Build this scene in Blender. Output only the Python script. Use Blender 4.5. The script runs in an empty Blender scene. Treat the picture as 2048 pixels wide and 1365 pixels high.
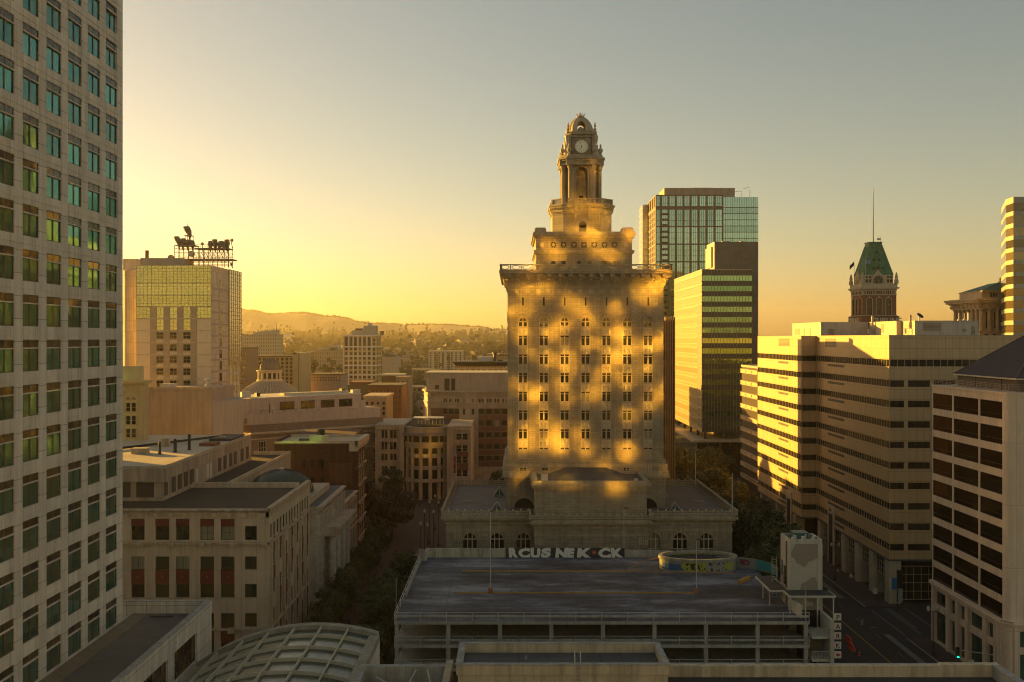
import bpy, bmesh, math, random
from math import sin, cos, pi, radians, sqrt, atan2
from mathutils import Vector
random.seed(11)
S = bpy.context.scene
COL = S.collection

# ------------------------------------------------------------ camera
H, F, CX, CY = 51.0, 2000.0, 1024.0, 678.0
cam = bpy.data.objects.new('camera', bpy.data.cameras.new('camera'))
COL.objects.link(cam)
cam.location = (0, 0, H)
cam.rotation_euler = (pi/2, 0, 0)
cam.data.sensor_width = 36
cam.data.lens = 36*F/2048
cam.data.shift_y = -4.5/2048
cam.data.clip_end = 20000
S.camera = cam

# ------------------------------------------------------------ sun, sky, exposure
SUN_AZ = radians(55)      # to the left of the viewing direction (+y)
SUN_EL = radians(7.0)
sd = Vector((-sin(SUN_AZ)*cos(SUN_EL), cos(SUN_AZ)*cos(SUN_EL), sin(SUN_EL)))
L = bpy.data.lights.new('sun', 'SUN')
L.energy = 4.3
L.angle = radians(0.5)
L.color = (1.0, 0.53, 0.07)
lo = bpy.data.objects.new('sun', L)
COL.objects.link(lo)
lo.rotation_euler = sd.to_track_quat('Z', 'Y').to_euler()

W = bpy.data.worlds.new('World')
S.world = W
W.use_nodes = True
nt = W.node_tree
bg = nt.nodes['Background']
sky = nt.nodes.new('ShaderNodeTexSky')
sky.sky_type = 'NISHITA'
sky.sun_disc = False
sky.sun_elevation = SUN_EL
sky.sun_rotation = -SUN_AZ      # rotation 0 is +y, positive turns towards +x
sky.altitude = 0
sky.air_density = 1.0
sky.dust_density = 0.9
sky.ozone_density = 1.0
tint = nt.nodes.new('ShaderNodeMix')
tint.data_type = 'RGBA'
tint.blend_type = 'MULTIPLY'
tint.inputs[0].default_value = 1.0
tint.inputs[7].default_value = (1.10, .89, .70, 1)
nt.links.new(sky.outputs[0], tint.inputs[6])
nt.links.new(tint.outputs[2], bg.inputs[0])
bg.inputs[1].default_value = 0.050

S.view_settings.view_transform = 'Standard'
S.view_settings.look = 'None'
S.view_settings.exposure = 1.9
S.view_settings.gamma = 1.0
S.view_settings.use_curve_mapping = False

cy = S.cycles
cy.use_denoising = True
cy.pixel_filter_type = 'BLACKMAN_HARRIS'
cy.filter_width = 1.1
cy.max_bounces = 6
cy.diffuse_bounces = 3
cy.glossy_bounces = 3
cy.transmission_bounces = 4
cy.volume_bounces = 1
cy.transparent_max_bounces = 6
cy.caustics_reflective = True      # the sun mirrored by the glass tower behind the camera dapples the granite tower
cy.caustics_refractive = False
cy.blur_glossy = 0.0
cy.sample_clamp_indirect = 0
cy.use_guiding = True
cy.use_surface_guiding = True
cy.use_volume_guiding = False
cy.guiding_training_samples = 128

# ------------------------------------------------------------ materials
ALB = 1.08     # scales the base colour of all plain surfaces evenly
def nodes(name):
    m = bpy.data.materials.new(name)
    m.use_nodes = True
    t = m.node_tree
    return m, t, t.nodes['Principled BSDF']

def mth(t, op, a, b=None, clamp=False):
    n = t.nodes.new('ShaderNodeMath'); n.operation = op; n.use_clamp = clamp
    for i, v in enumerate((a, b)):
        if v is None: continue
        if isinstance(v, (int, float)): n.inputs[i].default_value = v
        else: t.links.new(v, n.inputs[i])
    return n.outputs[0]

def mixc(t, f, a, b, mode='MIX'):
    n = t.nodes.new('ShaderNodeMix'); n.data_type = 'RGBA'; n.blend_type = mode
    for i, v in ((0, f), (6, a), (7, b)):
        if isinstance(v, (int, float)): n.inputs[i].default_value = v
        elif isinstance(v, tuple): n.inputs[i].default_value = (*v, 1)
        else: t.links.new(v, n.inputs[i])
    return n.outputs[2]

def wallco(t):
    """world metres: (x+y, z) so that the courses run level round every upright face"""
    g = t.nodes.new('ShaderNodeNewGeometry')
    s = t.nodes.new('ShaderNodeSeparateXYZ'); t.links.new(g.outputs['Position'], s.inputs[0])
    c = t.nodes.new('ShaderNodeCombineXYZ')
    t.links.new(mth(t, 'ADD', s.outputs[0], s.outputs[1]), c.inputs[0]); t.links.new(s.outputs[2], c.inputs[1])
    return g.outputs['Position'], c.outputs[0]

def noise(t, vec, scale, detail=4, rough=.6, stretch=None):
    if stretch:
        m = t.nodes.new('ShaderNodeMapping'); m.inputs['Scale'].default_value = stretch
        t.links.new(vec, m.inputs[0]); vec = m.outputs[0]
    n = t.nodes.new('ShaderNodeTexNoise'); n.inputs['Scale'].default_value = scale
    n.inputs['Detail'].default_value = detail; n.inputs['Roughness'].default_value = rough
    t.links.new(vec, n.inputs['Vector'])
    return n.outputs[0]

def ramp(t, f, stops):
    r = t.nodes.new('ShaderNodeValToRGB'); t.links.new(f, r.inputs[0])
    e = r.color_ramp.elements
    while len(e) < len(stops): e.new(.5)
    for k, (p, c) in zip(e, stops):
        k.position = p; k.color = (*c, 1)
    return r.outputs[0]

def mat(name, c, rough=.8, var=.25, scale=.6, streak=0.0, brick=None, joint=.55, bump=.15, metal=0., jit=.12, off=.5, objvar=0.):
    """plain weathered surface; brick=(width, height, joint) adds coursed joints"""
    c = tuple(v*ALB for v in c)
    m, t, p = nodes(name)
    pos, wc = wallco(t)
    n1 = noise(t, pos, scale, 5)
    n2 = noise(t, pos, scale*7, 3)
    f = mth(t, 'ADD', mth(t, 'MULTIPLY', n1, .7), mth(t, 'MULTIPLY', n2, .3))
    k = 1+var*1.6
    lo_, hi_ = tuple(v*(1-var) for v in c), tuple(min(v*(1+var), 1) for v in c)
    col = ramp(t, f, [(.3, lo_), (.7, hi_)])
    h = f
    if brick:
        b = t.nodes.new('ShaderNodeTexBrick')
        b.offset = off; b.inputs['Scale'].default_value = 1
        b.inputs['Brick Width'].default_value = brick[0]; b.inputs['Row Height'].default_value = brick[1]
        b.inputs['Mortar Size'].default_value = brick[2]; b.inputs['Mortar Smooth'].default_value = .2
        b.inputs['Color1'].default_value = (1-jit,)*3+(1,); b.inputs['Color2'].default_value = (1+jit,)*3+(1,)
        b.inputs['Mortar'].default_value = (joint,)*3+(1,)
        t.links.new(wc, b.inputs['Vector'])
        col = mixc(t, 1., col, b.outputs[0], 'MULTIPLY')
        h = mth(t, 'SUBTRACT', h, b.outputs[1])
    if streak:
        s = noise(t, pos, 1.0, 4, .7, (1.3, 1.3, .09))
        sc = ramp(t, s, [(.35, (1-streak,)*3), (.6, (1, 1, 1))])
        col = mixc(t, 1., col, sc, 'MULTIPLY')
    if objvar:
        oi = t.nodes.new('ShaderNodeObjectInfo')
        v = mth(t, 'ADD', mth(t, 'MULTIPLY', oi.outputs['Random'], 2*objvar), 1-objvar)
        cc = t.nodes.new('ShaderNodeCombineXYZ')
        for i in range(3): t.links.new(v, cc.inputs[i])
        col = mixc(t, 1., col, cc.outputs[0], 'MULTIPLY')
    t.links.new(col, p.inputs['Base Color'])
    p.inputs['Roughness'].default_value = rough
    p.inputs['Metallic'].default_value = metal
    if bump:
        bn = t.nodes.new('ShaderNodeBump'); bn.inputs['Strength'].default_value = bump; bn.inputs['Distance'].default_value = .05
        t.links.new(h, bn.inputs['Height']); t.links.new(bn.outputs[0], p.inputs['Normal'])
    return m

def glass(name, ca, cb, rough=.08, metal=.6, lit=None, wav=.01, cur=0.):
    """reflective window glass; each pane (object) draws its own tone between ca and cb, some with pale blinds"""
    m, t, p = nodes(name)
    oi = t.nodes.new('ShaderNodeObjectInfo')
    pos, wc = wallco(t)
    wn = t.nodes.new('ShaderNodeTexWhiteNoise'); wn.noise_dimensions = '1D'
    t.links.new(oi.outputs['Random'], wn.inputs['W'])
    f = mth(t, 'ADD', mth(t, 'MULTIPLY', wn.outputs[0], .6), mth(t, 'MULTIPLY', noise(t, pos, .35, 2), .4))
    col = ramp(t, f, [(.25, ca), (.8, cb)])
    if cur:
        g = mth(t, 'GREATER_THAN', oi.outputs['Random'], 1-cur)
        st = noise(t, pos, 3.0, 2, .5, (3, 3, .05))
        cc = ramp(t, st, [(.3, (.16, .15, .10)), (.7, (.34, .31, .22))])
        col = mixc(t, g, col, cc)
        t.links.new(mth(t, 'MULTIPLY', mth(t, 'SUBTRACT', 1., mth(t, 'MULTIPLY', g, .8)), metal), p.inputs['Metallic'])
    else:
        p.inputs['Metallic'].default_value = metal
    t.links.new(col, p.inputs['Base Color'])
    p.inputs['Roughness'].default_value = rough
    if wav:
        bn = t.nodes.new('ShaderNodeBump'); bn.inputs['Strength'].default_value = .6; bn.inputs['Distance'].default_value = wav
        t.links.new(noise(t, pos, .5, 2), bn.inputs['Height']); t.links.new(bn.outputs[0], p.inputs['Normal'])
    return m

# ------------------------------------------------------------ mesh helpers
class Fr:
    """a wall plane: o bottom corner, u along the wall (left to right seen from outside), n outward"""
    def __init__(s, p, q=None, u=None):
        s.o = Vector((p[0], p[1]))
        if q is not None:
            d = Vector((q[0]-p[0], q[1]-p[1])); s.len = d.length; s.u = d.normalized()
        else:
            s.u = Vector(u).normalized(); s.len = 0
        s.n = Vector((s.u.y, -s.u.x))
        s.ang = atan2(s.u.y, s.u.x)
    def pt(s, a, d, z):
        w = s.o+s.u*a+s.n*d
        return (w.x, w.y, z)

class MB:
    def __init__(s): s.v = []; s.f = []; s.m = []; s.mats = []
    def mi(s, m):
        if m not in s.mats: s.mats.append(m)
        return s.mats.index(m)
    def face(s, pts, m):
        k = len(s.v); s.v += [tuple(p) for p in pts]; s.f.append(tuple(range(k, k+len(pts)))); s.m.append(s.mi(m))
    def hexa(s, p, m):
        """p: 8 points, bottom 4 counter-clockwise seen from above, then the 4 above them"""
        k = len(s.v); s.v += [tuple(q) for q in p]
        for q in ((3, 2, 1, 0), (4, 5, 6, 7), (0, 1, 5, 4), (1, 2, 6, 5), (2, 3, 7, 6), (3, 0, 4, 7)):
            s.f.append(tuple(k+i for i in q)); s.m.append(s.mi(m))
    def box(s, x0, x1, y0, y1, z0, z1, m):
        s.hexa([(x0, y0, z0), (x1, y0, z0), (x1, y1, z0), (x0, y1, z0), (x0, y0, z1), (x1, y0, z1), (x1, y1, z1), (x0, y1, z1)], m)
    def fb(s, fr, a0, a1, d0, d1, z0, z1, m):
        """box on a wall frame; d outward"""
        p = [fr.pt(a0, d1, z0), fr.pt(a1, d1, z0), fr.pt(a1, d0, z0), fr.pt(a0, d0, z0),
             fr.pt(a0, d1, z1), fr.pt(a1, d1, z1), fr.pt(a1, d0, z1), fr.pt(a0, d0, z1)]
        s.hexa(p, m)
    def prism(s, poly, z0, z1, m, top=None):
        n = len(poly); k = len(s.v)
        s.v += [(x, y, z0) for x, y in poly]+[(x, y, z1) for x, y in poly]
        for i in range(n):
            j = (i+1) % n; s.f.append((k+i, k+j, k+n+j, k+n+i)); s.m.append(s.mi(m))
        s.f.append(tuple(k+n+i for i in range(n))); s.m.append(s.mi(top or m))
        s.f.append(tuple(k+n-1-i for i in range(n))); s.m.append(s.mi(m))
    def frust(s, poly0, z0, poly1, z1, m):
        n = len(poly0); k = len(s.v)
        s.v += [(x, y, z0) for x, y in poly0]+[(x, y, z1) for x, y in poly1]
        for i in range(n):
            j = (i+1) % n; s.f.append((k+i, k+j, k+n+j, k+n+i)); s.m.append(s.mi(m))
        s.f.append(tuple(k+n+i for i in range(n))); s.m.append(s.mi(m))
        s.f.append(tuple(k+n-1-i for i in range(n))); s.m.append(s.mi(m))
    def lathe(s, c, prof, m, n=12, a0=0.):
        """prof: list of (radius, z) bottom to top"""
        k = len(s.v); r_ = len(prof)
        for r, z in prof:
            for i in range(n):
                a = a0+2*pi*i/n; s.v.append((c[0]+r*cos(a), c[1]+r*sin(a), c[2]+z))
        for q in range(r_-1):
            for i in range(n):
                j = (i+1) % n
                s.f.append((k+q*n+i, k+q*n+j, k+(q+1)*n+j, k+(q+1)*n+i)); s.m.append(s.mi(m))
        s.f.append(tuple(k+(r_-1)*n+i for i in range(n))); s.m.append(s.mi(m))
        s.f.append(tuple(k+n-1-i for i in range(n))); s.m.append(s.mi(m))
    def tube(s, p, q, r, m, n=6, r1=None):
        p, q = Vector(p), Vector(q); d = (q-p).normalized()
        a = d.orthogonal().normalized(); b = d.cross(a); k = len(s.v); r1 = r if r1 is None else r1
        for c, rr in ((p, r), (q, r1)):
            for i in range(n):
                t = 2*pi*i/n; s.v.append(tuple(c+a*cos(t)*rr+b*sin(t)*rr))
        for i in range(n):
            j = (i+1) % n; s.f.append((k+i, k+j, k+n+j, k+n+i)); s.m.append(s.mi(m))
        s.f.append(tuple(k+n+i for i in range(n))); s.m.append(s.mi(m))
        s.f.append(tuple(k+n-1-i for i in range(n))); s.m.append(s.mi(m))
    def arc(s, fr, ac, zc, r0, r1, d0, d1, m, a0=0., a1=pi, n=14, ky=1.):
        """ring segment standing on a wall frame"""
        for i in range(n):
            t0, t1 = a0+(a1-a0)*i/n, a0+(a1-a0)*(i+1)/n
            c = [(ac+r*cos(t), zc+r*sin(t)*ky) for r, t in ((r0, t0), (r1, t0), (r1, t1), (r0, t1))]
            # order: build hexa with outward face first
            P = [fr.pt(a, d1, z) for a, z in c]; Q = [fr.pt(a, d0, z) for a, z in c]
            k = len(s.v); s.v += P+Q
            for q in ((0, 1, 2, 3), (7, 6, 5, 4), (1, 5, 6, 2), (0, 3, 7, 4))+(((0, 4, 5, 1),) if i == 0 else ())+(((3, 2, 6, 7),) if i == n-1 else ()):
                s.f.append(tuple(k+x for x in q)); s.m.append(s.mi(m))
    def archwall(s, fr, ac, r, zs, zt, hw, d0, d1, m, n=10):
        """wall panel ac-hw..ac+hw, zs..zt, with a half-round hole of radius r springing at zs"""
        if hw > r+1e-4:
            s.fb(fr, ac-hw, ac-r, d0, d1, zs, zt, m); s.fb(fr, ac+r, ac+hw, d0, d1, zs, zt, m)
        for i in range(n):
            t0, t1 = pi*i/n, pi*(i+1)/n
            x0, z0, x1, z1 = ac+r*cos(t0), zs+r*sin(t0), ac+r*cos(t1), zs+r*sin(t1)
            c = [(x1, z1), (x0, z0), (x0, zt), (x1, zt)]
            P = [fr.pt(a, d1, z) for a, z in c]; Q = [fr.pt(a, d0, z) for a, z in c]
            k = len(s.v); s.v += P+Q
            for q in ((0, 1, 2, 3), (0, 4, 5, 1), (2, 6, 7, 3)): s.f.append(tuple(k+x for x in q)); s.m.append(s.mi(m))
    def disc(s, fr, ac, zc, r, d0, d1, m, n=24, ky=1.):
        k = len(s.v)
        for d in (d1, d0):
            for i in range(n):
                t = 2*pi*i/n; s.v.append(fr.pt(ac+r*cos(t), d, zc+r*sin(t)*ky))
        s.f.append(tuple(k+i for i in range(n))); s.m.append(s.mi(m))
        s.f.append(tuple(k+2*n-1-i for i in range(n))); s.m.append(s.mi(m))
        for i in range(n):
            j = (i+1) % n; s.f.append((k+i, k+n+i, k+n+j, k+j)); s.m.append(s.mi(m))
    def mesh(s, name, org=(0, 0, 0)):
        me = bpy.data.meshes.new(name)
        me.from_pydata([(x-org[0], y-org[1], z-org[2]) for x, y, z in s.v], [], s.f)
        for m in s.mats: me.materials.append(m)
        me.polygons.foreach_set('material_index', s.m)
        me.update()
        return me

def tag(o, label=None, cat=None, group=None, kind=None):
    if label: o['label'] = label
    if cat: o['category'] = cat
    if group: o['group'] = group
    if kind: o['kind'] = kind
    return o

def link(name, me, parent=None, loc=(0, 0, 0), rz=0., recalc=False):
    o = bpy.data.objects.new(name, me); COL.objects.link(o)
    o.location = loc; o.rotation_euler = (0, 0, rz)
    if parent is not None: o.parent = parent
    return o

def fix(me):
    b = bmesh.new(); b.from_mesh(me); bmesh.ops.recalc_face_normals(b, faces=b.faces); b.to_mesh(me); b.free(); return me

class Thing:
    """an Empty at the thing's base; parts are built in world metres and hung under it"""
    def __init__(s, name, loc, label, cat, group=None, kind=None):
        s.b = Vector(loc)
        s.o = bpy.data.objects.new(name, None); COL.objects.link(s.o); s.o.location = s.b
        tag(s.o, label, cat, group, kind)
    def part(s, name, mb, label=None, parent=None):
        o = link(name, fix(mb.mesh(name, s.b)), parent or s.o)
        if label: o['label'] = label
        return o
    def inst(s, name, me, loc, rz=0., parent=None):
        """a part that shares mesh data with its like"""
        return link(name, me, parent or s.o, Vector(loc)-s.b, rz)
    def on(s, name, me, fr, a, z, d=0.):
        return s.inst(name, me, fr.pt(a, d, z), fr.ang)

def solo(name, mb, label, cat, group=None, kind=None, base=None):
    """a thing of one mesh"""
    xs = [v[0] for v in mb.v]; ys = [v[1] for v in mb.v]; zs = [v[2] for v in mb.v]
    b = base or ((min(xs)+max(xs))/2, (min(ys)+max(ys))/2, min(zs))
    o = link(name, fix(mb.mesh(name, b)), None, b)
    return tag(o, label, cat, group, kind)

def struct(name, mb):
    o = link(name, mb.mesh(name)); o['kind'] = 'structure'; return o

def winmesh(w, h, gm, fm, rec=.2, fr_=.06, vert=(), horiz=(), bar=.05, sill=None, lint=None):
    """window in its own space: x along the wall, -y outward, z up from the opening's foot; vert/horiz are fractions"""
    b = MB(); x0, x1 = -w/2, w/2
    b.box(x0, x1, rec, rec+.03, 0, h, gm)
    f0, f1 = rec-.06, rec-.002
    b.box(x0, x1, f0, f1, 0, fr_, fm); b.box(x0, x1, f0, f1, h-fr_, h, fm)
    b.box(x0, x0+fr_, f0, f1, fr_, h-fr_, fm); b.box(x1-fr_, x1, f0, f1, fr_, h-fr_, fm)
    for v in vert: b.box(x0+w*v-bar/2, x0+w*v+bar/2, f0, f1, fr_, h-fr_, fm)
    for v in horiz: b.box(x0+fr_, x1-fr_, f0-.004, f1-.004, h*v-bar/2, h*v+bar/2, fm)
    if sill: b.box(x0-.08, x1+.08, -.12, rec-.07, -.12, -.002, sill)
    if lint: b.box(x0, x1, -.10, .05, h*lint[0], h*lint[0]+lint[1], lint[2])
    return fix(b.mesh('window'))

def cuts(g0, g1, spans):
    """gaps left in g0..g1 by the sorted spans"""
    out = []; p = g0
    for a, b in spans:
        if a-p > 1e-4: out.append((p, a))
        p = b
    if g1-p > 1e-4: out.append((p, g1))
    return out

def gridwall(mb, fr, a0, a1, z0, z1, cols, rows, t, m, spm=None):
    """wall of thickness t with a grid of openings: whole piers, spandrels butted between"""
    for p, q in cuts(a0, a1, cols): mb.fb(fr, p, q, -t, 0, z0, z1, m)
    for c0, c1 in cols:
        for p, q in cuts(z0, z1, rows): mb.fb(fr, c0, c1, -t, -.015, p, q, spm or m)

def at(px, py, Y):
    return ((px-CX)*Y/F, Y, H-(py-CY)*Y/F)
# ------------------------------------------------------------ shared materials
M = {}
M['precast'] = mat('grey_precast', (.60, .545, .455), .75, .12, .5, .25, (2.28, 2.03, .03), .32, .1, off=0., jit=.08)
M['dark_glass'] = glass('dark_window_glass', (.012, .013, .012), (.04, .04, .034), .06, .15)
M['ch_glass'] = glass('tall_sash_glass', (.012, .014, .012), (.05, .05, .035), .07, .12, cur=.15)
M['teal_glass'] = glass('teal_reflective_glass', (.035, .21, .19), (.09, .40, .35), .05, .85, wav=.008)
M['dark_frame'] = mat('dark_bronze_frame', (.018, .019, .018), .5, .1, bump=0)
M['cream_frame'] = mat('cream_window_frame', (.50, .44, .31), .6, .08, bump=0)
M['white_metal'] = mat('pale_painted_steel', (.45, .44, .40), .5, .1, 2, bump=0)
M['concrete'] = mat('weathered_concrete', (.34, .33, .29), .85, .22, .5, .35)
M['beige_wall'] = mat('beige_render', (.46, .38, .27), .85, .12, .5, .25)
M['roof_dark'] = mat('dark_roof_felt', (.045, .042, .04), .9, .35, .25, bump=.3)
M['roof_grey'] = mat('grey_roof_felt', (.08, .08, .08), .85, .3, .3, bump=.3)
M['asphalt'] = mat('asphalt', (.022, .022, .024), .9, .3, .2, bump=.2)
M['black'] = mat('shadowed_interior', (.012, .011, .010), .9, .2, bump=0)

# ------------------------------------------------------------ federal tower, left edge
def left_tower():
    X = -43.6
    T = Thing('office_tower', (-60, 95, 0), 'tall grey office tower with square green windows filling the left edge', 'office tower')
    fr = Fr((X, 0), u=(0, 1))
    colc = [108.9-4.56*k for k in range(6)][::-1]
    cols = [(c-1.55, c+1.55) for c in colc]
    rows = [(83.4-4.06*k-2.86, 83.4-4.06*k) for k in range(-3, 16)][::-1]
    mb = MB()
    mb.box(-60, X-.45, 80, 111.55, 0, 99.6, M['precast'])
    gridwall(mb, fr, 80, 112, 19, 100, cols, rows, .45, M['precast'])
    mb.box(-60, X-.45, 111.55, 112, 0, 100, M['precast'])
    mb.box(X-.45, X, 80, 112, 0, 19, M['precast'])
    T.part('wall', mb)
    # pairs of fine projecting joints between the windows, and the ledge at every floor
    mb = MB()
    for z0, z1 in rows: mb.fb(fr, 80, 112.02, -.05, .035, z0-.72, z0-.66, M['precast'])
    T.part('ledge', mb)
    w = winmesh(3.1, 2.86, M['teal_glass'], M['dark_frame'], .16, .08, (.5,), (), .15)
    b = MB()
    b.box(-1.60, 1.60, -.05, .12, 2.03, 2.14, M['precast'])
    b.box(-1.54, 1.54, .105, .155, 2.14, 2.80, M['dark_glass'])
    bar = fix(b.mesh('transom'))
    n = 0; rest = []
    for c in colc:
        for z0, z1 in rows:
            py = CY-(z0-H)*F/c
            if -70 < py and CX+X*F/(c+1.4) > -12 and n < 100:
                o = T.on('window', w, fr, c, z0); T_ = link('transom', bar, o, (0, 0, 0)); n += 1
            elif n >= 100 and py > -70: rest.append((c, z0))
    q = MB()
    for c, z0 in rest:
        for a0, a1, z2, z3, d0, d1, m in ((-1.425, 1.425, 0, 2.7, -.25, -.22, M['teal_glass']), (-.08, .08, 0, 2.7, -.22, -.16, M['dark_frame']), (-1.42, 1.42, 2.07, 2.62, -.219, -.17, M['dark_glass']), (-1.5, 1.5, 1.93, 2.07, -.16, .06, M['precast'])): q.fb(fr, c+a0, c+a1, d0, d1, z0+z2, z0+z3, m)
    if rest: tag(T.part('window', q), kind='stuff')
left_tower()
def twin():  # unseen tower, set here so its shadow covers the near roofs
    T = Thing('office_tower', (-115, 150, 0), 'second federal tower, unseen, placed to keep low sun off the near rooftops', 'office tower')
    b = MB(); b.box(-125, -95, 125, 188, 0, 100, M['precast']); T.part('wall', b)
    for k in range(20): b = MB(); b.box(-125.1, -94.9, 124.9, 188.1, 20+4.06*k, 22.6+4.06*k, M['teal_glass']); T.part('window_band', b)
twin()
def hidden_block():  # added out of view to keep the sun off the stair tower
    T = Thing('added_shade_block', (-102, 227, 0), 'unseen plain block added behind the left tower to shade the stair tower', 'office building')
    b = MB(); b.box(-112, -94, 219, 235, 0, 52, M['precast']); T.part('wall', b)
    for k in range(11): b = MB(); b.box(-112.1, -93.9, 218.9, 235.1, 6+4*k, 8.2+4*k, M['dark_glass']); T.part('window_band', b)
hidden_block()

def wing():
    T = Thing('low_office_wing', (-45, 90, 0), 'low grey wing at the foot of the left tower, flat roof behind a parapet', 'office wing')
    X = -34.7; zr, zt = 19.4, 20.75
    fr = Fr((X, 0), u=(0, 1))
    cols = [(70, 78), (79.6, 90.6), (92.3, 100.9), (102.8, 110.2)]
    mb = MB()
    mb.box(-80, X-.6, 60, 115.0, 0, zr-.3, M['precast'])
    gridwall(mb, fr, 60, 115.5, 14, zr, cols, [(15.6, 18.7)], .6, M['precast'])
    mb.box(X-.6, X, 60, 115.5, 0, 14, M['precast'])
    T.part('wall', mb)
    mb = MB()
    mb.box(X-.55, X+.05, 60, 115.55, zr, zt, M['precast']); mb.box(-80, X-.55, 115.0, 115.55, zr-.3, zt, M['precast'])
    mb.box(X-.62, X+.09, 60, 115.6, zt, zt+.09, M['concrete']); mb.box(-80, X-.62, 114.95, 115.6, zt, zt+.09, M['concrete'])
    T.part('parapet', mb)
    mb = MB(); mb.box(-43.6, X-.55, 60, 115.0, zr-.3, zr, M['roof_grey'])
    mb.box(-43.55, -41.6, 60, 114.6, zr, zr+.04, mat('sandy_roof_pavers', (.16, .13, .09), .9, .2, .8, 0, (.6, .6, .03), .5, .2, off=0))
    mb.box(-41.0, -38.5, 113.4, 113.5, zr, zr+.15, M['roof_dark'])
    T.part('roof', mb)
    g = M['dark_glass']
    for c0, c1 in cols:
        w = c1-c0; n = max(3, int(w/1.2))
        me = winmesh(w, 3.1, g, M['dark_frame'], .3, .1, [k/n for k in range(1, n)], (.5,), .07)
        T.on('window', me, fr, (c0+c1)/2, 15.6)
wing()

# ------------------------------------------------------------ glazed barrel roof
def vault():
    T = Thing('glass_roofed_hall', (-24, 95, 0), 'arched glass roof with pale steel ribs at the bottom left', 'glass roof')
    # circle through three points in x,z
    p = [(-34.6, 15.2), (-22.0, 19.5), (-14.7, 18.5)]
    (x1, z1), (x2, z2), (x3, z3) = p
    a = x1*(z2-z3)-z1*(x2-x3)+x2*z3-x3*z2
    b_ = (x1*x1+z1*z1)*(z3-z2)+(x2*x2+z2*z2)*(z1-z3)+(x3*x3+z3*z3)*(z2-z1)
    c_ = (x1*x1+z1*z1)*(x2-x3)+(x2*x2+z2*z2)*(x3-x1)+(x3*x3+z3*z3)*(x1-x2)
    cx, cz = -b_/(2*a), -c_/(2*a); R = sqrt((x1-cx)**2+(z1-cz)**2)
    A0, A1 = atan2(z1-cz, x1-cx), atan2(z3-cz, x3-cx)
    def P(t, r=0.): an = A0+(A1-A0)*t; return cx+(R+r)*cos(an), cz+(R+r)*sin(an)
    gl = glass('pale_green_roof_glass', (.05, .065, .05), (.10, .12, .09), .25, .2)
    steel = mat('cream_steel_rib', (.42, .38, .28), .55, .12, 1.5, bump=0)
    stone = mat('weathered_coping', (.30, .27, .20), .85, .3, 1.2, .2)
    N = 28; Y0, Y1 = 70., 110.
    mb = MB()
    for i in range(N):
        x, z = P(i/N, -.35); x_, z_ = P((i+1)/N, -.35)
        mb.hexa([(x, Y0, z-.05), (x_, Y0, z_-.05), (x_, Y1, z_-.05), (x, Y1, z-.05), (x, Y0, z), (x_, Y0, z_), (x_, Y1, z_), (x, Y1, z)], gl)
    T.part('glazing', mb)
    def rib(y, w, r0, r1, m):
        for i in range(N):
            x, z = P(i/N, r0); x_, z_ = P((i+1)/N, r0); X, Z = P(i/N, r1); X_, Z_ = P((i+1)/N, r1)
            q.hexa([(x, y-w, z), (x_, y-w, z_), (x_, y+w, z_), (x, y+w, z), (X, y-w, Z), (X_, y-w, Z_), (X_, y+w, Z_), (X, y+w, Z)], m)
    for k in range(11):
        q = MB(); rib(109-3.9*k-2.4, .045, -.34, .02, steel); T.part('arched_rib', q)
    for t in [.0, .13, .28, .42, .56, .70, .84]:
        q = MB(); x, z = P(t, .0)
        an = A0+(A1-A0)*t
        dx, dz = cos(an), sin(an); tx, tz = -dz*.05, dx*.05
        c = [(x-tx-dx*.3, z-tz-dz*.3), (x+tx-dx*.3, z+tz-dz*.3), (x+tx+dx*.06, z+tz+dz*.06), (x-tx+dx*.06, z-tz+dz*.06)]
        q.hexa([(c[0][0], Y0, c[0][1]), (c[1][0], Y0, c[1][1]), (c[1][0], Y1, c[1][1]), (c[0][0], Y1, c[0][1]),
                (c[3][0], Y0, c[3][1]), (c[2][0], Y0, c[2][1]), (c[2][0], Y1, c[2][1]), (c[3][0], Y1, c[3][1])], steel)
        T.part('long_rib', q)
    q = MB()
    rib(Y1+.1, .55, -.5, .12, stone)
    for k in range(13):
        y0 = Y1-.5-k*3.1
        q.box(-15.6, -14.5, y0-3.06, y0, 17.9, 18.62, stone)
    T.part('coping', q)
    q = MB(); q.box(-15.5, -14.6, Y0, Y1+.5, 0, 17.9, M['precast'])
    q.prism([(-34.5, Y1+.1), (-14.7, Y1+.1), (-14.7, Y1+.4), (-34.5, Y1+.4)], 0, 15, M['precast'])
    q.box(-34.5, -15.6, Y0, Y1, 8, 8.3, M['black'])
    for i in range(N):
        x, z = P(i/N, -.5); x_, z_ = P((i+1)/N, -.5)
        q.hexa([(x, Y1+.1, 15), (x_, Y1+.1, 15), (x_, Y1+.4, 15), (x, Y1+.4, 15), (x, Y1+.1, max(z, 15.01)), (x_, Y1+.1, max(z_, 15.01)), (x_, Y1+.4, max(z_, 15.01)), (x, Y1+.4, max(z, 15.01))], M['precast'])
    T.part('wall', q)
vault()

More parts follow.
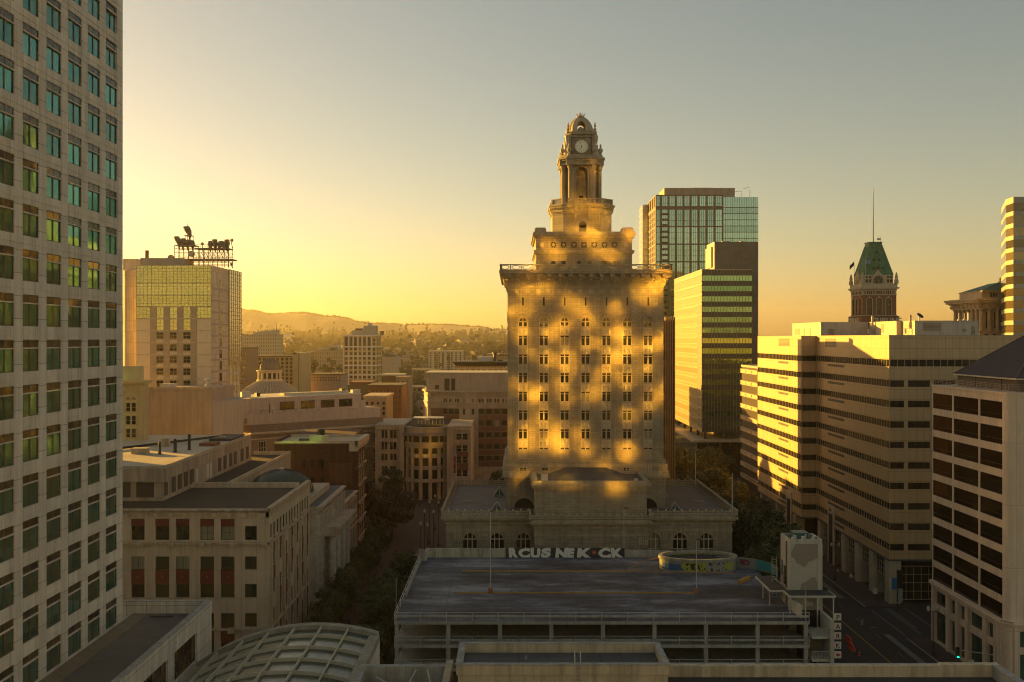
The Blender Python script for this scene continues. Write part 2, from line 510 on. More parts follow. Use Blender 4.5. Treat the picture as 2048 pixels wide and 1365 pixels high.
# ------------------------------------------------------------ nearest rooftops
def near_roof():
    T = Thing('near_flat_roof', (15, 75, 0), 'beige parapets and dark flat roof with a penthouse along the bottom edge', 'building')
    cream = mat('stained_cream_render', (.52, .43, .29), .85, .16, .8, .35)
    z = 21.4
    mb = MB(); mb.box(-5.2, 42.0, 60, 87.6, 0, z, M['beige_wall']); T.part('wall', mb)
    mb = MB(); mb.box(-5.2, 41.9, 60, 87.5, z, z+.02, M['roof_dark']); mb.box(13.4, 20.2, 85.5, 85.6, z+.02, z+.2, M['concrete']); T.part('roof', mb)
    mb = MB()
    mb.box(13.0, 42.6, 87.4, 88.0, z+.02, z+1.0, cream); mb.box(42.0, 42.6, 60, 87.4, z+.02, z+1.0, M['concrete'])
    mb.box(12.95, 37.5, 88.0, 88.25, z+.7, z+.98, M['concrete']); mb.box(37.5, 42.66, 87.35, 88.1, z+1.0, z+1.1, cream)
    mb.box(41.95, 42.66, 60, 87.35, z+1.0, z+1.1, M['concrete'])
    T.part('parapet', mb)
    # penthouse with a rimmed roof of its own
    mb = MB(); x0, x1, y0, y1, zt = -4.55, 12.9, 81.8, 87.9, 24.3
    mb.box(x0+.12, x1-.12, y0+.12, y1-.12, z+.03, 23.5, cream)
    for a in ((x0, x1, y0, y0+.42), (x0, x1, y1-.42, y1), (x0, x0+.42, y0+.42, y1-.42), (x1-.42, x1, y0+.42, y1-.42)):
        mb.box(*a, 23.5, zt, cream)
        e = .06; mb.box(a[0]-e, a[1]+e, a[2]-e*(a[3]-a[2] < 1), a[3]+e*(a[3]-a[2] < 1), zt, zt+.07, M['concrete'])
    T.part('penthouse', mb)
    mb = MB(); mb.box(x0+.42, x1-.42, y0+.42, y1-.42, 23.5, 23.54, M['roof_grey'])
    for x in (.6, 3.0, 7.6, 9.4): mb.box(x, x+.04, y0+1.2, y1-.6, 23.54, 23.57, M['roof_dark'])
    mb.tube((1.2, 85.5, 23.5), (1.2, 85.5, 23.9), .08, M['concrete'])
    T.part('penthouse_roof', mb)
    mb = MB(); st = M['white_metal']
    for x in (5.15, 5.62):
        mb.tube((x, 81.7, 21.6), (x, 81.7, 25.25), .025, st); mb.tube((x, 81.7, 25.25), (x, 82.5, 25.25), .025, st); mb.tube((x, 82.5, 25.25), (x, 82.5, 23.6), .025, st)
    for k in range(9): mb.tube((5.15, 81.7, 21.8+.3*k), (5.62, 81.7, 21.8+.3*k), .018, st)
    T.part('ladder', mb)
    # lower grey roof to the left
    T = Thing('grey_lower_roof', (-9.5, 75, 0), 'low dark grey roof with pipe struts left of the beige penthouse', 'building')
    mb = MB(); mb.box(-13.4, -5.8, 60, 88.5, 0, 20.6, M['concrete']); mb.box(-13.4, -5.8, 87.9, 88.5, 20.6, 22.2, M['concrete']); mb.box(-13.4, -12.9, 60, 87.9, 20.6, 21.9, M['concrete']); T.part('wall', mb)
    mb = MB(); mb.box(-12.9, -5.8, 60, 87.9, 20.6, 20.64, M['roof_dark']); T.part('roof', mb)
    mb = MB()
    for a, b in (((-11.8, 86.9, 21.6), (-9.2, 85, 20.9)), ((-9.2, 85, 20.9), (-8.4, 87.6, 22.0)), ((-7.4, 87.6, 22.0), (-6.8, 85.2, 20.9)), ((-6.8, 85.2, 20.9), (-5.9, 85.6, 21.1))):
        mb.tube(a, b, .07, M['white_metal'])
    T.part('pipe', mb)
    mb = MB(); mb.box(-5.8, -5.2, 60, 88.3, 0, 22.6, cream); T.part('party_wall', mb)
near_roof()

# ------------------------------------------------------------ parking garage
PARK_DECK = None
def garage():
    T = Thing('parking_garage', (11.5, 147, 0), 'open concrete parking garage with an empty weathered top deck', 'parking garage')
    x0, x1, y0, y1 = -15.1, 38.1, 128., 165.5
    conc = mat('painted_slab_edge', (.36, .35, .30), .7, .15, .8, .3)
    # deck: puddle-dark streaks over pale worn concrete
    m, t, p = nodes('worn_deck')
    g = t.nodes.new('ShaderNodeNewGeometry'); pos = g.outputs['Position']
    n1 = noise(t, pos, .16, 6, .65, (.45, 1.6, 1)); n2 = noise(t, pos, 1.1, 5, .7, (.5, 1.5, 1)); n3 = noise(t, pos, .07, 3)
    f = mth(t, 'ADD', mth(t, 'ADD', mth(t, 'MULTIPLY', n1, .55), mth(t, 'MULTIPLY', n2, .3)), mth(t, 'MULTIPLY', n3, .25))
    c = ramp(t, f, [(.45, (.013, .016, .023)), (.52, (.042, .050, .068)), (.57, (.078, .092, .118)), (.66, (.22, .235, .26))])
    b = t.nodes.new('ShaderNodeTexBrick'); b.offset = 0; b.inputs['Scale'].default_value = 1
    b.inputs['Brick Width'].default_value = 8.9; b.inputs['Row Height'].default_value = 12.4; b.inputs['Mortar Size'].default_value = .06
    b.inputs['Color1'].default_value = b.inputs['Color2'].default_value = (1, 1, 1, 1); b.inputs['Mortar'].default_value = (.55, .55, .55, 1)
    t.links.new(pos, b.inputs['Vector'])
    t.links.new(mixc(t, 1., c, b.outputs[0], 'MULTIPLY'), p.inputs['Base Color']); p.inputs['Roughness'].default_value = .75
    bn = t.nodes.new('ShaderNodeBump'); bn.inputs['Strength'].default_value = .3; bn.inputs['Distance'].default_value = .03
    t.links.new(n2, bn.inputs['Height']); t.links.new(bn.outputs[0], p.inputs['Normal'])
    deck = m
    levels = [14.84, 11.83, 8.82, 5.81]
    for k, z in enumerate(levels):
        mb = MB(); mb.box(x0, x1, y0, y1, z-.42, z-.01, conc)
        T.part('slab', mb)
        if k == 0:
            mb = MB(); mb.box(x0+.05, x1-.05, y0+.05, y1-.05, z-.009, z+.03, deck); T.part('top_deck', mb)
    mb = MB()
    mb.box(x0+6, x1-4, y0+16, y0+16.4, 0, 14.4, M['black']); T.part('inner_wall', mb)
    xs = [x0+.3+6.62*k for k in range(8)]+[x1-.35]
    for x in xs:
        mb = MB(); mb.box(x-.25, x+.25, y0+.35, y0+.95, 0, levels[0]-.42, conc); T.part('column', mb)
    for y in range(135, 165, 7):
        mb = MB(); mb.box(x0+.1, x0+.6, y, y+.5, 0, levels[0]-.42, conc); T.part('column', mb)
    # railings
    wm = M['white_metal']
    for z in levels[:3]:
        mb = MB()
        n = 16; pitch = (x1-x0-.1)/n
        for k in range(n+1):
            x = x0+.05+k*pitch; mb.box(x-.035, x+.035, y0+.02, y0+.09, z, z+1.12, wm)
        mb.box(x0, x1, y0+.03, y0+.08, z+1.06, z+1.11, wm)
        mb.tube((x0+.1, y0+.25, z+.52), (x1-.1, y0+.25, z+.52), .17, M['concrete'], 8)
        T.part('railing', mb)
    mb = MB()
    for k in range(12):
        y = y0+.1+k*3.35; mb.box(x0+.02, x0+.1, y-.035, y+.035, levels[0], levels[0]+1.15, wm)
    mb.box(x0+.03, x0+.08, y0, y1, levels[0]+1.08, levels[0]+1.14, wm); mb.box(x0+.03, x0+.08, y0, y1, levels[0]+.5, levels[0]+.56, wm)
    mb.box(x0+.1, x0+.35, y0+12, y1-.3, levels[0]+.03, levels[0]+.8, M['concrete'])
    T.part('side_railing', mb)
    # rear parapets
    pw = mat('peeling_cream_wall', (.42, .40, .30), .85, .25, .7, .5)
    gd = mat('dark_paint', (.035, .035, .04), .8, .3, 1)
    mb = MB(); z = levels[0]+.03
    mb.box(x0+1.2, -1.05, y1-.3, y1, z, z+1.45, pw); mb.box(x0+.9, x0+1.2, y1-2.8, y1, z, z+1.5, pw); mb.box(x0, x0+.9, y1-2.8, y1-2.6, z, z+1.9, M['concrete']); T.part('rear_parapet', mb); mb = MB()
    mb.box(18.6, 26, y1-.3, y1, z, z+1.1, M['concrete'])
    T.part('rear_parapet', mb)
    mb = MB(); mb.box(-1.05, 18.6, y1-.3, y1, z, z+1.55, gd); T.part('graffiti_wall', mb, 'dark rear parapet sprayed with big white letters')
    return T, levels[0]+.03
GAR, ZD = garage()

def text(body, size, m, loc, rz=0., parent=None, name='lettering', bold=.02, ext=.02, sx=1., mirror=False, tilt=pi/2, align='LEFT', wob=0.):
    c = bpy.data.curves.new(name, 'FONT'); c.body = body; c.size = size; c.offset = bold; c.extrude = ext; c.align_x = align
    o = bpy.data.objects.new(name, c); COL.objects.link(o)
    bpy.context.view_layer.update()
    me = bpy.data.meshes.new_from_object(o.evaluated_get(bpy.context.evaluated_depsgraph_get()))
    bpy.data.objects.remove(o); bpy.data.curves.remove(c)
    me.materials.clear(); me.materials.append(m)
    k = -1 if mirror else 1
    if wob:
        for v in me.vertices: x, y, z_ = v.co; v.co = (x+wob*sin(5*y+loc[0])+.10*y*sin(loc[0]*3), y*(1+.05*sin(4*x+loc[0]*2)), z_)
    for v in me.vertices:
        x, y, z_ = v.co; v.co = (x*sx*k, -z_, y) if tilt else (x*sx, y, z_)
    fix(me)
    return link(name, me, parent, Vector(loc)-(Vector(parent.location) if parent is not None else Vector()), rz)

def graffiti():
    white = mat('white_spray_paint', (.62, .62, .56), .7, .1, 3, bump=0)
    x = -.35
    y1 = 165.5
    for s, w, dz in (('R', 1.5, 0), ('C', 1.75, 0), ('U', 1.6, 0), ('S', 2.1, .05), ('N', 1.85, 0), ('E', 1.45, 0), ('K', 2.1, 0), (None, 1.25, 0), ('C', 1.9, 0), ('K', 1.75, 0)):
        if s: text(s, 1.98, white, (x-.12, y1-.34, ZD+.06+dz), 0, GAR.o, 'graffiti_letter', .14, .02, w/1.42, wob=.04)
        else:
            mb = MB(); mb.box(x+.15, x+.85, y1-.36, y1-.31, ZD+.5, ZD+1.2, mat('rust_red_paint', (.22, .05, .03), .8)); mb.box(x+.33, x+.63, y1-.38, y1-.37, ZD+.7, ZD+1.0, mat('orange_paint', (.5, .2, .08), .8)); GAR.part('painted_patch', mb)
        x += w+.16
graffiti()

def ramp_drum():
    T = Thing('ramp_enclosure', (29, 158, ZD), 'oval spiral-ramp wall on the garage deck painted with blue and yellow graffiti', 'parking ramp')
    wh = mat('white_ramp_wall', (.30, .30, .25), .8, .15, .8, .4)
    # graffiti colours: patches of blue, acid yellow and black with hard edges over white paint
    m, t, p = nodes('sprayed_wall')
    pos, wc = wallco(t)
    g = t.nodes.new('ShaderNodeNewGeometry'); sp = t.nodes.new('ShaderNodeSeparateXYZ'); t.links.new(g.outputs['Position'], sp.inputs[0])
    xx, zz = sp.outputs[0], sp.outputs[2]
    nz = noise(t, pos, 1.6, 3, .6); nb = noise(t, pos, 2.6, 2, .5, (1, 1, .6))
    wx = mth(t, 'ADD', xx, mth(t, 'MULTIPLY', mth(t, 'SUBTRACT', nz, .5), 2.2))
    def band(a, b, z0, z1, th=.5):
        r = mth(t, 'MULTIPLY', mth(t, 'GREATER_THAN', wx, a), mth(t, 'LESS_THAN', wx, b))
        r = mth(t, 'MULTIPLY', r, mth(t, 'MULTIPLY', mth(t, 'GREATER_THAN', zz, z0), mth(t, 'LESS_THAN', zz, z1)))
        return r
    col = mixc(t, 0., (.20, .21, .18), (.2, .2, .18))
    col = mixc(t, band(23.4, 27.4, ZD+.3, ZD+1.25), col, (.02, .09, .22))
    col = mixc(t, band(26.2, 30.0, ZD+.2, ZD+1.7), col, (.30, .33, .05))
    col = mixc(t, mth(t, 'MULTIPLY', band(26.8, 30.2, ZD+.35, ZD+1.5), mth(t, 'GREATER_THAN', nb, .53)), col, (.02, .02, .02))
    col = mixc(t, band(30.0, 33.2, ZD+.3, ZD+1.6), col, (.26, .26, .24))
    col = mixc(t, mth(t, 'MULTIPLY', band(30.0, 33.6, ZD+.3, ZD+1.6), mth(t, 'GREATER_THAN', nb, .56)), col, (.03, .03, .03))
    col = mixc(t, band(33.2, 34.4, ZD+.2, ZD+1.5), col, (.30, .33, .05))
    col = mixc(t, band(36.0, 37.1, ZD+.5, ZD+1.4), col, (.20, .02, .07))
    col = mixc(t, band(38.2, 40.2, ZD+.1, ZD+1.6), col, (.02, .20, .19))
    t.links.new(col, p.inputs['Base Color']); p.inputs['Roughness'].default_value = .75
    # drum: oval ring
    cx_, cy_, rx, ry = 29.2, 157.3, 6.0, 3.4
    mb = MB(); n = 40
    def P(i, k): a = 2*pi*i/n; return cx_+rx*k*cos(a), cy_+ry*k*sin(a)
    def ring(z0, z1, ko, ki, m_):
        for i in range(n):
            a, b, c, d = P(i, ko), P(i+1, ko), P(i+1, ki), P(i, ki)
            mb.hexa([(*a, z0), (*b, z0), (*c, z0), (*d, z0), (*a, z1), (*b, z1), (*c, z1), (*d, z1)], m_)
    ring(ZD, ZD+1.75, 1., .96, m); T.part('painted_wall', mb)
    mb = MB(); ring(ZD+1.75, ZD+2.15, 1.03, .93, wh); T.part('rim', mb)
    mb = MB(); mb.prism([P(i, .93) for i in range(n)], ZD+1.5, ZD+1.55, M['asphalt']); T.part('ramp_surface', mb)
    # sweeping outer wall to the right
    mb = MB(); k = 14; pts = []
    for i in range(k+1):
        a = radians(95-100*i/k); pts.append((33.0+7.3*cos(a)*1.0, 152.2+6.2*sin(a)))
    for i in range(k):
        (a, b), (c, d) = pts[i], pts[i+1]
        mb.hexa([(a, b-.25, ZD), (c, d-.25, ZD), (c+.02, d, ZD), (a+.02, b, ZD), (a, b-.25, ZD+1.75-.02*i), (c, d-.25, ZD+1.75-.02*i-.02), (c+.02, d, ZD+1.75-.02*i-.02), (a+.02, b, ZD+1.75-.02*i)], m)
    T.part('curved_wall', mb, 'curved white wall with a purple flower and teal lettering')
    mb = MB(); rust = mat('rusty_guard_beam', (.28, .17, .09), .8, .2, 1)
    for z in (ZD+.55,): mb.tube((19.5, 153.2, z), (33.5, 151.6, z), .12, rust)
    for x in (19.5, 22.5, 25.5, 28.5, 31.5, 33.4): mb.tube((x, 153.2-(x-19.5)*.114, ZD), (x, 153.2-(x-19.5)*.114, ZD+.9), .06, rust)
    mb.tube((19.5, 153.2, ZD+.55), (18.4, 155.2, ZD+.5), .12, rust); mb.tube((18.4, 155.2, ZD+.5), (20.5, 158.3, ZD+.9), .12, rust); mb.tube((20.5, 158.3, ZD+.9), (23.3, 159.0, ZD+1.3), .12, rust)
    T.part('guard_rail', mb)
    yel = mat('faded_yellow_curb', (.34, .19, .04), .8, .25, 1)
    for i, (a, b, y, lab) in enumerate(((-7.9, 18.8, 154.9, 'long yellow curb across the far part of the garage deck'), (-8.3, 26.0, 141.8, 'long yellow curb across the near part of the garage deck'))):
        mb = MB(); mb.box(a, b, y, y+.3, ZD, ZD+.16, yel); solo('parking_curb', mb, lab, 'curb')
    mb = MB(); mb.hexa([(33.3, 147.6, ZD), (33.8, 147.3, ZD), (35.9, 150.2, ZD), (35.4, 150.5, ZD), (33.3, 147.6, ZD+.5), (33.8, 147.3, ZD+.5), (35.9, 150.2, ZD+.5), (35.4, 150.5, ZD+.5)], yel)
    solo('ramp_barrier', mb, 'short yellow barrier lying beside the curved ramp wall', 'barrier')
ramp_drum()

def pole(name, x, y, z0, h, label, head=0, base=False, group=None, r=.07, cat='lamp post'):
    T = Thing(name, (x, y, z0), label, cat, group)
    mb = MB(); mb.tube((x, y, z0), (x, y, z0+h), r, M['white_metal'], 8, r*.6); T.part('pole', mb)
    if base: mb = MB(); mb.box(x-.32, x+.32, y-.32, y+.32, z0, z0+.75, M['rust']); T.part('footing', mb)
    if head:
        mb = MB()
        if head == 2: mb.box(x-.75, x+.75, y-.05, y+.05, z0+h-.05, z0+h, M['white_metal'])
        for s in ((-1, 1) if head == 2 else (1,)): mb.box(x+s*(.7 if head == 2 else .3)-.3, x+s*(.7 if head == 2 else .3)+.3, y-.18, y+.18, z0+h, z0+h+.16, M['dark_frame'])
        T.part('lamp_head', mb)
    return T
M['rust'] = mat('rust_painted_concrete', (.26, .12, .07), .85, .2, 1)
pole('lamp_post', -3.05, 142.0, ZD, 11.6, 'thin pale lamp post on the garage deck by the near yellow curb, left one', 1, True)
pole('lamp_post', 26.2, 142.0, ZD, 7.6, 'thin pale lamp post at the right end of the near yellow curb', 1, True)
pole('lamp_post', 18.85, 168.4, 8.0, 14.4, 'thin lamp post rising behind the right end of the white graffiti', 1)
pole('lamp_post', -3.6, 168.0, 8.0, 14.0, 'thin lamp post behind the cream rear parapet left of the graffiti', 1)
pole('slim_pole', -14.8, 127.7, 8, 12.4, 'slim pale pole at the near left corner of the garage', r=.05, cat='pole')
pole('slim_pole', 37.5, 127.6, ZD, 4.5, 'slim pale pole at the near right corner of the garage deck', r=.05, cat='pole')

def stair_tower():
    T = Thing('stair_tower', (39.5, 137, 0), 'patched white stair and lift tower at the right end of the garage', 'stair tower')
    wm = mat('patched_white_wall', (.45, .43, .35), .8, .1, .6, .3)
    m, t, p = nodes('repainted_wall'); pos, wc = wallco(t)
    n = noise(t, pos, .28, 2, .4)
    c = mixc(t, mth(t, 'GREATER_THAN', n, .52), (.43, .41, .34), (.27, .23, .19))
    t.links.new(mixc(t, 1., c, ramp(t, noise(t, pos, 3, 4), [(.2, (.85,)*3), (.8, (1.05,)*3)]), 'MULTIPLY'), p.inputs['Base Color']); p.inputs['Roughness'].default_value = .85
    x0, x1, y0, y1 = 37.3, 41.7, 134.5, 138.9
    mb = MB(); mb.box(x0, x1, y0, y1, 0, 23.4, m)
    mb.box(x0-.05, x0+.22, y0-.06, y0, 14, 23.4, wm); mb.box(x1-.6, x1+.04, y0-.06, y0, 14, 23.4, wm); T.part('wall', mb)
    mb = MB()
    for a in ((x0, x1, y0, y0+.25), (x0, x1, y1-.25, y1), (x0, x0+.25, y0+.25, y1-.25), (x1-.25, x1, y0+.25, y1-.25)): mb.box(*a, 23.4, 24.0, wm)
    T.part('parapet', mb)
    mb = MB()
    for i in range(9):
        x = x0+.4+i*.45; mb.box(x, x+.2, y0+.3+(i % 3)*.8, y0+.6+(i % 3)*.8, 23.4, 24.2+.15*(i % 2), M['white_metal'])
    mb.box(x0+1.2, x0+3.2, y0+2, y0+4, 23.4, 24.5, mat('teal_tank', (.03, .10, .10), .5)); T.part('roof_equipment', mb)
    mb = MB(); mb.box(x0-.04, x0, 136.3, 137.2, 17.5, 20, M['dark_glass']); mb.box(x0-.04, x0, 137.7, 138.4, 18.5, 20.5, mat('blue_door', (.03, .08, .12), .6)); T.part('door', mb)
    mb = MB(); wr = M['white_metal']; mb.tube((x0-.12, 135.6, 15), (x0-.12, 135.6, 23.6), .07, M['dark_frame'])
    for k in range(14): mb.tube((x0-1.2, 138.8, 15.2+.4*k), (x0-.6, 138.8, 15.2+.4*k), .03, wr)
    for x in (x0-1.2, x0-.6): mb.tube((x, 138.8, 15), (x, 138.8, 20.8), .035, wr)
    T.part('ladder', mb)
    # canopy and open stair below
    mb = MB(); cc = mat('canopy_edge', (.42, .40, .32), .8, .15, 1)
    mb.box(36.4, 42.6, 131.4, 134.4, 16.95, 17.2, cc); mb.box(34.6, 37.2, 134.4, 142.5, 16.95, 17.2, cc); mb.box(36.6, 42.4, 131.6, 134.35, 17.2, 17.24, M['roof_dark']); mb.box(34.8, 37.0, 134.5, 142.3, 17.2, 17.24, M['roof_dark'])
    T.part('canopy', mb)
    for x, y in ((36.6, 131.6), (38.6, 131.6), (40.2, 131.6), (42.3, 131.6), (34.9, 135.5), (34.9, 139), (37.0, 133.5)):
        mb = MB(); mb.tube((x, y, 14.8 if x < 38.2 else 0), (x, y, 16.95), .09, wr); T.part('post', mb)
    mb = MB()
    for z in (13.0, 10.1, 7.2): mb.box(38.3, 41.0, 127.6, 131.2, z-.3, z, cc); T.part('stair_landing', mb); mb = MB()
    for k in range(14): mb.box(38.6, 40.8, 131.2+.02*k, 131.9, 10.1+.21*k, 10.3+.21*k, M['concrete'])
    T.part('stair_flight', mb)
    mb = MB()
    for z in (13.0, 10.1, 7.2):
        mb.box(38.3, 41.0, 127.62, 127.66, z+.95, z+1.0, wr)
        for k in range(14): mb.box(38.35+.19*k, 38.38+.19*k, 127.62, 127.66, z, z+.95, wr)
    T.part('stair_railing', mb)
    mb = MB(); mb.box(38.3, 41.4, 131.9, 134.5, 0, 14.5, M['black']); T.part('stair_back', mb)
    mb = MB(); mb.box(40.55, 40.95, 127.3, 131.6, 0, 15.2, cc); mb.box(37.2, 37.5, 129.2, 133.8, ZD, ZD+1.6, cc); T.part('fin_wall', mb)
stair_tower()

def park_sign():
    T = Thing('park_sign', (41.4, 127.0, 0), 'vertical sign spelling PARK on white squares above a red arrow', 'sign')
    wh = mat('sign_white', (.55, .5, .42), .6, .08, 2, bump=0); bk = mat('sign_black', (.02, .02, .02), .6, bump=0); rd = mat('sign_red', (.35, .03, .03), .6, bump=0)
    mb = MB(); mb.box(41.30, 41.36, 127.3, 127.36, 7.5, 16.0, M['dark_frame']); T.part('post', mb)
    for k, s in enumerate('PARK>'):
        z = 15.2-1.2*k
        mb = MB(); mb.box(41.0, 41.85, 127.1, 127.28, z, z+.85, wh); p = T.part('letter_panel', mb)
        if s != '>':
            o = text(s, .85, bk, (41.42, 127.08, z+.13), 0, T.o, 'letter', .012, .01, 1., align='CENTER')
            o.parent = p
        else:
            mb = MB(); mb.face([(41.12, 127.08, z+.42), (41.42, 127.08, z+.14), (41.42, 127.08, z+.30), (41.72, 127.08, z+.30), (41.72, 127.08, z+.56), (41.42, 127.08, z+.56), (41.42, 127.08, z+.72)], rd)
            o = T.part('arrow', mb); o.parent = p
park_sign()
# ------------------------------------------------------------ city hall
XC, YT = 14.2, 207.0
M['granite'] = mat('pale_granite', (.30, .255, .175), .8, .14, .35, .22, (1.25, .46, .025), .55, .15, jit=.12)
M['granite_trim'] = mat('granite_mouldings', (.36, .30, .205), .8, .18, .8, .3)
M['terracotta'] = mat('cream_terracotta', (.46, .395, .28), .7, .16, 2.5, .2, bump=.5)
def city_hall():
    G, TR, TC = M['granite'], M['granite_trim'], M['terracotta']
    T = Thing('city_hall', (XC, 207, 0), 'pale granite city hall tower with stepped top and clock cupola, on a wide arcaded base', 'city hall')
    def slab(mb, hx, y0, y1, z0, z1, m, e=0.): mb.box(XC-hx-e, XC+hx+e, y0-e, y1+e, z0, z1, m)
    # ---------- podium
    P0, P1, hx = 184.0, 222.0, 26.3
    fl = Fr((XC-hx, P0), u=(1, 0))
    wx = [939.7, 993.8, 1046.6, 1306.9, 1360, 1413]
    ac = [(x-CX)*.092-(XC-hx) for x in wx]
    mb = MB()
    slab(mb, hx-.6, P0+.6, P1, 0, 18.2, G)
    # front wall with arched windows
    zs, r = 14.05, 1.25
    spans = [(a-r, a+r) for a in ac]
    for p, q in cuts(0, 2*hx, spans): mb.fb(fl, p, q, -.6, 0, 0, zs, G)
    for a in ac: mb.fb(fl, a-r, a+r, -.6, 0, 0, 8.8, G); mb.archwall(fl, a, r, zs, 15.6, r, -.6, 0, G)
    for p, q in cuts(0, 2*hx, spans): mb.fb(fl, p, q, -.6, 0, zs, 15.6, G)
    mb.fb(fl, 0, 2*hx, -.6, 0, 15.6, 18.2, G)
    T.part('podium_wall', mb)
    for a in ac:
        b = MB(); b.arc(fl, a, zs, r, r+.42, -.05, .12, TR); b.fb(fl, a-.22, a+.22, .12, .2, zs+r, zs+r+.6, TR); T.part('archivolt', b)
        w = MB(); w.fb(fl, a-r, a+r, -.5, -.45, 8.8, zs+r, M['ch_glass'])
        for v in (-.42, .42): w.fb(fl, a+v-.08, a+v+.08, -.44, -.3, 8.8, zs+r*.9, M['cream_frame'])
        for z in (zs-.05, 12.2, 10.6): w.fb(fl, a-r, a+r, -.43, -.28, z, z+.16, M['cream_frame'])
        w.arc(fl, a, zs, r-.14, r, -.43, -.28, M['cream_frame'])
        T.part('arched_window', w)
    # paired pilaster capitals between the arches
    caps = [((915-CX)*.092), (966-CX)*.092, (1020-CX)*.092, (1334-CX)*.092, (1386-CX)*.092, (1440-CX)*.092]
    for x in caps:
        a = x-(XC-hx); b = MB()
        b.fb(fl, a-.75, a+.75, -.02, .12, 4, 14.0, G)
        b.fb(fl, a-.85, a+.85, 0, .25, 14.0, 14.3, TR); b.fb(fl, a-.95, a+.95, 0, .38, 15.15, 15.45, TR)
        for k in range(5): b.fb(fl, a-.8+.36*k, a-.62+.36*k, 0, .3, 14.32, 15.1, TC); b.fb(fl, a-.82+.36*k, a-.56+.36*k, .3, .42, 14.75, 15.1, TC)
        T.part('capital', b)
    mb = MB()
    for z0, z1, e in ((15.6, 16.1, .10), (17.0, 17.25, .2), (17.55, 17.9, .55), (17.9, 18.3, .95)): mb.box(XC-hx-e, XC+hx+e, P0-e, P1+e, z0, z1, TR)
    T.part('podium_cornice', mb)
    # central projecting block, front
    C0 = 179.4
    mb = MB()
    mb.box(XC-10.2, XC+10.2, C0, P0-1.0, 0, 19.2, G)
    mb.box(XC-10.0, XC+10.0, C0+.1, 192.5, 19.2, 24.2, G)
    T.part('council_block', mb)
    mb = MB()
    for z0, z1, e in ((15.6, 16.0, .12), (17.0, 17.2, .2), (17.6, 17.95, .6), (17.95, 18.35, .95)): mb.box(XC-10.2-e, XC+10.2+e, C0-e, P0-1.0, z0, z1, TR)
    for z0, z1, e in ((23.9, 24.2, .2), (24.2, 24.55, .45), (24.55, 24.95, .75)): mb.box(XC-10-e, XC+10+e, C0+.1-e, 192.6, z0, z1, TR)
    x0, x1, y0, y1 = XC-10.45, XC+10.45, C0-.35, 192.7
    for a in ((x0, x1, y0, y0+.8), (x0, x0+.8, y0+.8, y1), (x1-.8, x1, y0+.8, y1)): mb.box(*a, 24.95, 25.5, TR)
    T.part('council_cornice', mb)
    # shallow hipped roof of the council block
    mb = MB(); a = [(x0+.8, y0+.8), (x1-.8, y0+.8), (x1-.8, y1), (x0+.8, y1)]
    mb.prism(a, 24.95, 25.0, M['roof_grey'])
    mb.frust([(XC-7.5, C0+2.2), (XC+7.5, C0+2.2), (XC+7.5, 192.6), (XC-7.5, 192.6)], 25.0, [(XC-4, 184.5), (XC+4, 184.5), (XC+4, 192.6), (XC-4, 192.6)], 26.2, M['roof_grey'])
    T.part('council_roof', mb)
    b = MB(); b.box(XC-8.9, XC-7.7, C0+1.5, C0+2.8, 25.0, 26.4, M['white_metal']); b.box(XC+8.0, XC+8.7, C0+1.8, C0+2.5, 25.0, 25.6, M['white_metal']); T.part('roof_vent', b)
    for x in (XC-9.3, XC+9.3):
        b = MB(); b.box(x-.8, x+.8, C0-.22, C0-.005, 13.6, 13.75, TR); b.box(x-.9, x+.9, C0-.36, C0-.005, 15.2, 15.55, TR)
        for k in range(5): b.box(x-.75+.34*k, x-.5+.34*k, C0-.28, C0-.005, 14.0, 15.1, TC)
        T.part('capital', b)
    # podium roof
    mb = MB()
    mb.box(XC-hx, XC-10.2, P0-.2, P1, 18.3, 18.42, M['roof_slate']); mb.box(XC-24.2, XC-22.2, 199.5, 200.1, 18.42, 18.62, M['concrete']); T.part('podium_roof', mb); mb = MB(); mb.box(XC+10.2, XC+hx, P0-.2, P1, 18.3, 18.42, M['roof_slate'])
    mb.box(XC+22.2, XC+24, 199.5, 200.1, 18.42, 18.62, M['concrete'])
    T.part('podium_roof', mb)
    # pierced balustrade
    def balus(p, q, z, nm='balustrade'):
        fr = Fr(p, q); L_ = fr.len; b = MB(); n = max(1, round(L_/.72)); s = L_/n
        b.fb(fr, 0, L_, -.4, 0, z, z+.32, TR); b.fb(fr, 0, L_, -.36, -.02, z+.95, z+1.15, TR)
        for k in range(n+1):
            a = min(max(s*k, .12), L_-.12)
            b.fb(fr, a-.13, a+.13, -.32, -.06, z+.32, z+.95, TR)
            if k < n: b.fb(fr, a+s/2-.17, a+s/2+.17, -.30, -.10, z+.5, z+.76, TC)
            if k % 2 == 0: b.fb(fr, a-.15, a+.15, -.34, -.04, z+1.15, z+1.48, TC)
        T.part(nm, b)
    e = .9; xa, xb, ya, yb = XC-hx-e, XC+hx+e, P0-e, P1+e; c0 = XC-10.2-e; c1 = XC+10.2+e; yc = C0-e
    for p, q in (((xa, ya), (c0, ya)), ((c0, yc), (c1, yc)), ((c1, ya), (xb, ya)), ((xb, ya), (xb, yb)), ((xa, yb), (xa, ya)), ((xb, yb), (xa, yb)), ((c0, ya), (c0, yc)), ((c1, yc), (c1, ya))): balus(p, q, 18.3)
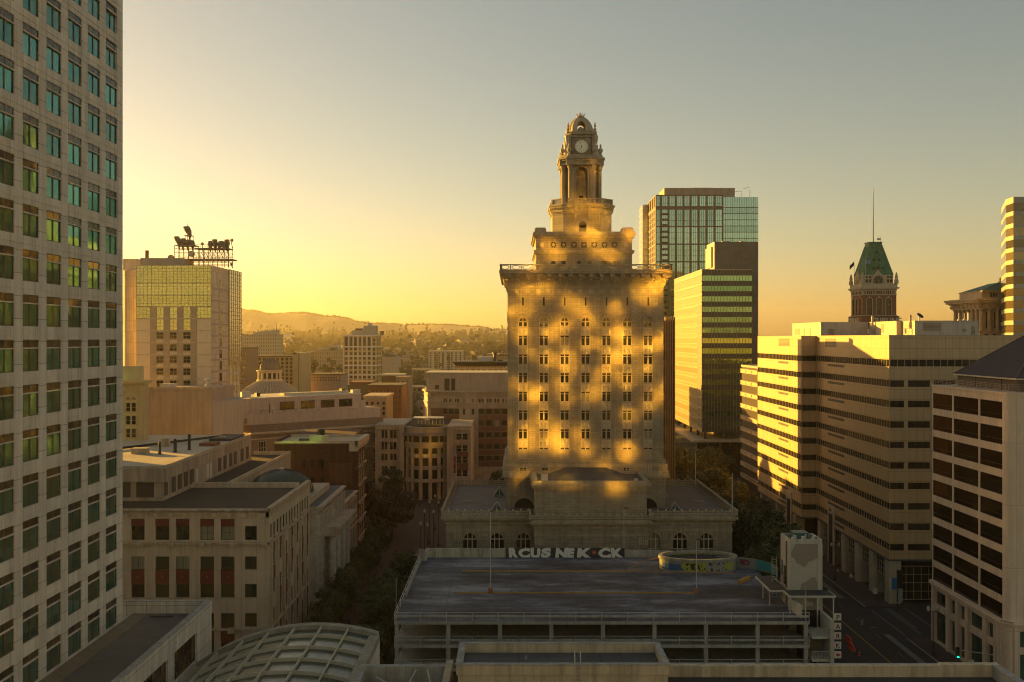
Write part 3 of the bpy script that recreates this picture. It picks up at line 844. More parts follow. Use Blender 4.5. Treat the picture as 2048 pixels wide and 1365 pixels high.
    # little glass pyramids on the podium roof
    for x, y in ((-2.6, 208), (-2.85, 188.8), (30.7, 188.8), (30.9, 208)):
        b = MB(); s = 1.25
        b.frust([(x-s, y-s), (x+s, y-s), (x+s, y+s), (x-s, y+s)], 18.43, [(x-.05, y-.05), (x+.05, y-.05), (x+.05, y+.05), (x-.05, y+.05)], 20.2, M['pyr_glass'])
        for dx, dy in ((-s, -s), (s, -s), (s, s), (-s, s)): b.tube((x+dx, y+dy, 18.45), (x, y, 20.25), .06, M['cream_frame'], 4)
        b.tube((x-s, y-s, 18.5), (x+s, y-s, 18.5), .06, M['cream_frame'], 4); b.tube((x, y-s, 18.5), (x, y, 20.2), .04, M['cream_frame'], 4)
        T.part('skylight', b)
    # ---------- lower shaft and belt courses
    HX = 15.05; Y0, Y1 = 193.0, 221.0
    mb = MB()
    slab(mb, HX+.3, Y0-.3, Y1+.3, 18.3, 24.3, G)
    for z0, z1, ee in ((24.3, 25.0, 1.0), (25.0, 25.5, .8), (25.5, 26.3, .55), (26.3, 26.9, .7), (26.9, 27.3, .45), (27.3, 27.8, .25)): slab(mb, HX, Y0, Y1, z0, z1, TR if ee > .6 else G, ee)
    T.part('base_courses', mb)
    ff = Fr((XC-HX, Y0-.3), u=(1, 0))
    for a in (3.2, 2*HX-3.2):
        b = MB(); b.arc(ff, a, 18.4, 1.9, 2.35, -.02, .12, TR, n=16); T.part('lunette_arch', b)
        b = MB(); n = 16
        b.disc(ff, a, 18.42, 1.9, -.01, .03, M['dark_glass'], 32)
        for k in range(1, 5): b.fb(ff, a-1.9+.76*k-.04, a-1.9+.76*k+.04, .03, .07, 18.43, 18.4+sqrt(max(0, 3.61-(1.9-.76*k)**2)), M['dark_frame'])
        T.part('lunette_window', b)
    for a in (2.98, 7.2, 22.9, 27.1):
        me = winmesh(1.3, .75, M['ch_glass'], M['cream_frame'], -.62, .07, (.5,), (.5,), .06); T.on('attic_window', me, Fr((XC-HX, Y0), u=(1, 0)), a, 25.55)
    # ---------- shaft
    f = Fr((XC-HX, Y0), u=(1, 0)); fL = Fr((XC-HX, Y1), u=(0, -1)); fR = Fr((XC+HX, Y0), u=(0, 1)); fB = Fr((XC+HX, Y1), u=(-1, 0))
    cx = [HX+4.03*i for i in range(-3, 4)]
    cl = [14+4.03*i for i in range(-3, 4)]
    zs, r, hw = 54.4, .95, .95
    mb = MB()
    slab(mb, HX-.5, Y0+.5, Y1-.5, 27.8, 61.0, G)
    def shaftwall(fr, cc, L_, e0=0., e1=0.):
        sp = [(c-hw, c+hw) for c in cc]
        for p, q in cuts(e0, L_-e1, sp): mb.fb(fr, p, q, -.5, 0, 27.8, zs, G)
        g = cuts(e0, L_-e1, sp)
        for p, q in g: mb.fb(fr, p, q, -.5, 0, zs, zs+1.1, G)
        for c in cc: mb.archwall(fr, c, r, zs, zs+1.1, hw, -.5, 0, G)
        mb.fb(fr, e0, L_-e1, -.5, 0, zs+1.1, 61.0, G)
    shaftwall(f, cx, 2*HX); shaftwall(fL, cl, 28, .5, .5); shaftwall(fR, cl, 28, .5, .5); mb.fb(fB, 0, 2*HX, -.5, 0, 27.8, 61.0, G)
    T.part('shaft_wall', mb)
    mb = MB()
    for fr, cc, L_ in ((f, cx, 2*HX), (fL, cl, 28), (fR, cl, 28)):
        # string course broken by the bays, archivolts
        for p, q in cuts(-.12, L_+.12, [(c-hw, c+hw) for c in cc]): mb.fb(fr, p, q, -.3, .14, 52.95, 53.25, TR); mb.fb(fr, p, q, -.3, .08, 50.9, 51.0, TR)
        for c in cc: mb.arc(fr, c, zs, 1.62, 1.78, -.2, .10, TR, n=18); mb.arc(fr, c, zs, .95, 1.12, -.2, .12, TR, n=14)
    T.part('string_course', mb)
    # shared parts of a bay
    gl, fm = M['ch_glass'], M['cream_frame']
    def pairwin(h, top=False):
        b = MB()
        for s in (-1, 1):
            c = s*.45
            b.box(c-.36, c+.36, .42, .45, 0, h, gl)
            b.box(c-.36, c+.36, .33, .417, 0, .07, fm); b.box(c-.36, c-.31, .33, .417, .07, h, fm); b.box(c+.31, c+.36, .33, .417, .07, h, fm)
            b.box(c-.31, c+.31, .34, .416, h-.42 if not top else h-.1, h-.34 if not top else h, fm)
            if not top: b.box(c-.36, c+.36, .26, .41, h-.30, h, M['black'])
        b.box(-.09, .09, .12, .45, -.0, h, TC); b.box(-.95, -.81, .12, .45, 0, h, TC); b.box(.81, .95, .12, .45, 0, h, TC)
        return fix(b.mesh('window'))
    w1, w2 = pairwin(1.88), pairwin(1.0, True)
    def spandrel(h):
        b = MB(); b.box(-.95, .95, .14, .36, 0, h, TC)
        b.box(-.95, .95, .06, .14, 0, .12, TR); b.box(-.95, .95, .06, .14, h-.12, h, TR)
        for s in (-1, 1):
            c = s*.45
            b.lathe((c, .16, .2), [(.02, 0), (.16, .15), (.26, .5), (.18, .8), (.28, 1.0), (.05, 1.2)], TC, 8)
            for k in (-1, 1): b.box(c+k*.32-.03, c+k*.32+.03, .09, .14, .2, h-.2, TC)
        return fix(b.mesh('spandrel'))
    sp = spandrel(1.73)
    tym = MB(); fz = Fr((0, 0), u=(1, 0))
    tym.arc(fz, 0, 0, .62, .93, -.34, -.16, TR, n=12); tym.fb(fz, -.09, .09, -.34, -.14, 0, .9, TR); tym.fb(fz, -.93, .93, -.36, -.12, -.12, .06, TR)
    tym.disc(fz, 0, 0, .9, -.42, -.38, gl, 24); tym = fix(tym.mesh('fanlight'))
    for fr, cc in ((f, cx), (fL, cl[:6])):
        for c in cc:
            for k in range(7):
                if fr is fL and k > 5: continue
                T.on('window', w1, fr, c, 51.55-3.61*k-1.88)
            for k in range(8 if fr is f else 7):
                z0 = 51.56-3.61*(k-1)-1.88-1.73
                if k < 7: T.on('spandrel', sp, fr, c, z0)
            if fr is f:
                T.on('arched_window', w2, fr, c, 53.3); T.on('fanlight', tym, fr, c, 54.4)
    b = MB()
    for c in cx: b.fb(f, c-.95, c+.95, -.4, -.1, 27.8, 29.64, TR)
    T.part('bay_base', b)
    for c in cx:
        b = MB(); b.fb(f, c-.24, c+.24, .0, .05, 57.3, 59.1, TR); b.fb(f, c-.16, c+.16, .05, .06, 57.4, 59.0, M['black']); T.part('slit_window', b)
    # frieze of grilles
    b = MB()
    for k in range(14):
        a = (2*HX-13*2.04)/2+2.04*k
        b.fb(f, a-.42, a+.42, 0, .05, 59.75, 60.65, TR)
        for j in range(4): b.fb(f, a-.28+.17*j, a-.22+.17*j, .05, .10, 59.85, 60.55, TC)
        aL = a*28/(2*HX); b.fb(fL, aL-.42, aL+.42, 0, .05, 59.75, 60.65, TR)
    T.part('frieze_grille', b)
    # main cornice: dentils, modillions, slab
    mb = MB()
    slab(mb, HX, Y0, Y1, 60.95, 61.25, TR, .12)
    slab(mb, HX, Y0, Y1, 61.25, 62.55, G, .15); slab(mb, HX, Y0, Y1, 62.55, 62.8, TR, .6); slab(mb, HX, Y0, Y1, 62.8, 63.5, TR, .35)
    slab(mb, HX, Y0, Y1, 63.5, 63.95, TR, 1.5); slab(mb, HX, Y0, Y1, 63.95, 64.15, TR, 1.65)
    slab(mb, HX-2, Y0+2, Y1-2, 64.15, 64.4, M['roof_grey'])
    T.part('cornice', mb)
    b = MB()
    for fr, L_ in ((f, 2*HX), (fL, 28), (fR, 28)):
        n = int(L_/.46)
        for k in range(n+1):
            a = L_*k/n; b.fb(fr, a-.13, a+.13, .13, .36, 61.3, 61.7, TR); b.fb(fr, a-.13, a+.13, .13, .5, 61.85, 62.2, TR)
    T.part('dentil', b)
    b = MB()
    for fr, L_ in ((f, 2*HX), (fL, 28), (fR, 28)):
        n = round(L_/2.04)
        for k in range(n+1):
            a = L_*k/n; b.fb(fr, a-.42, a+.42, .3, 1.42, 62.85, 63.45, TR); b.lathe(fr.pt(a, .62, 62.2), [(.1, 0), (.22, .1), (.22, .25), (.1, .33)], TC, 8)
    T.part('modillion', b)
    # oval balustrade
    def oval(p, q):
        fr = Fr(p, q); L_ = fr.len; b = MB(); n = max(1, round(L_/2.06)); s = L_/n
        b.fb(fr, 0, L_, -.42, 0, 64.15, 64.3, TR); b.fb(fr, 0, L_, -.42, 0, 65.1, 65.3, TR)
        for k in range(n+1):
            a = min(max(s*k, .16), L_-.16); b.fb(fr, a-.1, a+.1, -.36, -.06, 64.3, 65.1, TR)
        for k in range(n): b.arc(fr, s*(k+.5), 64.7, .66, .84, -.34, -.08, TR, 0, 2*pi, 20, ky=.47)
        T.part('oval_balustrade', b)
    e = 1.5; q = [(XC-HX-e, Y0-e), (XC+HX+e, Y0-e), (XC+HX+e, Y1+e), (XC-HX-e, Y1+e)]
    for i in range(4): oval(q[i], q[(i+1) % 4])
    # ---------- tier A
    a0, a1, h = 197.4, 216.4, 9.5
    mb = MB(); slab(mb, h, a0, a1, 64.2, 70.9, G)
    for z0, z1, ee in ((67.7, 67.95, .15), (67.95, 68.5, .4), (70.9, 71.3, .35), (71.3, 71.75, .65), (71.75, 72.1, .5)): slab(mb, h, a0, a1, z0, z1, TR, ee)
    for sx in (-1, 1):
        for y in (a0-.3, a1-2.2): mb.box(XC+sx*(h-.9)-1.15, XC+sx*(h-.9)+1.15, y, y+2.5, 72.1, 72.75, TR); mb.box(XC+sx*(h-.9)-.95, XC+sx*(h-.9)+.95, y+.2, y+2.3, 72.75, 72.95, TR)
    T.part('attic_tier', mb)
    fa = Fr((XC-h, a0), u=(1, 0)); s_ = .0987
    for x in (1106.8, 1127.3, 1157.8, 1178.5, 1208.8, 1229.2):
        me = winmesh(1.05, 1.1, M['ch_glass'], TR, -.03, .1); T.on('attic_window', me, fa, (x-1167.9)*s_+h, 65.35)
    for x in (1107, 1127.4, 1148, 1168, 1188.5, 1209, 1229):
        a = (x-1167.9)*s_+h; b = MB(); b.fb(fa, a-.55, a+.55, 0, .03, 69.0, 70.1, M['black'])
        for k in range(4):
            t = k*pi/4; dx, dz = .55*cos(t), .55*sin(t); l = 1 if k % 2 == 0 else 1.3
            p, q_ = fa.pt(a-dx*l, .06, 69.55-dz*l), fa.pt(a+dx*l, .06, 69.55+dz*l); b.tube(p, q_, .055, TR, 4)
        b.arc(fa, a, 69.55, .16, .26, .03, .1, TR, 0, 2*pi, 10)
        T.part('star_grille', b)
    for a in (1.2, 2*h-1.2):
        b = MB(); b.disc(fa, a, 69.5, .35, 0, .1, TC, 12); b.fb(fa, a-.42, a+.42, 0, .05, 69.0, 70.0, TR); T.part('rosette', b)
    # ---------- tier B, octagonal
    def cs(h, c): return [(XC-h+c, YT-h), (XC+h-c, YT-h), (XC+h, YT-h+c), (XC+h, YT+h-c), (XC+h-c, YT+h), (XC-h+c, YT+h), (XC-h, YT+h-c), (XC-h, YT-h+c)]
    mb = MB(); mb.prism(cs(6., 2.1), 72.1, 76.3, G)
    for z0, z1, hh in ((76.3, 76.55, 6.12), (76.55, 76.95, 6.3), (76.95, 77.35, 6.12), (77.35, 77.75, 6.5), (77.75, 78.0, 6.7)): mb.prism(cs(hh, 2.1+(hh-6)*.5), z0, z1, TR)
    T.part('octagon_tier', mb)
    b = MB()
    poly = cs(6.12, 2.16)
    for i in range(8):
        fr = Fr(poly[i], poly[(i+1) % 8]); n = round(fr.len/.42)
        for k in range(n): b.fb(fr, fr.len*(k+.3)/n, fr.len*(k+.7)/n, 0, .3, 77.0, 77.3, TR)
    T.part('dentil', b)
    fb_ = Fr((XC-6, YT-6), u=(1, 0))
    b = MB(); b.arc(fb_, 6, 73.9, .75, 1.35, 0, .12, TR, n=14); b.fb(fb_, 6-1.35, 6-.75, 0, .12, 72.1, 73.9, TR); b.fb(fb_, 6+.75, 6+1.35, 0, .12, 72.1, 73.9, TR)
    b.fb(fb_, 6-.72, 6+.72, .0, .03, 72.1, 73.9, M['ch_glass']); b.disc(fb_, 6, 73.9, .72, 0, .03, M['ch_glass'], 20); T.part('door_arch', b)
    for a in (2.9, 9.1): b = MB(); b.fb(fb_, a-.38, a+.38, 0, .05, 74.2, 75.8, TR); b.fb(fb_, a-.28, a+.28, .05, .07, 74.3, 75.7, G); T.part('blind_window', b)
    for a in (4.75, 7.3): b = MB(); b.fb(fb_, a-.32, a+.32, 0, .9, 76.6, 77.8, TR); b.fb(fb_, a-.25, a+.25, 0, .45, 75.0, 76.6, TR); b.fb(fb_, a-.3, a+.3, 0, .25, 74.8, 75.0, TR); T.part('bracket', b)
    b = MB(); b.fb(fb_, 4.1, 7.9, .7, 1.15, 77.8, 78.1, TR); T.part('balcony', b)
    def turned(p, q, z, zt):
        fr = Fr(p, q); L_ = fr.len; b = MB()
        b.fb(fr, 0, L_, -.4, 0, z, z+.2, TR); b.fb(fr, 0, L_, -.4, 0, zt-.2, zt, TR)
        b.fb(fr, 0, .4, -.42, .02, z+.2, zt-.2, TR); b.fb(fr, L_-.4, L_, -.42, .02, z+.2, zt-.2, TR)
        n = max(1, int((L_-.9)/.26))
        if L_ > 3.5:
            for a in (L_*.5-1.6, L_*.5+1.4): b.fb(fr, a, a+.2, -.4, 0, z+.2, zt-.2, TR)
        for k in range(n):
            a = .5+(L_-1.0)*(k+.5)/n; b.fb(fr, a-.055, a+.055, -.27, -.14, z+.2, zt-.2, TR)
        T.part('balustrade', b)
    poly = cs(6.25, 2.2)
    for i in range(8): turned(poly[i], poly[(i+1) % 8], 78.0, 79.25)
    # ---------- belfry shaft
    mb = MB(); z0, z1 = 78.0, 86.5
    core = cs(3.35, 1.3)
    mb.prism(core, z0, z0+1.2, G)
    n0 = 1.2   # niche half width
    y = YT-3.35
    # core with front and rear niches
    mb.box(XC-3.35, XC-n0, YT-2.05, YT+2.05, z0+1.2, z1, G); mb.box(XC+n0, XC+3.35, YT-2.05, YT+2.05, z0+1.2, z1, G)
    mb.box(XC-n0, XC+n0, YT-1.6, YT+1.6, z0+1.2, z1, G)
    ffn = Fr((XC-2.05, y), u=(1, 0)); fbn = Fr((XC+2.05, YT+3.35), u=(-1, 0))
    for fr in (ffn, fbn):
        mb.fb(fr, 0, 2.05-n0, -1.3, 0, z0+1.2, 84.9, G); mb.fb(fr, 2.05+n0, 4.1, -1.3, 0, z0+1.2, 84.9, G)
        mb.archwall(fr, 2.05, n0, 84.9, z1, 2.05, -1.3, 0, G)
    T.part('belfry_wall', mb)
    b = MB(); b.arc(ffn, 2.05, 84.9, n0, n0+.32, 0, .14, TR, n=16); b.fb(ffn, 2.05-n0-.3, 2.05-n0, 0, .14, z0+1.2, 84.9, TR); b.fb(ffn, 2.05+n0, 2.05+n0+.3, 0, .14, z0+1.2, 84.9, TR)
    b.fb(ffn, 2.05-n0, 2.05+n0, -1.7, -1.45, 84.2, 84.45, TR); b.fb(ffn, 2.05-.2, 2.05+.2, .14, .3, 86.1, 86.7, TC); T.part('niche_arch', b)
    b = MB(); b.fb(ffn, 2.05-.45, 2.05+.45, -1.76, -1.70, 79.3, 80.4, M['black']); b.fb(ffn, 2.05-.6, 2.05-.45, -1.76, -1.6, 79.2, 80.5, TR); b.fb(ffn, 2.05+.45, 2.05+.6, -1.76, -1.6, 79.2, 80.5, TR); T.part('niche_door', b)
    col = MB(); col.lathe((0, 0, 0), [(.62, 0), (.62, .5), (.5, .55), (.5, .75), (.42, .85), (.42, 6.2), (.38, 6.9), (.5, 7.0), (.42, 7.1), (.62, 7.8), (.66, 8.0)], TR, 12); col = fix(col.mesh('column'))
    for sx in (-1, 1):
        for sy in (-1, 1):
            T.inst('column', col, (XC+sx*3.72, YT+sy*2.35, 78.3)); T.inst('column', col, (XC+sx*2.35, YT+sy*3.72, 78.3))
            b = MB(); b.box(XC+sx*2.1-.5, XC+sx*2.1+.5, YT+sy*3.35-.35, YT+sy*3.35+.35, 78.3, 86.3, TR); T.part('pilaster', b)
    mb = MB()
    for z0, z1, hh, c in ((86.3, 86.6, 4.35, 1.4), (86.6, 87.2, 4.15, 1.4), (87.2, 87.5, 4.5, 1.5), (87.5, 87.95, 4.75, 1.6), (87.95, 88.4, 4.3, 1.5)): mb.prism(cs(hh, c), z0, z1, TR)
    for sx in (-1, 1):
        for sy in (-1, 1): mb.box(XC+sx*3.72-.8, XC+sx*3.72+.8, YT+sy*2.35-.8, YT+sy*2.35+.8, 86.35, 87.75, TR); mb.box(XC+sx*2.35-.8, XC+sx*2.35+.8, YT+sy*3.72-.8, YT+sy*3.72+.8, 86.35, 87.75, TR)
    T.part('entablature', mb)
    # ---------- clock stage
    mb = MB(); mb.prism(cs(2.85, 1.0), 88.4, 92.1, G)
    for z0, z1, hh, c in ((92.1, 92.35, 3.05, 1.1), (92.35, 92.7, 2.9, 1.), (92.7, 93.0, 3.3, 1.2), (93.0, 93.3, 3.0, 1.1)): mb.prism(cs(hh, c), z0, z1, TR)
    for sx in (-1, 1):
        for sy in (-1, 1):
            x, y = XC+sx*2.55, YT+sy*2.55
            mb.box(x-.4, x+.4, y-.4, y+.4, 88.4, 92.5, TR); mb.lathe((x+sx*.35, y+sy*.35, 88.4), [(.75, 0), (.7, .6), (.45, 1.1), (.5, 1.8), (.3, 2.4), (.42, 3.2), (.5, 3.9), (.2, 4.2)], TC, 8)
    T.part('clock_stage', mb)
    urn = MB(); urn.lathe((0, 0, 0), [(.35, 0), (.35, .35), (.15, .5), (.45, .9), (.5, 1.3), (.3, 1.6), (.12, 1.75), (.25, 2.0), (.05, 2.5)], TC, 10); urn = fix(urn.mesh('urn'))
    for sx in (-1, 1):
        for sy in (-1, 1): T.inst('urn', urn, (XC+sx*3.9, YT+sy*2.6, 88.3)); T.inst('urn', urn, (XC+sx*2.6, YT+sy*3.9, 88.3))
    fin = MB(); fin.lathe((0, 0, 0), [(.4, 0), (.4, .3), (.2, .45), (.34, .8), (.12, 1.1), (.26, 1.4), (.16, 1.8), (.02, 2.4)], TC, 10); fin = fix(fin.mesh('finial'))
    for sx in (-1, 1):
        for sy in (-1, 1): T.inst('finial', fin, (XC+sx*2.75, YT+sy*2.75, 93.0))
    cf = mat('clock_dial', (.95, .88, .70), .5, .05, 2, bump=0); ink = mat('clock_hands', (.03, .03, .03), .5, bump=0)
    for fr in (Fr((XC, YT-2.85), u=(1, 0)), Fr((XC-2.85, YT), u=(0, -1)), Fr((XC+2.85, YT), u=(0, 1))):
        b = MB(); b.disc(fr, 0, 90.25, 1.32, 0, .1, cf, 32); p = T.part('clock', b)
        b = MB(); b.arc(fr, 0, 90.25, 1.3, 1.52, .0, .2, TR, 0, 2*pi, 28); T.part('clock_rim', b, parent=p)
        b = MB()
        for k in range(12):
            t = k*pi/6; r0, r1 = (.78, 1.2); P_, Q_ = fr.pt(r0*sin(t), .115, 90.25+r0*cos(t)), fr.pt(r1*sin(t), .115, 90.25+r1*cos(t)); b.tube(P_, Q_, .035, ink, 4)
        T.part('hour_mark', b, parent=p)
        for nm, t, l, w_ in (('minute_hand', radians(342), 1.05, .045), ('hour_hand', radians(208), .72, .07)):
            b = MB(); b.tube(fr.pt(-.18*sin(t), .13, 90.25-.18*cos(t)), fr.pt(l*sin(t), .13, 90.25+l*cos(t)), w_, ink, 4, w_*.4); T.part(nm, b, parent=p)
    # ---------- open ribbed dome with crown
    mb = MB(); mb.lathe((XC, YT, 93.3), [(2.75, 0), (2.75, .3), (2.5, .35), (2.5, .5)], TR, 24); T.part('dome_ring', mb)
    mb = MB(); nA, nL = 48, 12; R = 2.4; hh = 2.95
    def D(i, j, rr): a = 2*pi*i/nA; b_ = (pi/2)*j/nL*.9; return (XC+rr*cos(b_)*cos(a), YT+rr*cos(b_)*sin(a), 93.75+(rr/R)*hh*sin(b_)/sin(pi/2*.9)*1.0)
    for i in range(nA):
        am = 360*(i+.5)/nA
        for j in range(nL):
            dd = min(abs((am-c+180) % 360-180) for c in (90, 270))
            if dd < 27-1.2*j and j < 8: continue
            for rr, o_ in ((R, 1), (R-.35, -1)):
                q = [D(i, j, rr), D(i+1, j, rr), D(i+1, j+1, rr), D(i, j+1, rr)]
                mb.face(q if o_ > 0 else q[::-1], TC)
            q0 = dd-7.5 < 27-1.2*j and j < 8
            if q0:
                for ii in (i, i+1): mb.face([D(ii, j, R), D(ii, j+1, R), D(ii, j+1, R-.35), D(ii, j, R-.35)], TC)
    T.part('dome', mb)
    for k in range(16):
        i = k*3
        if k in (4, 12): continue
        b = MB()
        for j in range(nL): b.tube(D(i, j, R+.04), D(i, j+1, R+.04), .11 if k % 2 else .16, TC, 5)
        T.part('dome_rib', b)
    for s in (-1, 1):
        b = MB(); fr = Fr((XC, YT+s*2.45), u=(-s*1., 0)) if s > 0 else Fr((XC, YT-2.45), u=(1, 0))
        b.arc(fr, 0, 93.7, .95, 1.2, -.9, -.2, TC, 0, pi, 14, ky=2.0); T.part('dome_arch', b)
    b = MB(); b.lathe((XC, YT-.9, 93.7), [(.7, 0), (.75, .3), (.6, .6), (.3, .85), (.05, .95)], TC, 14); T.part('dome_bell', b)
    b = MB(); b.lathe((XC, YT, 96.65), [(.8, 0), (.85, .15), (.62, .22), (.7, .35)], TC, 16)
    for k in range(10):
        t = 2*pi*k/10; b.tube((XC+.62*cos(t), YT+.62*sin(t), 96.9), (XC+1.0*cos(t), YT+1.0*sin(t), 97.6), .13, TC, 5, .02)
    b.tube((XC, YT, 96.9), (XC, YT, 98.0), .25, TC, 6, .03)
    T.part('crown', b)
M['roof_slate'] = mat('slate_grey_flat_roof', (.095, .098, .10), .8, .3, .25, bump=.2)
M['pyr_glass'] = glass('skylight_glass', (.04, .06, .05), (.10, .13, .10), .1, .4)
city_hall()

# brown ribbed tower just behind city hall
def fin_tower():
    T = Thing('brown_fin_tower', (18, 250, 0), 'brown tower with upright fins showing just right of the city hall shaft', 'tower')
    wm = mat('rust_brown_wall', (.20, .10, .055), .8, .15, .4, .2); x0, x1, y0, y1, zt = -.5, 38.6, 238.5, 262, 55.0
    mb = MB(); mb.box(x0, x1, y0, y1, 0, zt, wm); T.part('wall', mb)
    fr = Fr((x0, y0), u=(1, 0))
    for k in range(5):
        b = MB(); a = (1330.5+4.4*k-CX)*.1192-x0; b.fb(fr, a-.14, a+.14, 0, 1.0, 3, zt+1.2, mat('fin', (.36, .22, .10), .7, .1) if k == 0 else bpy.data.materials['fin']); T.part('fin', b)
    for z in range(6, 54, 4): b = MB(); b.fb(fr, 36.2, 39.0, .01, .06, z, z+2.2, M['dark_glass']); T.part('window_band', b)
    b = MB(); b.box(x0-.1, x1+.1, y0-.1, y1+.1, zt, zt+.4, wm); T.part('roof_rim', b)
fin_tower()

# the mirror-glass tower behind the camera whose panes throw the sun back on city hall
def mirror_tower():
    C = Vector((50.0, -20.0)); Tg = Vector((XC, 193.0))
    d = (Tg-C).normalized(); h = Vector((sd.x, sd.y)).normalized(); n = (d+h).normalized()
    u = Vector((-n.y, n.x))           # left to right seen from outside
    Wd = 46.0; fr = Fr(C-u*(Wd/2), u=u)
    T = Thing('mirror_glass_tower', (C.x, C.y, 0), 'mirror glass office tower behind the viewer, catching the low sun', 'office tower')
    tw = mat('dark_tower_grid', (.08, .075, .07), .7)
    mb = MB(); mb.fb(fr, 0, Wd, -22, -.4, 0, 108, tw); T.part('wall', mb)
    m, t, p = nodes('mirror_glass'); p.inputs['Base Color'].default_value = (.95, .84, .34, 1); p.inputs['Metallic'].default_value = 1; p.inputs['Roughness'].default_value = MIR_R
    rnd = random.Random(5)
    vs = MB()
    for i in range(10):
        for j in range(19):
            ca = Wd/2+(i-4.5)*3.95+rnd.uniform(-.3, .3); cz = 40+j*3.62+rnd.uniform(-.2, .2)
            if rnd.random() < .22 or cz < 48+1.5*abs(i-4.5) or (cz > 93 and abs(i-4.5) > 3): continue
            c = Vector(fr.pt(ca, 0, cz)); up = Vector((0, 0, 1)); uu3 = Vector((fr.u.x, fr.u.y, 0)); nn = Vector((fr.n.x, fr.n.y, 0))
            k = (nn+uu3*rnd.gauss(0, .006)+up*(rnd.gauss(0, .007))).normalized()
            a = up.cross(k).normalized(); b = k.cross(a)
            w, hh = rnd.uniform(.75, 1.6), rnd.uniform(.7, 1.2)
            vs.face([c-a*w-b*hh, c+a*w-b*hh, c+a*w+b*hh, c-a*w+b*hh], m)
    me = vs.mesh('curtain_wall', T.b); link('curtain_wall', me, T.o)
MIR_R = .05
mirror_tower()
# ------------------------------------------------------------ striped office block on the right
M['panel'] = mat('beige_glazed_panel', (.50, .355, .19), .45, .06, .3, .08, (1.39, 1.965, .028), .45, .0, off=0., jit=.05)
M['band_glass'] = glass('ribbon_window_glass', (.02, .018, .014), (.07, .06, .045), .08, .4)
M['strip'] = mat('pale_strip', (.38, .29, .18), .5, .1, 1, bump=0)

def ribbon(T, fr, a0, a1, z0, z1, step, gm, fm, name='window_band', d=-.16):
    b = MB(); b.fb(fr, a0, a1, d-.03, d, z0, z1, gm)
    n = max(1, round((a1-a0)/step))
    for k in range(n+1):
        a = a0+(a1-a0)*k/n; b.fb(fr, max(a0, a-.04), min(a1, a+.04), d, d+.09, z0, z1, fm)
    return T.part(name, b)

def rooftop_box(T, x0, x1, y0, y1, z0, z1, m, louv=()):
    b = MB(); b.box(x0, x1, y0, y1, z0, z1-.15, m); b.box(x0-.08, x1+.08, y0-.08, y1+.08, z1-.15, z1, m); T.part('penthouse', b)

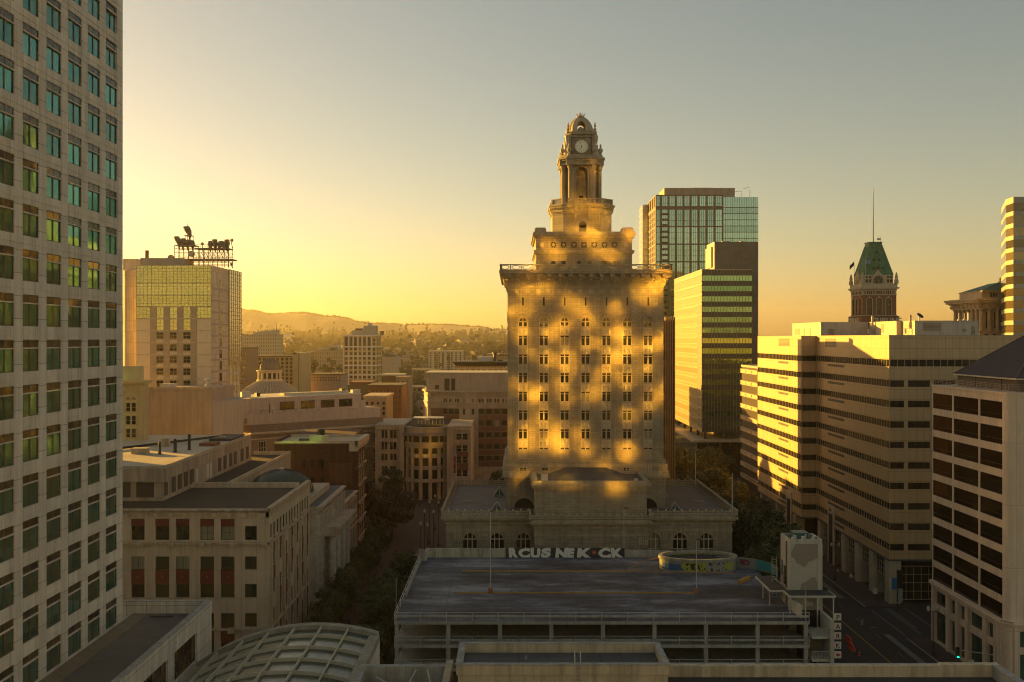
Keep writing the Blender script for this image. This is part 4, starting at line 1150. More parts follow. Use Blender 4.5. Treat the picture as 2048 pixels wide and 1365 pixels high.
def striped():
    P, g = M['panel'], M['band_glass']
    T = Thing('striped_office_block', (90, 230, 0), 'long beige office block with dark ribbon windows and two stepped wings on the right', 'office building')
    zt = 51.6; X1, X2 = 68.8, 72.4
    LL = Fr((X2, 237.8), (X2, 192.0)); LF = Fr((X2, 192.0), (114, 192.0)); SL = Fr((X1, 280.), (X1, 237.8)); SF = Fr((X1, 237.8), (X2, 237.8))
    zs = [47.0-3.93*k for k in range(10)]
    mb = MB()
    mb.box(X2+.25, 114, 192.25, 280, 8.3, zt-.1, P); mb.box(X1+.25, X2+.25, 238.05, 280, 8.3, zt-.1, P)
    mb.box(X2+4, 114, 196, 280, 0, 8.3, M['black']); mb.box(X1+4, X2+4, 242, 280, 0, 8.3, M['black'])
    rows = [(z-1.32, z) for z in zs][::-1]
    for fr, e in ((LL, 0), (LF, .25), (SL, 0), (SF, .25)):
        L_ = fr.len
        for p, q in cuts(8.3, zt, rows): mb.fb(fr, e, L_, -.25, 0, p, q, P)
    T.part('wall', mb)
    for fr, st, lab in ((LL, 1.39, 0), (SL, 1.39, 0)):
        for i, (z0, z1) in enumerate(rows):
            ribbon(T, fr, .0, fr.len-.02, z0, z1, st, g, M['strip'])
            a0 = fr.len*(.19 if fr is LL else .52); a1 = a0+(11.3 if fr is LL else 9.)
            b = MB(); b.fb(fr, a0, a1, .003, .03, z0-.95, z0-.4, M['dark_frame'])
            for k in range(9): aa = a0+(a1-a0)*k/8; b.fb(fr, aa-.05, aa+.05, .03, .05, z0-.95, z0-.4, M['strip'])
            T.part('vent', b)
    for fr in (LF, SF):
        for i, (z0, z1) in enumerate(rows):
            if fr is SF: ribbon(T, fr, .28, fr.len, z0, z1, 1.2, g, M['dark_frame'])
            elif i == 9: ribbon(T, fr, .28, fr.len, z0, z1, 1.39, g, M['strip'])
            else:
                a = .28
                for w in (2.6, 4.2, 4.2, 4.2, 4.2, 4.2, 4.2):
                    ribbon(T, fr, a, a+w, z0, z1-.1, 1.4, g, M['dark_frame']); b = MB(); b.fb(fr, a+w, a+w+.75, -.2, -.02, z0, z1, P); T.part('pier', b); a += w+.75
    # recessed plant openings near the top
    for fr, a0, a1 in ((LL, 6.6, 14.4), (SL, 22, 32)):
        b = MB(); b.fb(fr, a0, a1, .003, .03, zt-2.4, zt-.6, M['dark_frame'])
        for k in range(6): b.fb(fr, a0+.05, a1-.05, .03, .05, zt-2.25+.3*k, zt-2.15+.3*k, M['strip'])
        T.part('plant_grille', b)
    b = MB()
    for fr in (LL, LF, SL, SF): b.fb(fr, 0, fr.len, .0, .06, zt-.1, zt+.12, M['strip']); b.fb(fr, 0, fr.len, 0, .05, 8.25, 8.65, mat('blue_grey_stripe', (.06, .08, .10), .5) if 'blue_grey_stripe' not in bpy.data.materials else bpy.data.materials['blue_grey_stripe'])
    T.part('edge_trim', b)
    b = MB(); b.box(X2+.2, 114, 192.2, 280, zt-.12, zt-.05, M['roof_grey']); T.part('roof', b)
    # arcade
    cm = mat('beige_arcade_pier', (.5, .43, .31), .7, .1, .5, .2, (1.39, 2.6, .03), .6, .0, off=0)
    for y in (193.2, 201.7, 210.2, 218.7, 227.2, 235.8):
        b = MB(); b.box(X2, X2+2.3, y-1.15 if y > 194 else 192.0, y+1.15, 0, 8.3, cm); T.part('arcade_column', b)
    for y in (244, 252, 260, 268, 276): b = MB(); b.box(X1, X1+2.3, y-1.1, y+1.1, 0, 8.3, cm); T.part('arcade_column', b)
    for k in range(5):
        y0, y1 = 194.5+8.5*k, 200.4+8.5*k; fr = Fr((X2+.7, y1), (X2+.7, y0)); T.on('arcade_window', winmesh(y1-y0, 3.6, M['dark_glass'], M['cream_frame'], .1, .1, (.2, .4, .6, .8), (.33, .66), .06), fr, (y1-y0)/2, 4.6)
    for x in (82, 96): b = MB(); b.box(x, x+2.2, 192.0, 194, 0, 8.3, cm); T.part('arcade_column', b)
    fr = Fr((X2+2.3, 193.2), (82, 193.2)); T.on('arcade_window', winmesh(7.3, 6.5, M['dark_glass'], M['cream_frame'], .1, .1, (.2, .4, .6, .8), (.25, .5, .75), .06), fr, 3.65, .6)
    # entrance portals with their number
    for fr, a in ((LL, 9.2), (SL, 30)):
        b = MB(); b.fb(fr, a, a+4.4, .0, .25, 0, 13.2, cm); b.fb(fr, a+.9, a+3.5, .25, .30, 0, 11.2, M['black']); b.fb(fr, a+.8, a+3.6, .3, .36, 11.2, 11.45, M['dark_frame']); T.part('portal', b)
    o = text('250', .9, M['dark_frame'], LL.pt(10.4, .3, 11.9), LL.ang, T.o, 'street_number', .03)
    # roof-top plant rooms
    pw = mat('pink_beige_plant_room', (.52, .45, .36), .8, .08, .4, .2)
    for x0, x1, y0, y1, z1 in ((72.9, 84, 236, 260, 54.95), (84.2, 88, 219, 240, 54.9), (85.4, 98.9, 212, 238, 54.85)): rooftop_box(T, x0, x1, y0, y1, zt-.05, z1, pw)
    FA = Fr((72.9, 236), u=(1, 0)); FC = Fr((85.4, 212), u=(1, 0)); LA = Fr((72.9, 260), (72.9, 236)); LB = Fr((84.2, 240), (84.2, 219))
    for fr, a, w, z0, z1 in ((FA, 1.8, 1.3, 51.6, 53.3), (FC, 1.7, 3.8, 52.6, 54.4), (FC, 10.1, .8, 52.4, 53.1), (FC, 12, .7, 51.8, 53.6), (LA, 2, 5, 51.9, 53.6), (LA, 10, 1, 51.8, 53.6), (LA, 15, 1, 51.8, 53.6), (LB, 3, 1.2, 52, 53.6), (LB, 12, 1.5, 52.3, 54.4)):
        b = MB(); b.fb(fr, a, a+w, .0, .03, z0, z1, mat('louvre_door', (.24, .17, .12), .7, .1) if 'louvre_door' not in bpy.data.materials else bpy.data.materials['louvre_door'])
        for k in range(int((z1-z0)/.25)): b.fb(fr, a+.05, a+w-.05, .03, .06, z0+.1+.25*k, z0+.16+.25*k, pw)
        T.part('louvred_door', b)
    return T, pw
STR, M['plant'] = striped()

def mast(x, y, z, h, label, kind):
    T = Thing('antenna_mast' if kind != 'dish' else 'satellite_dish', (x, y, z), label, 'antenna' if kind != 'dish' else 'satellite dish', 'aerials on the striped block')
    w = M['white_metal']; b = MB()
    b.tube((x, y, z), (x, y, z+h), .14 if kind == 'dish' else .06, w, 6)
    if kind == 'rack':
        for k in range(4): b.tube((x-.9, y, z+.5+.6*k), (x+.9, y, z+.5+.6*k), .04, w, 4)
        for s in (-.9, .9): b.tube((x+s, y, z+.3), (x+s, y, z+h*.7), .04, w, 4)
    T.part('mast', b)
    if kind == 'rack':
        b = MB(); b.box(x+.1, x+.55, y-.15, y+.1, z+h*.55, z+h+1.6, M['plant']); T.part('panel_antenna', b)
        for s in (-.7, .7): b = MB(); b.box(x+s-.15, x+s+.15, y-.2, y, z+.6, z+1.7, M['plant']); T.part('panel_antenna', b)
    if kind == 'dish':
        c = Vector((x, y-.1, z+h)); b = MB(); ax = Vector((.35, -.6, .7)).normalized(); q = ax.to_track_quat('Z', 'Y')
        ring = [(.78, .28), (.55, .13), (.3, .04), (.02, 0)]
        pr = [[tuple(c+q @ Vector((r*cos(2*pi*i/16), r*sin(2*pi*i/16), zz))) for i in range(16)] for r, zz in ring]
        for a_, b_ in zip(pr, pr[1:]):
            for i in range(16): b.face([a_[i], a_[(i+1) % 16], b_[(i+1) % 16], b_[i]], M['dark_frame'])
        T.part('dish', b)
mast(83.3, 232, 51.5, 3.2, 'antenna rack on the roof between the first two plant rooms', 'rack')
mast(84.9, 214, 51.5, 3.0, 'antenna rack beside the largest plant room on the striped block', 'rack')
mast(86.6, 212.6, 54.85, .9, 'small dark dish on the left end of the largest plant room', 'dish')
for k, (x, h) in enumerate(((95.2, 1.3), (96.4, 1.3), (97.3, 1.6))):
    T = Thing('roof_vent_pipe', (x, 213, 54.85), ('pointed vent pipe, left of three on the largest plant room', 'pointed vent pipe, middle of three on the largest plant room', 'square flue, right of the vent pipes on the largest plant room')[k], 'vent pipe')
    b = MB()
    if k < 2: b.lathe((x, 213, 54.85), [(.45, 0), (.4, .2), (.12, .5), (.1, h), (.16, h+.05), (.12, h+.25)], M['plant'], 8)
    else: b.box(x-.2, x+.2, 212.8, 213.2, 54.85, 54.85+h, M['plant']); b.box(x-.26, x+.26, 212.74, 213.26, 54.85+h, 54.95+h, M['plant'])
    T.part('flue', b)

def dark_band_block():
    T = Thing('dark_banded_building', (80, 300, 0), 'dark office building with pale horizontal strips left of the striped block', 'office building')
    X = 71.0; fr = Fr((X, 309), (X, 288)); dk = mat('brown_glass_wall', (.05, .035, .025), .35, .2, .3, bump=0)
    mb = MB(); mb.box(X, 95, 288, 309, 0, 42.4, dk); T.part('wall', mb)
    fF = Fr((X, 288), u=(1, 0))
    for k in range(10):
        z = 40.7-3.55*k; b = MB()
        for f_, L_ in ((fr, 21), (fF, 24)):
            b.fb(f_, 0, L_, .02, .5, z-.15, z+.1, M['strip']); b.fb(f_, 0, L_, .02, .5, z+.85, z+1.1, M['strip']); b.fb(f_, 0, L_, .02, .35, z+.1, z+.85, M['panel'])
            for a in range(0, int(L_), 7): b.fb(f_, a, a+.2, .35, .5, z+.1, z+.85, M['strip'])
        T.part('spandrel_band', b)
    b = MB(); b.box(X-.2, 95.2, 287.8, 309.2, 42.4, 43.0, M['strip']); T.part('roof_rim', b)
dark_band_block()

# ------------------------------------------------------------ near right block with dark square windows
def near_right():
    cb = mat('pink_beige_precast', (.66, .52, .38), .6, .08, .5, .15, (1.12, 9.0, .03), .6, .0, off=0, jit=.06)
    T = Thing('near_right_office', (90, 156, 0), 'pink beige office block with big dark windows and a low hipped roof at far right', 'office building')
    X, Y0, Y1, zt = 71.0, 143.7, 169.0, 42.9
    LF, FF = Fr((X, Y1), (X, Y0+1.0)), Fr((X+1.0, Y0), (104, Y0))
    rows = [(41.86-3.65*k-2.54, 41.86-3.65*k) for k in range(9)][::-1]
    cl, cf = [(.35, 7.65), (8.25, 16.75), (17.3, 24.2)], [(1.6, 8.6), (9.3, 17.5), (18.2, 26.4)]
    mb = MB()
    mb.box(X+.5, 104, Y0+.5, Y1-.02, 9.9, zt, cb)
    gridwall(mb, LF, 0, LF.len, 9.9, zt, cl, rows, .5, cb); gridwall(mb, FF, 0, FF.len, 9.9, zt, cf, rows, .5, cb)
    T.part('wall', mb)
    b = MB(); b.prism([(X+1.0+1.0*cos(a), Y0+1.0+1.0*sin(a)) for a in [pi+pi/2*i/6 for i in range(7)]]+[(X+1.0, Y0+1.0)], 0, zt, cb); T.part('rounded_corner', b)
    g = glass('black_office_glass', (.006, .005, .004), (.02, .013, .009), .06, .08)
    for fr, cc in ((LF, cl), (FF, cf)):
        for c0, c1 in cc:
            me = winmesh(c1-c0, 2.54, g, M['dark_frame'], .12, .05, (), (.28,), .04)
            for z0, z1 in rows: T.on('window', me, fr, (c0+c1)/2, z0)
    b = MB()
    for z0, z1, e in ((9.5, 9.9, .35), (9.9, 10.15, .6), (10.15, 10.4, .45)): b.prism([(X-e, Y1), (X-e, Y0+.8), (X+.8, Y0-e), (104, Y0-e), (104, Y1)], z0, z1, cb)
    T.part('cornice', b)
    b = MB(); b.prism([(X-.12, Y1), (X-.12, Y0+.9), (X+.25, Y0+.2), (X+.9, Y0-.12), (104, Y0-.12), (104, Y1)], zt, zt+.35, cb); T.part('roof_edge', b)
    # base storeys
    gg = glass('green_shop_glass', (.03, .07, .05), (.08, .16, .12), .08, .3)
    mb = MB(); mb.box(X+.9, 104, Y0+.9, Y1-.02, 0, 9.5, M['black'])
    for fr, L_ in ((LF, LF.len), (FF, FF.len)):
        cols = []; a = 1.0
        while a+3.6 < L_: cols.append((a, a+(2.2 if len(cols) % 3 else 4.6) if fr is LF else a+3.5)); a = cols[-1][1]+1.25
        gridwall(mb, fr, 0, L_, 0, 9.5, cols, [(.5, 5.6), (6.6, 8.9)], .9, cb)
        for c0, c1 in cols:
            n = max(2, int((c1-c0)/1.1))
            T.on('shop_window', winmesh(c1-c0, 5.1, gg, M['dark_frame'], .5, .08, [k/n for k in range(1, n)], (.75,), .06), fr, (c0+c1)/2, .5)
            T.on('upper_window', winmesh(c1-c0, 2.3, gg, M['dark_frame'], .5, .08, [k/n for k in range(1, n)], (), .06), fr, (c0+c1)/2, 6.6)
        for p, q in cuts(0, L_, cols): mb.fb(fr, p+.1, q-.1, 0, .22, 0, 9.5, cb)
    T.part('base_wall', mb)
    # set-back plant storey under a ribbed hipped roof
    dk = mat('brown_louvre_wall', (.12, .09, .065), .7, .1, .5, 0, (40, .16, .03), .4, off=0); rf = mat('brown_metal_roof', (.07, .05, .05), .45, .12, .6, .1)
    x0, x1, y0, y1 = 73.9, 100., 146.2, 165.9
    b = MB(); b.box(x0, x1, y0, y1, zt, 45.1, dk)
    for y in (151, 159.5): b.box(x0-.1, x0, y-.15, y+.15, zt, 45.1, rf)
    T.part('plant_storey', b)
    b = MB(); e = .45; k = 9.4; rz = 45.2+.8*k
    A = [(x0-e, y0-e), (x1+e, y0-e), (x1+e, y1+e), (x0-e, y1+e)]; B = [(x0-e+k, y0-e+k), (x1+e-k, y0-e+k), (x1+e-k, y1+e-k), (x0-e+k, y1+e-k)]
    b.frust(A, 45.2, B, rz, rf)
    n = 44
    for i in range(1, n):
        t = i/n; y = y0-e+(y1-y0+2*e)*t; kk = min(k, min(y-(y0-e), y1+e-y))
        b.tube((x0-e, y, 45.24), (x0-e+kk, y, 45.24+.8*kk), .035, rf, 4)
    for i in range(1, 40):
        x = x0-e+.6*i; kk = min(k, x-(x0-e)); b.tube((x, y0-e, 45.24), (x, y0-e+kk, 45.24+.8*kk), .035, rf, 4)
    for q in (0, 3): b.tube((*A[q], 45.25), (*B[q], rz+.05), .1, rf, 5)
    T.part('hipped_roof', b)
    b = MB(); b.prism([(x0-e-.1, y0-e-.1), (x1+e+.1, y0-e-.1), (x1+e+.1, y1+e+.1), (x0-e-.1, y1+e+.1)], 45.0, 45.2, M['cream_frame']); T.part('gutter', b)
    b = MB(); w = mat('pinkish_rail', (.36, .26, .2), .6)
    for fr, L_ in ((Fr((X+.5, Y1), (X+.5, Y0+.6)), 24.7), (Fr((X+.6, Y0+.5), (104, Y0+.5)), 30)):
        for z in (.35, .6, .85, 1.1): b.fb(fr, 0, L_, -.02, .02, zt+.35+z, zt+.39+z, w)
        for i in range(int(L_/1.5)+1): b.fb(fr, 1.5*i-.02, 1.5*i+.02, -.03, .03, zt+.35, zt+1.5, w)
    T.part('railing', b)
near_right()

# ------------------------------------------------------------ green-banded office tower and its neighbours
def green_tower():
    T = Thing('green_banded_tower', (80, 400, 0), 'office tower with green window bands and a golden sunlit side', 'office tower')
    X, Y0, Y1, X1, zb, zt = 70.3, 370., 433., 88.8, 16.4, 76.4
    dk = mat('dark_green_spandrel', (.045, .045, .033), .3, .15, .4, bump=0); gr = glass('green_band_glass', (.17, .30, .15), (.30, .44, .24), .05, .85, wav=.03)
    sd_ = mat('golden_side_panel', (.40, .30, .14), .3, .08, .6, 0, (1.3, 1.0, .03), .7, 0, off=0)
    mb = MB(); mb.box(X+.2, X1, Y0+.2, Y1, zb, zt, dk)
    FF, LF = Fr((X, Y0), (X1, Y0)), Fr((X, Y1), (X, Y0))
    rows = [(74.4-3.85*k-1.95, 74.4-3.85*k) for k in range(15)][::-1]
    for p, q in cuts(zb, zt, rows): mb.fb(FF, 0, FF.len, -.2, 0, p, q, dk)
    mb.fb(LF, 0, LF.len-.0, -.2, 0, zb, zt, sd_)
    T.part('wall', mb)
    for i, (z0, z1) in enumerate(rows):
        b = MB(); b.fb(FF, 0, FF.len, -.1, -.06, z0, z1, gr)
        for k in range(17): a = FF.len*k/16; b.fb(FF, max(0, a-.06), min(FF.len, a+.06), -.06, .05, z0, z1, M['cream_frame'] if 0 else dk)
        T.part('window_band', b)
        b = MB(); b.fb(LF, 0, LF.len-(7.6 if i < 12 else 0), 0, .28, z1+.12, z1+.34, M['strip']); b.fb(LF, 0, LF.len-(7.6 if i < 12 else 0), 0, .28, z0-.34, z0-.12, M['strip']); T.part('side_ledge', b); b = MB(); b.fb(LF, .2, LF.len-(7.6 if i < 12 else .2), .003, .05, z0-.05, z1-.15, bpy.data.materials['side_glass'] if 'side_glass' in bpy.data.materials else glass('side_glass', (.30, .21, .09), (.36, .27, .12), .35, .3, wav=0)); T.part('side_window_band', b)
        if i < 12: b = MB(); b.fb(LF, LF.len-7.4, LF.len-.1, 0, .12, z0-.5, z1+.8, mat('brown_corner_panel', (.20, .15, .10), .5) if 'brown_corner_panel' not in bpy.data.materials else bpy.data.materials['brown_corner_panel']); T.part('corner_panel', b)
    b = MB(); b.box(X-.1, X1+.1, Y0-.1, Y1+.1, zt, zt+.35, M['strip']); T.part('roof_rim', b)
    b = MB()
    for k in range(17): a = FF.len*k/16; b.fb(FF, max(0, a-.035), min(FF.len, a+.035), .052, .09, zb, zt, M['strip'])
    T.part('mullion', b)
    # glazed podium under a canopy
    b = MB(); b.box(66, 101, 365, 436, 13.2, 13.9, M['strip']); T.part('canopy', b)
    b = MB(); b.box(68, 100, 367, 434, 0, 13.2, M['dark_glass'])
    for k in range(9): b.box(68+4*k-.1, 68+4*k+.1, 366.9, 367, 0, 13.2, dk)
    T.part('podium', b)
    for x, y in ((71.5, 371), (79, 371), (87.5, 371), (71.5, 385), (71.5, 400), (71.5, 415), (71.5, 430)): b = MB(); b.box(x-.5, x+.5, y-.5, y+.5, 13.9, zb, dk); T.part('column', b)
    T = Thing('blank_slab_tower', (87, 395, 0), 'blank dark grey slab tower rising behind the green-banded tower', 'tower')
    gw = mat('dark_grey_cladding', (.10, .095, .08), .45, .12, .2, .15, (2.4, 1.4, .03), .75, 0)
    lw = mat('pale_side_cladding', (.42, .36, .28), .6, .08, .5)
    mb = MB(); mb.box(78.9, 95.6, 388.5, 403.5, 0, 88.7, gw); T.part('wall', mb)
    b = MB(); b.box(78.6, 78.9, 388.5, 403.5, 0, 88.7, lw); T.part('side_wall', b)
    b = MB(); b.box(77.9, 78.6, 391.5, 402.5, 79, 87, lw); T.part('projecting_bay', b)
    for x, w in ((82, 3), (89, 2)): b = MB(); b.box(x, x+w, 390, 393, 88.7, 89.1, M['white_metal']); T.part('roof_equipment', b)
green_tower()

def grid_tower():
    T = Thing('residential_glass_tower', (92, 493, 0), 'tall apartment tower with a brown grid and teal glass behind the city hall', 'apartment tower')
    X0, XM, X1, Y0, Y1, zt = 68.9, 101.5, 118.3, 480., 506.6, 120.1
    br = mat('brown_metal_grid', (.15, .095, .065), .5, .1, .5, bump=0); tg = glass('pale_teal_glass', (.26, .38, .33), (.42, .56, .48), .05, .85, wav=.02); dkb = M['dark_frame']
    f7 = lambda x: (x/7.18+1290-1311)*.24
    cols = [(max(.35, f7(a)), f7(b)) for a, b in ((163, 213), (243, 325), (350, 430), (458, 540), (565, 640), (668, 755), (783, 870), (898, 985), (1013, 1105))]
    zf = lambda y: 51+(308-y/7.18)*.24
    rows = [(zf(308), zf(160))]+[(zf(330)-8.8-8.45*k, zf(330)-8.45*k) for k in range(13)]
    rows = [(a, b-.0) for a, b in rows][::-1]; rows = [(a, a+8.0 if b-a > 6 else b) for a, b in rows]
    mb = MB(); FF = Fr((X0, Y0), u=(1, 0)); LF = Fr((X0, Y1), u=(0, -1)); L1 = Y1-Y0
    mb.box(X0+.4, XM, Y0+.4, Y1, 0, zt-.3, dkb); mb.box(XM, X1-.3, Y0+1, Y1, 0, zt-1.2, dkb)
    gridwall(mb, FF, 0, XM-X0, 0, zt, cols, rows, .4, br)
    lc = [(1.5+6.2*k, 6.3+6.2*k) for k in range(4)]
    gridwall(mb, LF, 0, L1-.4, 0, zt, lc, rows, .4, br)
    T.part('wall', mb)
    for ci, (c0, c1) in enumerate(cols):
        w = c1-c0; me = {}
        for z0, z1 in rows[4:]:
            h = z1-z0; k = round(h, 1)
            if k not in me: me[k] = winmesh(w, h, tg, dkb, .15, .09, (.33, .66) if w > 2.5 else (.5,), (.333, .666) if h > 6 else (.3, .8), .13)
            T.on('window_bay', me[k], FF, (c0+c1)/2, z0)
            if ci == 1 and h > 6:
                for q in (.0, .333, .666): b = MB(); b.fb(FF, c0+.1, c1-.1, 0, .7, z0+h*q, z0+h*q+.15, dkb); b.fb(FF, c0+.1, c1-.1, .6, .7, z0+h*q+.15, z0+h*q+.9, M['dark_glass']); T.part('balcony', b)
    for c0, c1 in lc[:2]+lc[2:]:
        me = winmesh(c1-c0, 8.0, tg, M['cream_frame'], .15, .1, (.33, .66), (.333, .666), .2)
        for z0, z1 in rows[6:-1]:
            if c0 > 1: T.on('side_bay', me, LF, (c0+c1)/2, z0)
    # glazed part on the right, floor by floor
    GF = Fr((XM, Y0+.6), u=(1, 0)); wd = X1-XM; z = zt-1.0; k = 0
    while z > 60:
        h = 5.2 if k == 0 else 2.95
        b = MB(); b.fb(GF, 0, wd, -.03, 0, z-h+.3, z, tg); b.fb(GF, 0, wd, -.04, .08, z-h, z-h+.3, dkb)
        for i in range(16): a = wd*i/15; b.fb(GF, max(0, a-.06), min(wd, a+.06), 0, .07, z-h+.3, z, dkb)
        T.part('glazed_floor', b); z -= h; k += 1
    b = MB(); b.box(74, 108.3, 486, 503, zt-.3, 124.3, mat('tan_roof_screen', (.34, .26, .19), .7, .06, .5, 0, (.9, 40, .03), .75, off=0)); b.box(88, 98, 488, 500, 124.3, 124.7, dkb); T.part('penthouse', b)
    b = MB(); b.box(66.2, 74, Y1+.1, 520, 0, 119, glass('pale_wing_glass', (.42, .42, .34), (.5, .48, .4), .15, .6, wav=0))
    for i in range(40): b.box(66.1, 74.1, Y1+.0, 520.1, 3*i, 3*i+.3, M['cream_frame'])
    T.part('rear_glass_wing', b)
    b = MB(); w = M['white_metal']
    for x, h in ((111.5, 2.6), (115.4, 4.2)): b.tube((x, 485, zt-1), (x, 485, zt+h), .12, w); b.tube((x, 485, zt+h), (x-3.2, 485, zt+h-.3), .1, w)
    b.tube((104, 485, zt-.3), (108, 485, zt+.2), .3, w)
    T.part('cleaning_crane', b)
grid_tower()

def edge_tower():
    T = Thing('banded_edge_tower', (165, 314, 0), 'tall banded glass tower cut off by the right edge, its narrow side golden', 'office tower')
    poly = [(150.4, 300), (182, 300), (182, 327), (160, 327), (151.0, 305.8)]; zt = 93.6
    pl = mat('pale_band_cladding', (.36, .33, .25), .45, .1, .5, 0, (1.6, 4, .04), .6, off=0)
    mb = MB(); z = zt; mb.prism([(x+(.2 if x < 155 else 0), y+.2 if y < 301 else y) for x, y in poly], 0, zt-.2, M['black']); T.part('core', mb)
    b = MB(); b.prism(poly, zt-1.9, zt, pl); T.part('spandrel_band', b)
    for k in range(1, 22):
        z = zt-1.9-3.65*(k-1); b = MB(); b.prism([(x+.06 if x < 155 else x, y+.06 if y < 301 else y) for x, y in poly], z-2.35, z, glass('edge_tower_glass', (.12, .09, .05), (.26, .2, .11), .07, .5) if 'edge_tower_glass' not in bpy.data.materials else bpy.data.materials['edge_tower_glass'])
        T.part('window_band', b); b = MB(); b.prism(poly, z-3.65, z-2.35, pl); T.part('spandrel_band', b)
        if z < 10: break
edge_tower()

def temple_block():
    T = Thing('columned_building', (165, 342, 0), 'ornate stone building with giant columns and a green roof near the right edge', 'building')
    st = mat('warm_limestone', (.44, .34, .23), .8, .14, .5, .2); gr = mat('green_copper_roof', (.05, .12, .06), .6, .2, .6, .3)
    x0, x1, y0, y1 = 154.6, 176, 330.5, 352
    mb = MB(); mb.box(x0, x1, y0, y1, 0, 53.5, st); mb.box(x0+1.6, x1, y0+1.6, y1-1, 53.5, 61.0, st); mb.box(x0, x1, y0, y1, 61.0, 62.6, st); mb.box(x0+2, x1, y0+3, y1-2, 64.4, 66.8, st); T.part('wall', mb)
    b = MB()
    for z0, z1, e in ((53.3, 53.7, .4), (62.6, 63.0, .6), (63.0, 63.7, 1.4), (63.7, 64.4, 1.8), (66.8, 67.0, .3-2)): b.box(x0-e, x1, y0-e, y1+e, z0, z1, st)
    for k in range(22): b.box(x0-.5+.0, x0-.1, y0+k, y0+k+.5, 61.4, 62.3, st); b.box(x0+k*.98, x0+k*.98+.5, y0-.35, y0, 61.4, 62.3, st)
    T.part('cornice', b)
    col = MB(); col.lathe((0, 0, 0), [(.75, 0), (.62, .4), (.6, 5.8), (.52, 6.6), (.8, 7.0), (.85, 7.4)], st, 10); col = fix(col.mesh('column'))
    for k in range(8): T.inst('column', col, (x0+.8+2.7*k, y0+.8, 53.6))
    for k in range(1, 7): T.inst('column', col, (x0+.8, y0+.8+3.2*k, 53.6))
    for k in range(6): b = MB(); x = x0+1.6+2.7*k; b.box(x, x+1.2, y0-.03, y0, 49.5, 52.6, M['black']); T.part('window', b)
    for k in range(5): b = MB(); x = x0+2.8+2.7*k; b.box(x, x+1.3, y0+1.55, y0+1.6, 54.5, 60.0, M['black']); T.part('window', b)
    for x in (159.5, 160.4, 161.3): b = MB(); b.box(x, x+.5, y0+2.95, y0+3, 65.0, 66.2, M['black']); T.part('attic_window', b)
    b = MB(); b.frust([(x0+1.8, y0+2.8), (x1, y0+2.8), (x1, y1-1.8), (x0+1.8, y1-1.8)], 66.95, [(x0+9.5, y0+8.5), (x1, y0+8.5), (x1, y1-8), (x0+9.5, y1-8)], 69.9, gr); T.part('green_roof', b)
    b = MB(); b.lathe((x0+12.5, y0+10, 69.6), [(1.7, 0), (1.7, .8), (1.1, 1.0), (1.1, 2.0), (.2, 2.6)], st, 8); T.part('lantern', b)
temple_block()

